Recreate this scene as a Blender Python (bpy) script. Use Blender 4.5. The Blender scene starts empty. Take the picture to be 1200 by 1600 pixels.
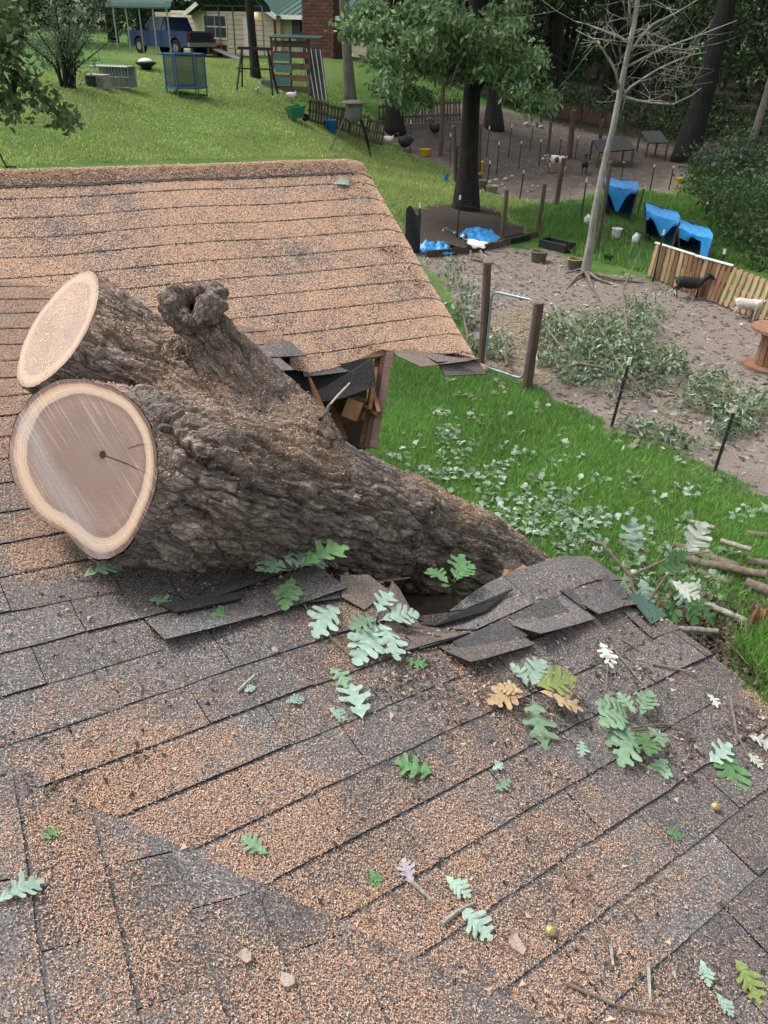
import bpy, bmesh, math, random
import numpy as np
from math import radians, sin, cos, pi, sqrt, atan2
from mathutils import Vector, Matrix, Euler

random.seed(7); RNG = np.random.default_rng(7)
scene = bpy.context.scene
COL = scene.collection

# ------------------------------------------------------------------ camera, sky, sun, exposure
F_PX, PITCH, ROLL, CAM_Z = 1200.0, radians(32.3), radians(1.8), 5.0
CAMP = np.array([0.0, 0.0, CAM_Z])
FW = np.array([0, cos(PITCH), -sin(PITCH)]); R0 = np.array([1.0, 0, 0]); U0 = np.array([0, sin(PITCH), cos(PITCH)])
cam_d = bpy.data.cameras.new('camera'); cam = bpy.data.objects.new('camera', cam_d); COL.objects.link(cam)
_r = cos(ROLL)*R0 + sin(ROLL)*U0; _u = -sin(ROLL)*R0 + cos(ROLL)*U0
cam.matrix_world = Matrix(((_r[0], _u[0], -FW[0], 0), (_r[1], _u[1], -FW[1], 0), (_r[2], _u[2], -FW[2], CAM_Z), (0, 0, 0, 1)))
cam_d.sensor_fit = 'AUTO'; cam_d.sensor_width = 36.0; cam_d.lens = F_PX/1600*36.0
cam_d.clip_start = 0.05; cam_d.clip_end = 2000
scene.camera = cam

SUN_EL, SUN_AZ = radians(58), radians(-70)      # azimuth from +Y towards +X
world = bpy.data.worlds.new('World'); scene.world = world; world.use_nodes = True
wn = world.node_tree; wn.nodes.clear()
w_out = wn.nodes.new('ShaderNodeOutputWorld'); w_bg = wn.nodes.new('ShaderNodeBackground')
w_sky = wn.nodes.new('ShaderNodeTexSky'); w_sky.sky_type = 'NISHITA'; w_sky.sun_disc = False
w_sky.sun_elevation = SUN_EL; w_sky.sun_rotation = SUN_AZ; w_sky.dust_density = 4.0; w_sky.air_density = 1.2
w_hsv = wn.nodes.new('ShaderNodeHueSaturation'); w_hsv.inputs['Saturation'].default_value = 0.22
wn.links.new(w_sky.outputs[0], w_hsv.inputs['Color']); wn.links.new(w_hsv.outputs[0], w_bg.inputs[0])
w_bg.inputs[1].default_value = 0.15; wn.links.new(w_bg.outputs[0], w_out.inputs[0])
sun_d = bpy.data.lights.new('sun', 'SUN'); sun_d.energy = 1.3; sun_d.angle = radians(14); sun_d.color = (1.0, 0.96, 0.9)
sun = bpy.data.objects.new('sun', sun_d); COL.objects.link(sun)
_sd = Vector((sin(SUN_AZ)*cos(SUN_EL), cos(SUN_AZ)*cos(SUN_EL), sin(SUN_EL)))
sun.rotation_euler = _sd.to_track_quat('Z', 'Y').to_euler(); sun.location = (0, 0, 30)
scene.view_settings.view_transform = 'Standard'; scene.view_settings.look = 'None'
scene.view_settings.exposure = 1.08; scene.view_settings.gamma = 1.0
scene.cycles.max_bounces = 6; scene.cycles.diffuse_bounces = 3; scene.cycles.glossy_bounces = 2
scene.cycles.transparent_max_bounces = 6; scene.cycles.caustics_reflective = False; scene.cycles.caustics_refractive = False

# ------------------------------------------------------------------ projection helpers (photo pixel -> place in the yard)
def ray(x, y):
    X, Y = x-600, y-800
    a = X*cos(ROLL)+Y*sin(ROLL); b = -X*sin(ROLL)+Y*cos(ROLL)
    d = a*R0 - b*U0 + F_PX*FW
    return d/np.linalg.norm(d)
def at(x, y, d): return CAMP + ray(x, y)*d
def proj(P):
    d = np.asarray(P, float)-CAMP; a = d@R0; b = d@U0; c = d@FW
    x = a/c*F_PX; y = -b/c*F_PX
    return np.stack([600+x*cos(ROLL)-y*sin(ROLL), 800+x*sin(ROLL)+y*cos(ROLL)], -1)
def norm(v): v = np.asarray(v, float); return v/np.linalg.norm(v)

# ------------------------------------------------------------------ vectorised noise
def _h(ix, iy, iz, k):
    n = (ix*374761393 + iy*668265263 + iz*2147483647 + k*974634777) & 0xFFFFFFFF
    n = ((n ^ (n >> 13))*1274126177) & 0xFFFFFFFF
    n = ((n ^ (n >> 15))*2246822519) & 0xFFFFFFFF
    return ((n ^ (n >> 16)) & 0xFFFFFF)/float(0xFFFFFF)
def vnoise(p, k=0):
    p = np.asarray(p, float); i = np.floor(p).astype(np.int64); f = p-i; f = f*f*(3-2*f); r = 0
    for dx in (0, 1):
        for dy in (0, 1):
            for dz in (0, 1):
                w = (f[..., 0] if dx else 1-f[..., 0])*(f[..., 1] if dy else 1-f[..., 1])*(f[..., 2] if dz else 1-f[..., 2])
                r = r + w*_h(i[..., 0]+dx, i[..., 1]+dy, i[..., 2]+dz, k)
    return r
def fbm(p, oct=4, k=0):
    p = np.asarray(p, float); s = 0; a = 0.5; t = 0
    for o in range(oct): s = s+a*vnoise(p*(2**o)+o*17.3, k+o); t += a; a *= 0.5
    return s/t
def worley(p, k=0):
    p = np.asarray(p, float); i = np.floor(p).astype(np.int64)
    f1 = np.full(p.shape[:-1], 9.0); f2 = f1.copy(); idv = np.zeros(p.shape[:-1]); off = np.zeros(p.shape)
    for dx in (-1, 0, 1):
        for dy in (-1, 0, 1):
            for dz in (-1, 0, 1):
                c = i+np.array([dx, dy, dz])
                q = c+np.stack([_h(c[..., 0], c[..., 1], c[..., 2], k+j) for j in (1, 2, 3)], -1)
                d = np.sqrt(((p-q)**2).sum(-1)); idd = _h(c[..., 0], c[..., 1], c[..., 2], k+9)
                m = d < f1; f2 = np.where(m, f1, np.minimum(f2, d)); idv = np.where(m, idd, idv); off = np.where(m[..., None], p-q, off); f1 = np.where(m, d, f1)
    return f1, f2, idv, off
def sstep(a, b, x): t = np.clip((x-a)/(b-a), 0, 1); return t*t*(3-2*t)
def in_poly(x, y, poly):
    x = np.asarray(x); r = np.zeros(x.shape, bool); n = len(poly)
    for i in range(n):
        x1, y1 = poly[i]; x2, y2 = poly[(i+1) % n]
        if y1 == y2: continue
        c = ((y1 > y) != (y2 > y)) & (x < (x2-x1)*(y-y1)/(y2-y1)+x1); r ^= c
    return r
def poly_sd(x, y, poly):
    d = np.full(np.shape(x), 1e9); n = len(poly)
    for i in range(n):
        a = np.array(poly[i], float); b = np.array(poly[(i+1) % n], float); e = b-a
        t = np.clip(((x-a[0])*e[0]+(y-a[1])*e[1])/(e@e+1e-12), 0, 1)
        d = np.minimum(d, np.hypot(x-a[0]-t*e[0], y-a[1]-t*e[1]))
    return np.where(in_poly(x, y, poly), d, -d)

# ------------------------------------------------------------------ materials
def new_mat(name):
    m = bpy.data.materials.new(name); m.use_nodes = True; nt = m.node_tree
    b = nt.nodes['Principled BSDF']; b.inputs['Specular IOR Level'].default_value = 0.3
    return m, nt, b
def nd(nt, t, **kw):
    n = nt.nodes.new(t)
    for k, v in kw.items():
        if k.startswith('i_'): n.inputs[k[2:].replace('_', ' ')].default_value = v
        else: setattr(n, k, v)
    return n
def lk(nt, a, b): nt.links.new(a, b)
def c4(c): return (c[0], c[1], c[2], 1.0)
def ramp(nt, fac, stops, interp='LINEAR'):
    r = nd(nt, 'ShaderNodeValToRGB'); e = r.color_ramp; e.interpolation = interp
    while len(e.elements) < len(stops): e.elements.new(0.5)
    for el, (p, c) in zip(e.elements, stops): el.position = p; el.color = c4(c)
    if fac is not None: lk(nt, fac, r.inputs[0])
    return r.outputs[0]
def mixc(nt, fac, a, b, mode='MIX'):
    n = nd(nt, 'ShaderNodeMix', data_type='RGBA', blend_type=mode)
    for s, v in ((n.inputs[0], fac), (n.inputs[6], a), (n.inputs[7], b)):
        if hasattr(v, 'is_linked'): lk(nt, v, s)
        elif isinstance(v, (int, float)): s.default_value = v
        else: s.default_value = c4(v)
    return n.outputs[2]
def mth(nt, op, a, b=None, clamp=False):
    n = nd(nt, 'ShaderNodeMath', operation=op); n.use_clamp = clamp
    for s, v in ((n.inputs[0], a), (n.inputs[1], b)):
        if v is None: continue
        if hasattr(v, 'is_linked'): lk(nt, v, s)
        else: s.default_value = v
    return n.outputs[0]
def coords(nt, kind='Object', scale=(1, 1, 1)):
    if kind == 'World': src = nd(nt, 'ShaderNodeNewGeometry').outputs['Position']
    else: src = nd(nt, 'ShaderNodeTexCoord').outputs[kind]
    mp = nd(nt, 'ShaderNodeMapping'); mp.inputs['Scale'].default_value = scale; lk(nt, src, mp.inputs[0]); return mp.outputs[0]
def noise(nt, vec, scale, detail=4, rough=0.55, dist=0.0):
    n = nd(nt, 'ShaderNodeTexNoise'); n.inputs['Scale'].default_value = scale; n.inputs['Detail'].default_value = detail
    n.inputs['Roughness'].default_value = rough; n.inputs['Distortion'].default_value = dist; lk(nt, vec, n.inputs['Vector']); return n.outputs[0]
def attr(nt, name, out='Fac'): return nd(nt, 'ShaderNodeAttribute', attribute_name=name).outputs[out]
def bump(nt, b, h, strength=0.3, dist=0.01):
    n = nd(nt, 'ShaderNodeBump'); n.inputs['Strength'].default_value = strength; n.inputs['Distance'].default_value = dist
    lk(nt, h, n.inputs['Height']); lk(nt, n.outputs[0], b.inputs['Normal'])
MATS = {}
def simple(name, col, rough=0.8, col2=None, scale=12, bmp=0.25, bdist=0.01, metal=0.0, space='Object', stretch=(1, 1, 1), rnd=0.15, spec=0.3):
    if name in MATS: return MATS[name]
    m, nt, b = new_mat(name); col2 = col2 or tuple(c*0.62 for c in col)
    v = coords(nt, space, stretch); n1 = noise(nt, v, scale, 5, 0.65)
    c = ramp(nt, n1, [(0.32, col2), (0.66, col)])
    if rnd:
        oi = nd(nt, 'ShaderNodeObjectInfo').outputs['Random']
        hs = nd(nt, 'ShaderNodeHueSaturation'); lk(nt, c, hs.inputs['Color'])
        lk(nt, mth(nt, 'ADD', mth(nt, 'MULTIPLY', oi, 2*rnd), 1-rnd), hs.inputs['Value']); c = hs.outputs[0]
    lk(nt, c, b.inputs['Base Color']); b.inputs['Roughness'].default_value = rough; b.inputs['Metallic'].default_value = metal
    b.inputs['Specular IOR Level'].default_value = spec
    if bmp: bump(nt, b, noise(nt, v, scale*3, 4, 0.7), bmp, bdist)
    MATS[name] = m; return m

# ------------------------------------------------------------------ mesh builder
class MB:
    def __init__(s): s.v = []; s.f = []; s.mi = []
    def add(s, vs, fs, mi=0):
        o = len(s.v); s.v.extend([tuple(map(float, p)) for p in vs]); s.f.extend([tuple(i+o for i in f) for f in fs]); s.mi.extend([mi]*len(fs)); return s
    def box(s, c, sz, rot=None, mi=0, taper=1.0):
        hx, hy, hz = sz[0]/2, sz[1]/2, sz[2]/2; vs = []
        for z, t in ((-hz, 1.0), (hz, taper)):
            for x, y in ((-hx, -hy), (hx, -hy), (hx, hy), (-hx, hy)): vs.append(Vector((x*t, y*t, z)))
        if rot is not None:
            R = rot if isinstance(rot, Matrix) else Euler(rot).to_matrix(); vs = [R @ p for p in vs]
        vs = [p+Vector(c) for p in vs]
        return s.add(vs, [(3, 2, 1, 0), (4, 5, 6, 7), (0, 1, 5, 4), (1, 2, 6, 5), (2, 3, 7, 6), (3, 0, 4, 7)], mi)
    def beam(s, a, b, w, h, up=(0, 0, 1), mi=0):
        a = Vector(a); b = Vector(b); d = (b-a); L = d.length; d.normalize(); x = d.cross(Vector(up))
        if x.length < 1e-4: x = d.cross(Vector((1, 0, 0)))
        x.normalize(); y = x.cross(d); R = Matrix((x, d, y)).transposed(); return s.box((a+b)/2, (w, L, h), R, mi)
    def tube(s, pts, rad, n=8, cap=True, mi=0, squash=1.0, closed=False):
        P = [Vector(p) for p in pts]; k = len(P)
        if not hasattr(rad, '__len__'): rad = [rad]*k
        vs = []; fs = []; x = None
        for i in range(k):
            if closed: d = P[(i+1) % k]-P[i-1]
            else: d = P[min(i+1, k-1)]-P[max(i-1, 0)]
            d.normalize()
            if x is None:
                x = d.cross(Vector((0, 0, 1)))
                if x.length < 1e-3: x = d.cross(Vector((0, 1, 0)))
            x = x-d*x.dot(d); x.normalize(); y = d.cross(x)
            for j in range(n):
                a = 2*pi*j/n; vs.append(P[i]+(x*cos(a)+y*sin(a)*squash)*rad[i])
        for i in range(k if closed else k-1):
            for j in range(n):
                a = i*n+j; b = i*n+(j+1) % n; c2 = ((i+1) % k)*n; fs.append((a, b, c2+(j+1) % n, c2+j))
        if cap and not closed: fs.append(tuple(range(n-1, -1, -1))); fs.append(tuple((k-1)*n+j for j in range(n)))
        return s.add(vs, fs, mi)
    def lathe(s, prof, n=16, c=(0, 0, 0), mi=0, sx=1.0, sy=1.0):
        vs = []; fs = []
        for r, z in prof:
            for j in range(n): a = 2*pi*j/n; vs.append((c[0]+r*cos(a)*sx, c[1]+r*sin(a)*sy, c[2]+z))
        for i in range(len(prof)-1):
            for j in range(n): a = i*n+j; b = i*n+(j+1) % n; fs.append((a, b, b+n, a+n))
        if prof[0][0] > 1e-4: fs.append(tuple(range(n-1, -1, -1)))
        if prof[-1][0] > 1e-4: fs.append(tuple((len(prof)-1)*n+j for j in range(n)))
        return s.add(vs, fs, mi)
    def prism(s, poly, t, M=None, mi=0):
        n = len(poly); vs = [Vector((p[0], -t/2, p[1])) for p in poly]+[Vector((p[0], t/2, p[1])) for p in poly]
        if M is not None: vs = [M @ p for p in vs]
        fs = [tuple(range(n)), tuple(range(2*n-1, n-1, -1))]+[(i, n+i, n+(i+1) % n, (i+1) % n) for i in range(n)]
        return s.add(vs, fs, mi)
    def build(s, name, mat, parent=None, smooth=False, loc=None, rot=None, kind=None):
        me = bpy.data.meshes.new(name); me.from_pydata(s.v, [], s.f); mats = mat if isinstance(mat, (list, tuple)) else [mat]
        for m in mats: me.materials.append(m)
        if len(mats) > 1: me.polygons.foreach_set('material_index', s.mi)
        if smooth: me.polygons.foreach_set('use_smooth', [True]*len(me.polygons))
        me.update(); o = bpy.data.objects.new(name, me); COL.objects.link(o)
        if parent: o.parent = parent
        if loc is not None: o.location = loc
        if rot is not None: o.rotation_euler = rot
        if kind: o['kind'] = kind
        return o
def np_mesh(name, V, Fc, mat, parent=None, smooth=False, kind=None, cols=None, attrs=None):
    """V (n,3), Fc (m,k) arrays; cols per face rgb -> color attribute 'col'; attrs: dict of per-vertex floats"""
    V = np.asarray(V, np.float32); Fc = np.asarray(Fc, np.int32); m, k = Fc.shape
    me = bpy.data.meshes.new(name); me.vertices.add(len(V)); me.vertices.foreach_set('co', V.ravel())
    me.loops.add(m*k); me.loops.foreach_set('vertex_index', Fc.ravel()); me.polygons.add(m)
    me.polygons.foreach_set('loop_start', np.arange(0, m*k, k, dtype=np.int32))
    if smooth: me.polygons.foreach_set('use_smooth', np.ones(m, bool))
    if cols is not None:
        a = me.attributes.new('col', 'FLOAT_COLOR', 'FACE'); c = np.ones((m, 4), np.float32); c[:, :3] = cols; a.data.foreach_set('color', c.ravel())
    for an, av in (attrs or {}).items():
        a = me.attributes.new(an, 'FLOAT', 'POINT'); a.data.foreach_set('value', np.asarray(av, np.float32))
    me.materials.append(mat); me.update(calc_edges=True); me.validate()
    o = bpy.data.objects.new(name, me); COL.objects.link(o)
    if parent: o.parent = parent
    if kind: o['kind'] = kind
    return o
def tag(o, label=None, cat=None, group=None, kind=None):
    if label: o['label'] = label
    if cat: o['category'] = cat
    if group: o['group'] = group
    if kind: o['kind'] = kind
    return o
def thing(name, label, cat, loc=(0, 0, 0), rz=0.0, group=None):
    o = bpy.data.objects.new(name, None); COL.objects.link(o); o.empty_display_size = 0.2
    o.location = Vector(loc); o.rotation_euler = (0, 0, rz); return tag(o, label, cat, group)
def copy_tree(o, parent=None):
    c = o.copy(); COL.objects.link(c); c.parent = parent
    for ch in list(o.children): copy_tree(ch, c)
    return c
def remesh(mb, voxel, smooth_it=2):
    me = bpy.data.meshes.new('tmp'); me.from_pydata(mb.v, [], mb.f); o = bpy.data.objects.new('tmp', me); COL.objects.link(o)
    md = o.modifiers.new('r', 'REMESH'); md.mode = 'VOXEL'; md.voxel_size = voxel
    if smooth_it: s = o.modifiers.new('s', 'SMOOTH'); s.iterations = smooth_it; s.factor = 0.5
    dg = bpy.context.evaluated_depsgraph_get(); ev = o.evaluated_get(dg); m2 = ev.to_mesh()
    n = len(m2.vertices); V = np.empty(n*3, np.float32); m2.vertices.foreach_get('co', V)
    Fc = np.array([list(p.vertices) for p in m2.polygons if len(p.vertices) == 4], np.int32)
    ev.to_mesh_clear(); bpy.data.objects.remove(o); bpy.data.meshes.remove(me)
    return V.reshape(-1, 3).astype(float), Fc
def vert_normals(V, Fc):
    n = np.cross(V[Fc[:, 2]]-V[Fc[:, 0]], V[Fc[:, 3]]-V[Fc[:, 1]]) if Fc.shape[1] == 4 else np.cross(V[Fc[:, 1]]-V[Fc[:, 0]], V[Fc[:, 2]]-V[Fc[:, 0]])
    N = np.zeros_like(V)
    for j in range(Fc.shape[1]): np.add.at(N, Fc[:, j], n)
    return N/(np.linalg.norm(N, axis=1, keepdims=True)+1e-12)
# ------------------------------------------------------------------ terrain
def gz(px, py, z): r = ray(px, py); return CAMP + r*((z-CAM_Z)/r[2])
_cp = [gz(*q) for q in ((760,580,0),(955,668,0),(1116,738,0),(745,400,0),(915,430,0),(1100,460,0),(728,325,0.05),(1200,300,0.1),(1080,250,0.2),
       (850,190,0.6),(1000,960,0),(620,650,0),(575,245,0.1),(660,245,0.1),(900,330,0))]
_cp += [at(*q) for q in ((500,202,36),(293,147,36),(400,144,38),(430,88,50),(620,108,46),(220,82,53),(100,137,32),(0,258,22),(340,88,50),(200,215,27))]
_cp += [np.array(q, float) for q in ((0,3,0),(-6,6,.2),(10,-5,0),(-45,60,3.3),(0,95,3.4),(55,60,.6),(55,10,0),(-40,10,1.2),(-20,-20,.6),(40,-30,0),(30,95,2),(-50,100,4))]
_cp = np.array(_cp)
def _tps(d2): return np.where(d2 > 1e-9, d2*np.log(np.maximum(d2, 1e-9)), 0)
_NCP = len(_cp); _K = _tps(((_cp[:, None, :2]-_cp[None, :, :2])**2).sum(-1)) + np.eye(_NCP)*4.0
_P = np.c_[np.ones(_NCP), _cp[:, :2]]; _A = np.zeros((_NCP+3, _NCP+3)); _A[:_NCP, :_NCP] = _K; _A[:_NCP, _NCP:] = _P; _A[_NCP:, :_NCP] = _P.T
_w = np.linalg.solve(_A, np.r_[_cp[:, 2], 0, 0, 0])
def gheight(x, y):
    x = np.asarray(x, float); y = np.asarray(y, float); xc = np.clip(x, -55, 60); yc = np.clip(y, -30, 105)
    sh = xc.shape; X = xc.ravel(); Y = yc.ravel(); z = _w[_NCP]+_w[_NCP+1]*X+_w[_NCP+2]*Y
    for i in range(_NCP): z = z+_w[i]*_tps((X-_cp[i, 0])**2+(Y-_cp[i, 1])**2)
    return z.reshape(sh)
def G(px, py, dz=0.0):
    """the place on the ground seen at a photo pixel"""
    r = ray(px, py); t = 1.0; last = t
    while t < 400:
        p = CAMP+r*t
        if p[2] < float(gheight(p[0], p[1])): break
        last = t; t += 0.5 if t < 40 else 1.0
    a, b = last, t
    for _ in range(18):
        m = (a+b)/2; p = CAMP+r*m
        if p[2] < float(gheight(p[0], p[1])): b = m
        else: a = m
    p = CAMP+r*a; return Vector((p[0], p[1], float(gheight(p[0], p[1]))+dz))
def GP(pts): return [tuple(G(*q)[:2]) for q in pts]
def depth(P): return float((np.asarray(P)-CAMP)@FW)
def mpp(P): return depth(P)/F_PX          # metres per photo pixel at a place

PEN1 = GP([(640,398),(700,445),(752,574),(823,607),(955,670),(1116,742),(1200,782),(1330,850),(1420,600),(1215,515),(1147,472),(1005,432),(915,428),(869,393),(785,386),(700,396)])
PEN2 = GP([(585,213),(640,238),(700,262),(725,288),(770,304),(830,316),(890,318),(925,300),(1000,296),(1052,300),(1085,262),(1060,232),(960,205),(850,185),(740,165),(640,178)])
MULCH = GP([(630,330),(690,316),(770,322),(800,350),(845,362),(800,384),(720,400),(640,400)])
WOOD = [(-4, 58), (2, 56), (8.5, 51), (12, 47), (14, 42), (15, 37.5), (19, 34), (30, 28), (70, 26), (70, 120), (-4, 120)]
HOLE = GP([(1060,965),(1105,955),(1140,985),(1130,1040),(1080,1050),(1050,1000)])
_g = np.concatenate([-np.geomspace(400, 31, 14), np.linspace(-30, 12, 85)[:-1], np.linspace(12, 60, 97)[:-1], np.geomspace(60, 500, 16)])
_gx = np.concatenate([-np.geomspace(400, 27, 14), np.linspace(-26, 26, 190)[1:-1], np.geomspace(27, 400, 14)])
GX, GY = np.meshgrid(_gx, _g, indexing='xy'); GZ = gheight(GX, GY)
GZ = GZ + (fbm(np.stack([GX*0.5, GY*0.5, GX*0], -1), 3, 5)-0.5)*0.06
_d1 = poly_sd(GX, GY, PEN1); _d2 = poly_sd(GX, GY, PEN2); _d3 = poly_sd(GX, GY, MULCH); _d4 = poly_sd(GX, GY, HOLE); _d5 = poly_sd(GX, GY, WOOD)
GZ = GZ - sstep(-0.2, 0.5, _d4)*0.35
dirt = np.clip(np.maximum(_d1, _d2), -1.5, 1.5)
mul = np.clip(np.maximum(np.maximum(_d3, _d4*2), _d5), -1.5, 1.5); pen_shade = sstep(-.6, 1.2, _d2)
ny, nx = GX.shape; idx = np.arange(ny*nx).reshape(ny, nx)
Fq = np.stack([idx[:-1, :-1], idx[:-1, 1:], idx[1:, 1:], idx[1:, :-1]], -1).reshape(-1, 4)

def mat_ground():
    m, nt, b = new_mat('lawn_and_dirt'); v = coords(nt, 'World')
    n_big = noise(nt, v, 0.35, 4); n_mid = noise(nt, v, 2.2, 5, 0.65); n_fine = noise(nt, v, 30, 4, 0.7); n_vf = noise(nt, v, 90, 3, 0.7)
    grass = ramp(nt, mth(nt, 'ADD', mth(nt, 'MULTIPLY', n_mid, 0.6), mth(nt, 'MULTIPLY', n_fine, 0.4)), [(0.3, (0.028, 0.065, 0.014)), (0.5, (0.06, 0.13, 0.028)), (0.68, (0.12, 0.18, 0.05))])
    gfar = ramp(nt, n_big, [(0.35, (0.08, 0.125, 0.035)), (0.65, (0.13, 0.15, 0.055))])
    grass = mixc(nt, ramp(nt, n_big, [(0.42, (0, 0, 0)), (0.6, (0.55,)*3)]), grass, gfar)
    dirtc = ramp(nt, n_fine, [(0.3, (0.105, 0.086, 0.074)), (0.5, (0.195, 0.165, 0.145)), (0.72, (0.29, 0.25, 0.222))])
    dirtc = mixc(nt, ramp(nt, n_mid, [(0.4, (0, 0, 0)), (0.7, (0.5,)*3)]), dirtc, (0.16, 0.125, 0.107))
    mulc = ramp(nt, n_fine, [(0.35, (0.03, 0.024, 0.02)), (0.6, (0.075, 0.06, 0.05)), (0.75, (0.16, 0.13, 0.11))])
    dirtc = mixc(nt, mth(nt, 'MULTIPLY', attr(nt, 'pen_shade'), ramp(nt, n_mid, [(0.3, (0.9,)*3), (0.7, (0.5,)*3)])), dirtc, (0.05, 0.04, 0.034))  # tree shade painted into the far pen's earth colour
    wob = mth(nt, 'MULTIPLY', mth(nt, 'SUBTRACT', mth(nt, 'ADD', mth(nt, 'MULTIPLY', n_mid, 0.7), mth(nt, 'MULTIPLY', n_fine, 0.3)), 0.5), 2.0)
    fd = ramp(nt, mth(nt, 'ADD', mth(nt, 'ADD', attr(nt, 'dirt'), wob), 0.5), [(0.42, (0, 0, 0)), (0.58, (1, 1, 1))])
    fm = ramp(nt, mth(nt, 'ADD', mth(nt, 'ADD', attr(nt, 'mulch'), wob), 0.5), [(0.35, (0, 0, 0)), (0.65, (1, 1, 1))])
    c = mixc(nt, fm, mixc(nt, fd, grass, dirtc), mulc); lk(nt, c, b.inputs['Base Color']); b.inputs['Roughness'].default_value = 0.95
    b.inputs['Specular IOR Level'].default_value = 0.1
    bump(nt, b, mth(nt, 'ADD', n_fine, mth(nt, 'MULTIPLY', n_vf, 0.5)), 0.6, 0.05)
    return m
ground = np_mesh('ground', np.stack([GX, GY, GZ], -1).reshape(-1, 3), Fq, mat_ground(), smooth=True, kind='structure', attrs={'dirt': dirt.ravel(), 'mulch': mul.ravel(), 'pen_shade': pen_shade.ravel()})
_gzi = GZ
def gsurf(x, y):
    """height of the built ground sheet (bilinear)"""
    x = np.asarray(x, float); y = np.asarray(y, float)
    i = np.clip(np.searchsorted(_gx, x)-1, 0, nx-2); j = np.clip(np.searchsorted(_g, y)-1, 0, ny-2)
    fx = (x-_gx[i])/(_gx[i+1]-_gx[i]); fy = (y-_g[j])/(_g[j+1]-_g[j])
    return (_gzi[j, i]*(1-fx)+_gzi[j, i+1]*fx)*(1-fy)+(_gzi[j+1, i]*(1-fx)+_gzi[j+1, i+1]*fx)*fy
# ------------------------------------------------------------------ the house with the broken roof
class Slope:
    def __init__(s, vpx, vpy, d0, ref, c=None, n=None):
        if n is None:
            s.c = ray(*vpx); n = np.cross(s.c, ray(*vpy)); s.n = norm(n)
        else: s.n = norm(n); s.c = norm(c-s.n*(np.asarray(c)@s.n))
        if s.n[2] < 0: s.n = -s.n
        s.s = np.cross(s.n, s.c); s.d0 = d0; s.O = s.hit(*ref); s.h = lambda u, v: 0*u
    def hit(s, x, y): r = ray(x, y); return CAMP+r*(-s.d0/(s.n@r))
    def uv(s, x, y): p = s.hit(x, y)-s.O; return np.array([p@s.c, p@s.s])
    def uvp(s, P): p = np.asarray(P)-s.O; return np.array([p@s.c, p@s.s])
    def P(s, u, v, z=0.0):
        u = np.asarray(u, float); v = np.asarray(v, float); hh = s.h(u, v)+z
        return s.O+u[..., None]*s.c+v[..., None]*s.s+np.asarray(hh)[..., None]*s.n
EXPO = 0.143
SB = Slope((2250, 430), (-251, -300), 1.64, (450, 1170))
SC = Slope((3200, 170), (-600, -1715), 2.95, (590, 335))
YD = norm([sin(radians(-28.7)), cos(radians(-28.7)), 0])           # up-slope heading of the main roof
V1, V2 = SB.hit(60, 1222), SB.hit(650, 1500)
_nA = np.cross(V2-V1, YD); _nA = norm(_nA if _nA[2] > 0 else -_nA)
SA = Slope(None, None, float(_nA@(CAMP-V1)), (200, 1450), c=YD, n=_nA)
# hinge line between B and C
hd = norm(np.cross(SB.n, SC.n)); hd = hd if hd[0] > 0 else -hd
def line_uv(S, P, Q):
    a = S.uvp(P); b = S.uvp(Q); d = (b-a)/np.linalg.norm(b-a); nn = np.array([-d[1], d[0]]); return nn, nn@a   # keep nn.x >= off
def hinge_px(x):
    lo, hi = 200., 900.
    for _ in range(40):
        m = (lo+hi)/2; r = ray(x, m); a = -SB.d0/(SB.n@r); b = -SC.d0/(SC.n@r)
        a = a if a > 0 else 1e9
        if a < b: hi = m
        else: lo = m
    return m
HP = [(x, hinge_px(x)) for x in (-420, -200, 0, 200, 400, 440)]
_up = lambda S, q, d: tuple(S.uv(*q)+np.array([0, d]))
Bpoly = [_up(SB, q, 0.16 if q[0] < 300 else 0.0) for q in HP]+[tuple(SB.uv(*q)) for q in ((440, 610), (425, 870), (530, 903), (612, 905), (655, 940), (740, 960), (800, 925), (870, 905), (935, 898), (1010, 928), (1095, 1000), (1200, 1092), (1330, 1228), (1500, 1420), (1500, 1900), (-420, 1900))]
Cpoly = [_up(SC, q, -0.16) for q in HP]+[tuple(SC.uv(*q)) for q in ((445, 592), (530, 572), (598, 546), (640, 552), (752, 556), (570, 252), (0, 268), (-420, 280))]
Apoly = [tuple(SA.uv(*q)) for q in ((-420, 900), (0, 1110), (60, 1142), (650, 1420), (1000, 1585), (1300, 2300), (-900, 2300))]
vB_n, vB_o = line_uv(SB, V1, V2)      # valley on B: keep upslope side
if vB_n@SB.uv(500, 1100) < vB_o: vB_n, vB_o = -vB_n, -vB_o
vA_n, vA_o = line_uv(SA, V1, V2)
if vA_n@SA.uv(200, 1550) < vA_o: vA_n, vA_o = -vA_n, -vA_o
rB_n, rB_o = line_uv(SB, SB.hit(1095, 1000), SB.hit(1200, 1092))
if rB_n@SB.uv(800, 1200) < rB_o: rB_n, rB_o = -rB_n, -rB_o
rC_n, rC_o = line_uv(SC, SC.hit(571, 254), SC.hit(752, 556))
if rC_n@SC.uv(300, 400) < rC_o: rC_n, rC_o = -rC_n, -rC_o
hB_n, hB_o = line_uv(SB, SB.hit(*HP[1]), SB.hit(*HP[4]))
if hB_n@SB.uv(300, 900) < hB_o: hB_n, hB_o = -hB_n, -hB_o
hC_n, hC_o = line_uv(SC, SC.hit(*HP[1]), SC.hit(*HP[4]))
if hC_n@SC.uv(300, 300) < hC_o: hC_n, hC_o = -hC_n, -hC_o
vRidge = float(np.mean([SC.uv(0, 268)[1], SC.uv(570, 252)[1]]))
_pdip = SB.uv(690, 935); _pcr = SB.uv(905, 915); _pcor = SB.uv(990, 900)
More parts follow.
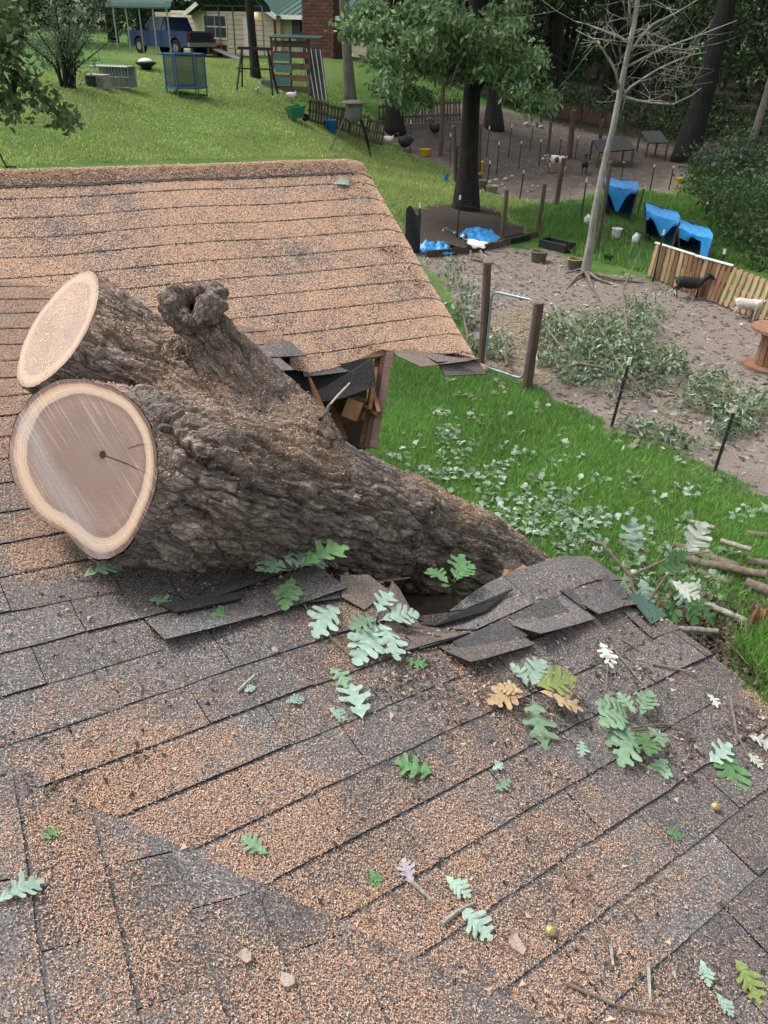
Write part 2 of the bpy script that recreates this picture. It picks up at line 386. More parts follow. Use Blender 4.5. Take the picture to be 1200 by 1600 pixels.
def hB(u, v):
    dip = -0.13*np.exp(-((u-_pdip[0])**2/0.16**2+(v-_pdip[1])**2/0.13**2))
    dip = dip-0.05*np.exp(-((u-SB.uv(300, 900)[0])**2/0.35**2+(v-SB.uv(300, 900)[1])**2/0.12**2))
    crest = 0.035*np.exp(-((u-_pcr[0])**2+(v-_pcr[1])**2)/0.15**2)
    rd = rB_n[0]*u+rB_n[1]*v-rB_o
    droop = -0.35*np.maximum(0, 0.22-rd)**2*1.2
    cd = np.maximum(0, (v-_pcr[1]))+np.maximum(0, u-_pcr[0])
    droop = droop-0.35*np.maximum(0, cd-0.05)**2*np.exp(-((u-_pcor[0])**2+(v-_pcor[1])**2)/0.3**2)
    wav = (fbm(np.stack([np.asarray(u)*2.2, np.asarray(v)*2.2, 0*np.asarray(u)], -1), 2, 3)-0.5)*0.03
    return dip+crest+droop+wav
def hC(u, v):
    rd = rC_n[0]*u+rC_n[1]*v-rC_o
    return -1.6*np.maximum(0, 0.17-rd)**2 + (fbm(np.stack([np.asarray(u)*1.6, np.asarray(v)*1.6, 0*np.asarray(u)+4], -1), 2, 8)-0.5)*0.035
SB.h = hB; SC.h = hC
SA.h = lambda u, v: (fbm(np.stack([np.asarray(u)*2.0, np.asarray(v)*2.0, 0*np.asarray(u)+9], -1), 2, 11)-0.5)*0.022

def mat_shingle():
    m, nt, b = new_mat('asphalt_shingle'); v = coords(nt, 'World')
    gr = nd(nt, 'ShaderNodeTexVoronoi', feature='F1'); gr.inputs['Scale'].default_value = 330; lk(nt, v, gr.inputs['Vector'])
    sep = nd(nt, 'ShaderNodeSeparateColor'); lk(nt, gr.outputs['Color'], sep.inputs[0])
    col = ramp(nt, sep.outputs[0], [(0.0, (0.035, 0.037, 0.041)), (0.4, (0.078, 0.083, 0.09)), (0.72, (0.145, 0.149, 0.155)), (0.93, (0.30, 0.29, 0.28))], 'CONSTANT')
    n2 = noise(nt, v, 7, 4, 0.6)
    col = mixc(nt, ramp(nt, n2, [(0.4, (0, 0, 0)), (0.7, (0.55,)*3)]), col, (0.06, 0.065, 0.071))
    oi = nd(nt, 'ShaderNodeObjectInfo').outputs['Random']
    hs = nd(nt, 'ShaderNodeHueSaturation'); lk(nt, col, hs.inputs['Color']); lk(nt, mth(nt, 'ADD', mth(nt, 'MULTIPLY', oi, 0.45), 0.8), hs.inputs['Value']); col = hs.outputs[0]
    # fine wood dust lodged between the granules
    dn = noise(nt, v, 260, 2, 0.6); dm = noise(nt, v, 5, 5, 0.7)
    f = mth(nt, 'MULTIPLY', ramp(nt, dn, [(0.50, (0, 0, 0)), (0.60, (1, 1, 1))]), ramp(nt, dm, [(0.32, (0.22,)*3), (0.65, (0.75,)*3)]))
    col = mixc(nt, f, col, (0.27, 0.18, 0.13))
    lk(nt, col, b.inputs['Base Color']); b.inputs['Roughness'].default_value = 0.92; b.inputs['Specular IOR Level'].default_value = 0.15
    bump(nt, b, mth(nt, 'ADD', gr.outputs['Distance'], n2), 0.5, 0.003)
    return m
M_SH = mat_shingle(); M_FELT = simple('shingle_edge_asphalt', (0.016, 0.016, 0.017), 0.9, scale=60, bmp=0.3, rnd=0)
M_PLY = simple('weathered_sheathing', (0.16, 0.10, 0.06), 0.85, (0.07, 0.045, 0.03), 5, 0.3, stretch=(1, 6, 1))
M_LUM = simple('framing_lumber', (0.20, 0.105, 0.06), 0.8, (0.10, 0.05, 0.03), 7, 0.3, stretch=(1, 1, 8))
M_FRESH = simple('fresh_broken_wood', (0.52, 0.30, 0.15), 0.85, (0.30, 0.15, 0.07), 25, 0.5)
M_TRIM = simple('brown_trim_board', (0.17, 0.105, 0.085), 0.7, (0.10, 0.06, 0.05), 9, 0.25, stretch=(1, 8, 8))
M_SIDING = simple('grey_brown_siding', (0.28, 0.24, 0.2), 0.8, scale=3)

house = thing('house', 'single storey house whose shingled roof is crushed by the fallen trunk', 'house', (0, 0, 0))
def clip_poly(poly, planes):
    for nn, off in planes:
        out = []
        for i in range(len(poly)):
            a = poly[i]; b = poly[(i+1) % len(poly)]; da = nn@a-off; db = nn@b-off
            if da >= 0: out.append(a)
            if (da >= 0) != (db >= 0): out.append(a+(b-a)*(da/(da-db)))
        poly = out
        if len(poly) < 3: return []
    return poly
def deck(S, poly, planes, name, du=0.06, drop=0.016, th=0.014):
    """sheathing sheet below the shingles, cut to the outline"""
    pa = np.array(poly); u0, v0 = pa.min(0); u1, v1 = pa.max(0); u0 = max(u0, -4); v0 = max(v0, -4); u1 = min(u1, 4); v1 = min(v1, 4)
    us = np.arange(u0, u1, du); vs = np.arange(v0, v1, du); mb = MB(); vid = {}; lay = []
    def vert(i, j):
        if (i, j) not in vid:
            p = S.P(u0+i*du, v0+j*du, -drop); q = p-S.n*th; vid[(i, j)] = len(mb.v); mb.v += [tuple(p), tuple(q)]
        return vid[(i, j)]
    UC, VC = np.meshgrid(us+du/2, vs+du/2, indexing='ij'); ok = in_poly(UC, VC, poly)
    for nn, off in planes: ok &= (nn[0]*UC+nn[1]*VC) >= off+0.02
    for i in range(len(us)):
        for j in range(len(vs)):
            if not ok[i, j]: continue
            a, b, c, d = vert(i, j), vert(i+1, j), vert(i+1, j+1), vert(i, j+1)
            mb.f += [(a, b, c, d), (d+1, c+1, b+1, a+1)]
            for (e, g, di, dj) in ((a, b, 0, -1), (b, c, 1, 0), (c, d, 0, 1), (d, a, -1, 0)):
                ii, jj = i+di, j+dj
                if not (0 <= ii < len(us) and 0 <= jj < len(vs)) or not ok[ii, jj]: mb.f.append((g, e, e+1, g+1))
    return mb.build(name, M_PLY, house)
SHINGLES = []    # (screen area, S, mesh builder, parent)
def tab_mb(S, u0, u1, v0, v1, planes, lift=0.0, thick=0.005, twist=0.0, curl=0.0):
    mb = MB(); q = [np.array(p) for p in ((u0, v0), (u1, v0), (u1, v1), (u0, v1))]
    cl = clip_poly(q, planes)
    if len(cl) < 3: return None
    area = abs(sum(cl[i][0]*cl[(i+1) % len(cl)][1]-cl[(i+1) % len(cl)][0]*cl[i][1] for i in range(len(cl))))/2
    if area < 0.0008: return None
    full = area > 0.999*(u1-u0)*(v1-v0)
    def Z(u, v):
        t = (v1-v)/(v1-v0); w = (u-u0)/(u1-u0)
        return 0.001+thick*t+lift*t*t*(1+twist*(w-0.5)*2)+curl*t*t*(2*w-1)**2
    if full:
        nu, nv = 4, 2; g = []
        for j in range(nv+1):
            for i in range(nu+1):
                u = u0+(u1-u0)*i/nu; v = v0+(v1-v0)*j/nv
                if j == 0: v += random.uniform(-.0025, .0025)
                g.append(S.P(u, v, Z(u, v)))
        mb.add(g, [(j*(nu+1)+i, j*(nu+1)+i+1, (j+1)*(nu+1)+i+1, (j+1)*(nu+1)+i) for j in range(nv) for i in range(nu)])
        ring = [i for i in range(nu+1)]+[(nu+1)*(j+1)-1 for j in range(1, nv+1)]+[nv*(nu+1)+i for i in range(nu-1, -1, -1)]+[j*(nu+1) for j in range(nv-1, 0, -1)]
        k = len(g); mb.add([np.array(p)-S.n*0.0055 for p in g], []); n = len(ring)
        for i in range(n): a, b = ring[i], ring[(i+1) % n]; mb.f.append((a, k+a, k+b, b)); mb.mi.append(1)
        for f in list(mb.f[:nu*nv]): mb.f.append(tuple(k+q for q in f[::-1])); mb.mi.append(1)
    else:
        n = len(cl); top = [S.P(p[0], p[1], Z(p[0], p[1])) for p in cl]; low = [p-S.n*0.0055 for p in top]
        mb.add(top+low, [tuple(range(n))]); mb.add([], [])
        for i in range(n): mb.f.append((i, n+i, n+(i+1) % n, (i+1) % n)); mb.mi.append(1)
        mb.f.append(tuple(range(2*n-1, n-1, -1))); mb.mi.append(1)
    return mb
def scr_area(S, u0, u1, v0, v1):
    q = proj(S.P(np.array([u0, u1, u1, u0]), np.array([v0, v0, v1, v1])))
    c = q.mean(0)
    if not (-30 < c[0] < 1230 and -30 < c[1] < 1640): return 0.0
    return abs(sum(q[i, 0]*q[(i+1) % 4, 1]-q[(i+1) % 4, 0]*q[i, 1] for i in range(4)))/2
def lay_shingles(S, poly, planes, parent, vref, tabw, jog, special=None):
    pa = np.array(poly); u0, v0 = np.maximum(pa.min(0), -3.6); u1, v1 = np.minimum(pa.max(0), 3.6)
    k0 = int(math.floor((v0-vref)/EXPO)); k1 = int(math.ceil((v1-vref)/EXPO))
    for k in range(k0, k1):
        va = vref+k*EXPO; off = ((k*jog) % 1.0)*tabw+random.uniform(-.015, .015); j0 = int(math.floor((u0-off)/tabw))-1
        for j in range(j0, int(math.ceil((u1-off)/tabw))+1):
            ua = off+j*tabw; ub = ua+tabw-0.003; cu, cv = (ua+ub)/2, va+EXPO/2
            if cu < -3.6 or cu > 3.6: continue
            sp = np.array([[cu, cv], [ua+.04, va+.04], [ub-.04, va+.04], [ua+.04, va+.11], [ub-.04, va+.11]])
            if not in_poly(sp[:1, 0], sp[:1, 1], poly).any() and not (any((nn@np.array([cu, cv])-off) < 0.16 for nn, off in planes) and in_poly(sp[:, 0], sp[:, 1], poly).any()): continue
            lift = max(0, random.gauss(0, 0.0012)); tw = 0; curl = random.uniform(-.002, .003)
            if special:
                r = special(cu, cv)
                if r is None: continue
                lift += r[0]; tw = r[1]
            mb = tab_mb(S, ua, ub, va, va+EXPO+0.03, planes, lift, twist=tw, curl=curl, thick=(0.0035 if S is SC else 0.005)*random.uniform(0.7, 1.4))
            if mb: SHINGLES.append((scr_area(S, ua, ub, va, va+EXPO), mb, parent))
_lift_pts = [(SB.uv(570, 925), 0.05, .3), (SB.uv(640, 985), 0.03, .2), (SB.uv(775, 1000), 0.035, .2), (SB.uv(860, 965), 0.04, -.2), (SB.uv(930, 930), 0.05, .2), (SB.uv(320, 930), 0.05, .3), (SB.uv(480, 920), .04, .4)]
def spB(u, v):
    l = 0; tw = 0
    for (p, a, t) in _lift_pts:
        g = math.exp(-((u-p[0])**2+(v-p[1])**2)/0.11**2)
        if g > 0.25: l += a*g*random.uniform(.3, 1.2); tw += random.uniform(-.8, .8)
    return l, tw
deckB = deck(SB, Bpoly, [(vB_n, vB_o), (rB_n, rB_o), (hB_n, hB_o-0.04)], 'roof_slope'); deckB['label'] = 'flattened main slope under and in front of the trunk'
deckC = deck(SC, Cpoly, [(rC_n, rC_o), (hC_n, hC_o-0.12)], 'roof_slope'); deckC['label'] = 'steeper slope below the ridge, thick with sawdust'
deckA = deck(SA, Apoly, [(vA_n, vA_o-0.25)], 'roof_slope'); deckA['label'] = 'cross gable slope at the viewer\'s feet'
lay_shingles(SB, Bpoly, [(vB_n, vB_o-0.02), (rB_n, rB_o)], deckB, 0.0, 0.305, 0.5, spB)
vC = SC.uv(590, 335)[1]
lay_shingles(SC, Cpoly, [(rC_n, rC_o), (np.array([0, -1.0]), -vRidge)], deckC, vC, 0.305, 0.5)
lay_shingles(SA, Apoly, [(vA_n, vA_o-0.16)], deckA, 0.02, 0.305, 0.5)
# ridge caps bent over the ridge
bn = norm(np.array([-SC.s[0], -SC.s[1], 0])); back_dn = norm(np.array([SC.s[0], SC.s[1], -abs(SC.s[2])*1.0]))
uR = float((rC_o-rC_n[1]*vRidge)/rC_n[0])
for k in range(30):
    ub = uR-k*0.143; ua = ub-0.30
    if ua < -4.2: break
    mb = MB(); g = []
    for i in range(3):
        u = ub+(ua-ub)*i/2; z = 0.014-0.007*i/2
        for w in (-0.14, -0.07, -0.02, 0.02, 0.07, 0.14):
            if w <= 0: p = SC.P(u, vRidge+w, z)
            else: p = SC.P(u, vRidge, z)+back_dn*w
            if abs(w) < 0.03: p = p-np.array([0, 0, 0.004])
            g.append(p)
    g2 = [np.array(p)-np.array([0, 0, 0.006]) for p in g]
    mb.add(g+g2, [(i*6+j, i*6+j+1, i*6+j+7, i*6+j+6) for i in range(2) for j in range(5)])
    mb.add([], []); o = 18
    for i in range(2): mb.f += [(i*6, i*6+6, o+i*6+6, o+i*6), (i*6+5, o+i*6+5, o+i*6+11, i*6+11)]; mb.mi += [1, 1]
    for j in range(5): mb.f.append((j, o+j, o+j+1, j+1)); mb.mi.append(1)
    SHINGLES.append((scr_area(SC, ua, ub, vRidge-0.14, vRidge), mb, deckC))
# back slope behind the ridge (out of sight from here)
mb = MB(); g = []
for u in np.linspace(-3.6, uR, 12):
    for w in (0.0, 1.0, 2.2, 3.4): g.append(SC.P(u, vRidge, 0.004)+back_dn*w)
mb.add(g, [(i*4+j, i*4+j+1, i*4+j+5, i*4+j+4) for i in range(11) for j in range(3)]); bs = mb.build('roof_slope', M_SH, house); bs['label'] = 'back slope beyond the ridge'
SHINGLES.sort(key=lambda t: -t[0])
rest = {}
for i, (a, mb, par) in enumerate(SHINGLES):
    if i < 290 and a > 60: mb.build('shingle', [M_SH, M_FELT], par)
    else:
        r = rest.setdefault(par.name, (MB(), par))[0]; o = len(r.v); r.v += mb.v; r.f += [tuple(q+o for q in f) for f in mb.f]; r.mi += mb.mi
for k, (r, par) in rest.items(): r.build('shingles_at_margin', [M_SH, M_FELT], par, kind='stuff')
print('shingles', len(SHINGLES))
# ------------------------------------------------------------------ the fallen trunk
AX = [at(-60, 676, 2.34), at(116, 712, 2.42), at(300, 752, 2.47), at(460, 786, 2.75), at(612, 828, 3.2), at(764, 894, 3.8), at(846, 952, 4.3)]
AXR = [0.218, 0.226, 0.25, 0.258, 0.24, 0.235, 0.24]
LB = [at(440, 735, 2.85), at(270, 610, 2.86), at(100, 520, 2.92), at(-20, 450, 2.97)]
LBR = [0.20, 0.215, 0.222, 0.215]
KN = [at(440, 690, 2.75), at(365, 580, 2.74), at(326, 530, 2.71), at(314, 512, 2.69)]
KNR = [0.19, 0.125, 0.100, 0.075]
RG = [at(340, 805, 2.46), at(225, 818, 2.37), at(150, 828, 2.30)]
RGR = [0.12, 0.10, 0.088]
BP = [at(590, 780, 3.0), at(630, 790, 2.97), at(650, 795, 3.0)]
BPR = [0.10, 0.075, 0.06]
CH = [(AX, AXR), (LB, LBR), (KN, KNR), (RG, RGR), (BP, BPR)]
def capsule_chain(p, pts, rad):
    best = np.full(len(p), 1e9); sb = np.zeros(len(p)); s0 = 0.0
    for i in range(len(pts)-1):
        a = np.asarray(pts[i]); b = np.asarray(pts[i+1]); e = b-a; L2 = e@e; L = sqrt(L2)
        t = np.clip(((p-a)@e)/L2, 0, 1); d = np.linalg.norm(p-(a+t[:, None]*e), axis=1)-(rad[i]+(rad[i+1]-rad[i])*t)
        m = d < best; best = np.where(m, d, best); sb = np.where(m, s0+t*L, sb); s0 += L
    return best, sb
def sdf(p):
    ds = [capsule_chain(p, *c)[0] for c in CH]; ks = [0, 0.10, 0.09, 0.10, 0.06]; r = ds[0]
    for d, k in zip(ds[1:], ks[1:]):
        h = np.clip(0.5+0.5*(d-r)/k, 0, 1); r = d*(1-h)+r*h-k*h*(1-h)
    r = r + (fbm(p*2.6, 2, 21)-0.5)*0.06 + (fbm(p*8, 2, 25)-0.5)*0.012
    return r
mb = MB()
for pts, rad in CH: mb.tube([Vector(q) for q in pts], [r*1.04 for r in rad], 20)
TV, TF = remesh(mb, 0.0056, 1)
for _ in range(5):
    TV = TV-np.clip(sdf(TV)*0.85, -0.03, 0.03)[:, None]*vert_normals(TV, TF)
TN = vert_normals(TV, TF)
def frame_of(pts):
    d = norm(np.asarray(pts[-1])-np.asarray(pts[0])); x = norm(np.cross(d, [0, 0, 1.0])); return d, x, np.cross(x, d)
_dd = np.stack([capsule_chain(TV, *CH[k])[0] for k in range(3)], -1); who = _dd.argmin(1)
H = np.zeros(len(TV)); CID = np.zeros(len(TV)); BC = np.zeros((len(TV), 3))
for k in range(3):
    mk = who == k; q = TV[mk]; d, x, y = frame_of(CH[k][0])
    warp = (fbm(q*9, 3, 31)-0.5)*0.09; warp2 = (fbm(q*9+5, 3, 37)-0.5)*0.09
    a = np.stack([(q@d)+warp*0.8, q@x+warp*0.45, q@y+warp2*0.45], -1); BC[mk] = a
    f1, f2, c1, o1 = worley(a*np.array([7.5, 24, 24]), 3)            # long plates
    g1, g2, c2, o2 = worley(a*np.array([20, 58, 58])+3.1, 5)         # small flakes
    plate = sstep(0.02, 0.16, f2-f1); fl = sstep(0.0, 0.16, g2-g1)
    tilt = (o1[:, 1]*(c1-0.5)+o1[:, 2]*(0.5-c1))*0.9+o1[:, 0]*0.35
    rid = 1-np.abs(vnoise(a*np.array([2.2, 15, 15]), 41)-0.5)*2; rid2 = 1-np.abs(vnoise(a*np.array([6, 36, 36])+7, 43)-0.5)*2
    H[mk] = 0.013*plate*(0.4+0.9*c1)+0.007*tilt*plate+0.0035*fl*(0.3+c2)-0.017*sstep(.82, .97, rid)-0.007*sstep(.82, .96, rid2)-0.008
    CID[mk] = c1*0.6+c2*0.4
# two saw cuts
n1 = norm(0.75*norm(AX[0]-AX[1])+0.52*norm(CAMP-AX[1])+np.array([0.0, 0, -0.02])); p1 = at(118, 735, 2.40)
n2 = norm(1.0*norm(LB[3]-LB[2])+0.46*norm(CAMP-LB[2])+np.array([0, 0, 0.04])); p2 = at(90, 513, 2.92)
# smoother, less furrowed top near the crotch; gnarled knot
TV0 = TV.copy()
amp = (1.0-0.35*sstep(0.5, 0.9, TN[:, 2]))*(0.3+0.7*sstep(0.0, 0.09, np.abs((TV-p1)@n1)))*(0.45+0.55*sstep(0.0, 0.06, np.abs((TV-p2)@n2)+(who != 1)))
# a torn slab of bark ends in a ledge running back from the big cut
LEDGE = [(205, 598), (240, 640), (268, 672), (300, 702), (345, 728), (395, 752)]
_q = proj(TV); _bd = np.full(len(TV), 1e9); _sd = np.zeros(len(TV)); _tt = np.zeros(len(TV))
for i in range(len(LEDGE)-1):
    a_ = np.array(LEDGE[i], float); e_ = np.array(LEDGE[i+1], float)-a_; t_ = np.clip(((_q-a_)@e_)/(e_@e_), 0, 1); d_ = np.linalg.norm(_q-a_-t_[:, None]*e_, axis=1); m_ = d_ < _bd
    sg = np.sign(e_[0]*(_q[:, 1]-a_[1])-e_[1]*(_q[:, 0]-a_[0])); _bd = np.where(m_, d_, _bd); _sd = np.where(m_, sg*d_, _sd); _tt = np.where(m_, (i+t_)/(len(LEDGE)-1), _tt)
_jag = _sd+(fbm(TV*30, 2, 91)-.5)*26; _vis = ((TN*(CAMP-TV)).sum(1) > 0)*np.sin(pi*np.clip(.12+_tt*.85, 0, 1))
H = H+_vis*(0.034*np.exp(-np.maximum(0, -_jag)/45)*(_jag < 0)*(_bd < 150)-0.045*np.exp(-np.maximum(0, _jag)/8)*(_jag >= 0)*(_bd < 90))
TV = TV+TN*(H*amp)[:, None]
# long torn bark edge running back from the cut
def seg_d(p, a, b):
    a = np.asarray(a); b = np.asarray(b); e = b-a; t = np.clip(((p-a)@e)/(e@e), 0, 1); return np.linalg.norm(p-(a+t[:, None]*e), axis=1), t
kc0 = np.asarray(at(306, 474, 2.62)); kup = norm(np.array([0, 0, .80])+.46*norm(CAMP-kc0)+np.array([-.12, .0, 0])); kax = norm(np.cross(kup, [0, 1., 0])); kay = np.cross(kup, kax)
dust = sstep(0.35, 0.85, TN[:, 2])*sstep(0.42, 0.62, fbm(TV*5, 4, 51)+0.12*(TN[:, 2]-0.5))
_px = proj(TV); 
for (x, y, d_, r_, k_) in ((270, 600, 2.62, .17, .75), (320, 660, 2.45, .16, .5), (200, 560, 2.75, .1, .5), (430, 640, 2.6, .15, .35), (835, 880, 4.0, .22, .9)): dust = dust+k_*np.exp(-((TV-at(x, y, d_))**2).sum(1)/r_**2)*sstep(.15, .6, TN[:, 2])*sstep(.3, .55, fbm(TV*14, 3, 55))
dust = np.clip(dust, 0, 1)
bm = bmesh.new(); me = bpy.data.meshes.new('bark'); me.from_pydata(TV.tolist(), [], TF.tolist())
for nme, arr in (('dust', dust), ('plate', CID), ('b0', BC[:, 0]), ('b1', BC[:, 1]), ('b2', BC[:, 2])):
    a = me.attributes.new(nme, 'FLOAT', 'POINT'); a.data.foreach_set('value', arr.astype(np.float32))
bm.from_mesh(me)
def cut_with(bm, co, no):
    r = bmesh.ops.bisect_plane(bm, geom=bm.verts[:]+bm.edges[:]+bm.faces[:], dist=1e-5, plane_co=Vector(co), plane_no=Vector(no), clear_outer=True)
    ed = [g for g in r['geom_cut'] if isinstance(g, bmesh.types.BMEdge)]
    adj = {}
    for e in ed:
        for a, b in ((e.verts[0], e.verts[1]), (e.verts[1], e.verts[0])): adj.setdefault(a, []).append(b)
    loops = []; seen = set()
    for v in adj:
        if v in seen: continue
        loop = [v]; seen.add(v); cur = v
        while True:
            nx_ = [w for w in adj[cur] if w not in seen]
            if not nx_: break
            cur = nx_[0]; seen.add(cur); loop.append(cur)
        loops.append([np.array(w.co) for w in loop])
    return max(loops, key=len)
loop1 = cut_with(bm, p1, n1); 
# keep the second cut from slicing the main log: only faces of the limb side
bm.faces.ensure_lookup_table(); _fc = np.array([f.calc_center_median()[:] for f in bm.faces])
_ok = ((p2-_fc)@n2 < 0.35) & (capsule_chain(_fc, LB, LBR)[0] < capsule_chain(_fc, AX, AXR)[0]); sel = [bm.faces[i] for i in np.nonzero(_ok)[0]]
gv = {v for f in sel for v in f.verts}; ge = {e for f in sel for e in f.edges}
r = bmesh.ops.bisect_plane(bm, geom=list(gv)+list(ge)+sel, dist=1e-5, plane_co=Vector(p2), plane_no=Vector(n2), clear_outer=True)
ed = [g for g in r['geom_cut'] if isinstance(g, bmesh.types.BMEdge)]
loop2 = [np.array(v.co) for v in {v for e in ed for v in e.verts}]
bm.to_mesh(me); bm.free()
me.polygons.foreach_set('use_smooth', [True]*len(me.polygons))
def mat_bark():
    m, nt, b = new_mat('oak_bark'); v = coords(nt, 'World'); n1_ = noise(nt, v, 14, 6, 0.7, 0.4); n2_ = noise(nt, v, 110, 4, 0.7); n3_ = noise(nt, v, 4, 3)
    c = ramp(nt, n1_, [(0.28, (0.062, 0.049, 0.042)), (0.5, (0.178, 0.140, 0.120)), (0.72, (0.35, 0.288, 0.248))])
    pl = attr(nt, 'plate'); hs = nd(nt, 'ShaderNodeHueSaturation'); lk(nt, c, hs.inputs['Color']); lk(nt, mth(nt, 'ADD', mth(nt, 'MULTIPLY', pl, 0.9), 0.55), hs.inputs['Value']); c = hs.outputs[0]
    c = mixc(nt, ramp(nt, n3_, [(0.5, (0, 0, 0)), (0.7, (0.45,)*3)]), c, (0.19, 0.175, 0.16))
    d = mth(nt, 'MULTIPLY', attr(nt, 'dust'), ramp(nt, n2_, [(0.38, (0.1,)*3), (0.58, (0.85,)*3)])); c = mixc(nt, d, c, (0.40, 0.27, 0.185))
    lk(nt, c, b.inputs['Base Color']); b.inputs['Roughness'].default_value = 0.95; b.inputs['Specular IOR Level'].default_value = 0.12
    cb = nd(nt, 'ShaderNodeCombineXYZ')
    for i in range(3): lk(nt, attr(nt, 'b%d' % i), cb.inputs[i])
    mp = nd(nt, 'ShaderNodeMapping'); mp.inputs['Scale'].default_value = (17, 56, 56); dn_ = nd(nt, 'ShaderNodeTexNoise'); dn_.inputs['Scale'].default_value = 22; lk(nt, v, dn_.inputs['Vector']); va_ = nd(nt, 'ShaderNodeVectorMath', operation='MULTIPLY_ADD'); va_.inputs[1].default_value = (.05, .022, .022); lk(nt, dn_.outputs['Color'], va_.inputs[0]); lk(nt, cb.outputs[0], va_.inputs[2]); lk(nt, va_.outputs[0], mp.inputs[0])
    vo = nd(nt, 'ShaderNodeTexVoronoi', feature='DISTANCE_TO_EDGE'); vo.inputs['Scale'].default_value = 1.0; lk(nt, mp.outputs[0], vo.inputs['Vector'])
    ck = ramp(nt, vo.outputs['Distance'], [(0.0, (0, 0, 0)), (0.12, (1, 1, 1))])
    bump(nt, b, mth(nt, 'ADD', mth(nt, 'ADD', mth(nt, 'MULTIPLY', n1_, 0.7), mth(nt, 'MULTIPLY', n2_, 0.5)), mth(nt, 'MULTIPLY', ck, 0.42)), 1.0, 0.016); return m
M_BARK = mat_bark(); me.materials.append(M_BARK)
trunk = thing('fallen_tree_trunk', 'huge forked oak trunk with two sawn ends lying across the crushed roof', 'tree trunk', SB.hit(300, 890))
def under(o, par): o.parent = par; o.matrix_parent_inverse = Matrix.Translation(-Vector(par.location)); return o
bark = bpy.data.objects.new('bark', me); COL.objects.link(bark); under(bark, trunk)
# lower trunk hidden behind the roof, down to the ground
mb = MB(); _e = [at(760, 905, 3.92), at(850, 972, 4.5), at(950, 1070, 5.7), at(1010, 1130, 6.9)]
mb.tube([Vector(q) for q in _e], [0.25, 0.27, 0.33, 0.5], 24); under(mb.build('lower_trunk', M_BARK, smooth=True), trunk)

# rotted hollow of the old broken limb: lumpy collar round a dark pit
mb = MB(); nu_, nv_ = 110, 40; V = []
for i in range(nu_):
    a = 2*pi*i/nu_; rad = .060*(1+.20*sin(2*a+.6)+.06*sin(5*a)); ec = kax*cos(a)+kay*sin(a)
    for j in range(nv_):
        b_ = 2*pi*j/nv_; mr = .037*(1+.18*sin(3*a+1)+.10*sin(9*a+2*b_)); V.append(kc0+ec*(rad+mr*cos(b_))+kup*(mr*1.25*sin(b_)-.01+.018*sin(2*a+2)))
V = np.array(V); Vn = V-kc0; Vn = Vn/np.linalg.norm(Vn, axis=1, keepdims=True); V += Vn*((fbm(V*26, 3, 7)-.5)*.035+(fbm(V*80, 2, 8)-.5)*.02)[:, None]
mb.add(V, [(i*nv_+j, ((i+1) % nu_)*nv_+j, ((i+1) % nu_)*nv_+(j+1) % nv_, i*nv_+(j+1) % nv_) for i in range(nu_) for j in range(nv_)]); kco = mb.build('knot_collar', M_BARK, smooth=True); under(kco, trunk); Vw = np.array(mb.v)
for nme, arr in (('b0', Vw@kup), ('b1', Vw@kax), ('b2', Vw@kay), ('plate', fbm(Vw*30, 2, 4)), ('dust', 0*Vw[:, 0])): a = kco.data.attributes.new(nme, 'FLOAT', 'POINT'); a.data.foreach_set('value', np.asarray(arr, np.float32))
mb = MB(); V = []
for k, (rr, dz) in enumerate(((.062, -.005), (.05, -.03), (.038, -.055), (.018, -.07))):
    for i in range(20): a = 2*pi*i/20; V.append(kc0+(kax*cos(a)+kay*sin(a))*rr*(1+.15*sin(2*a+.6))+kup*dz)
mb.add(V, [(k*20+i, k*20+(i+1) % 20, (k+1)*20+(i+1) % 20, (k+1)*20+i) for k in range(3) for i in range(20)]+[tuple(60+i for i in range(20))]); under(mb.build('rot_hollow', simple('rotten_heartwood', (0.03, 0.022, 0.017), .95, scale=30, bmp=.6), smooth=True), trunk)
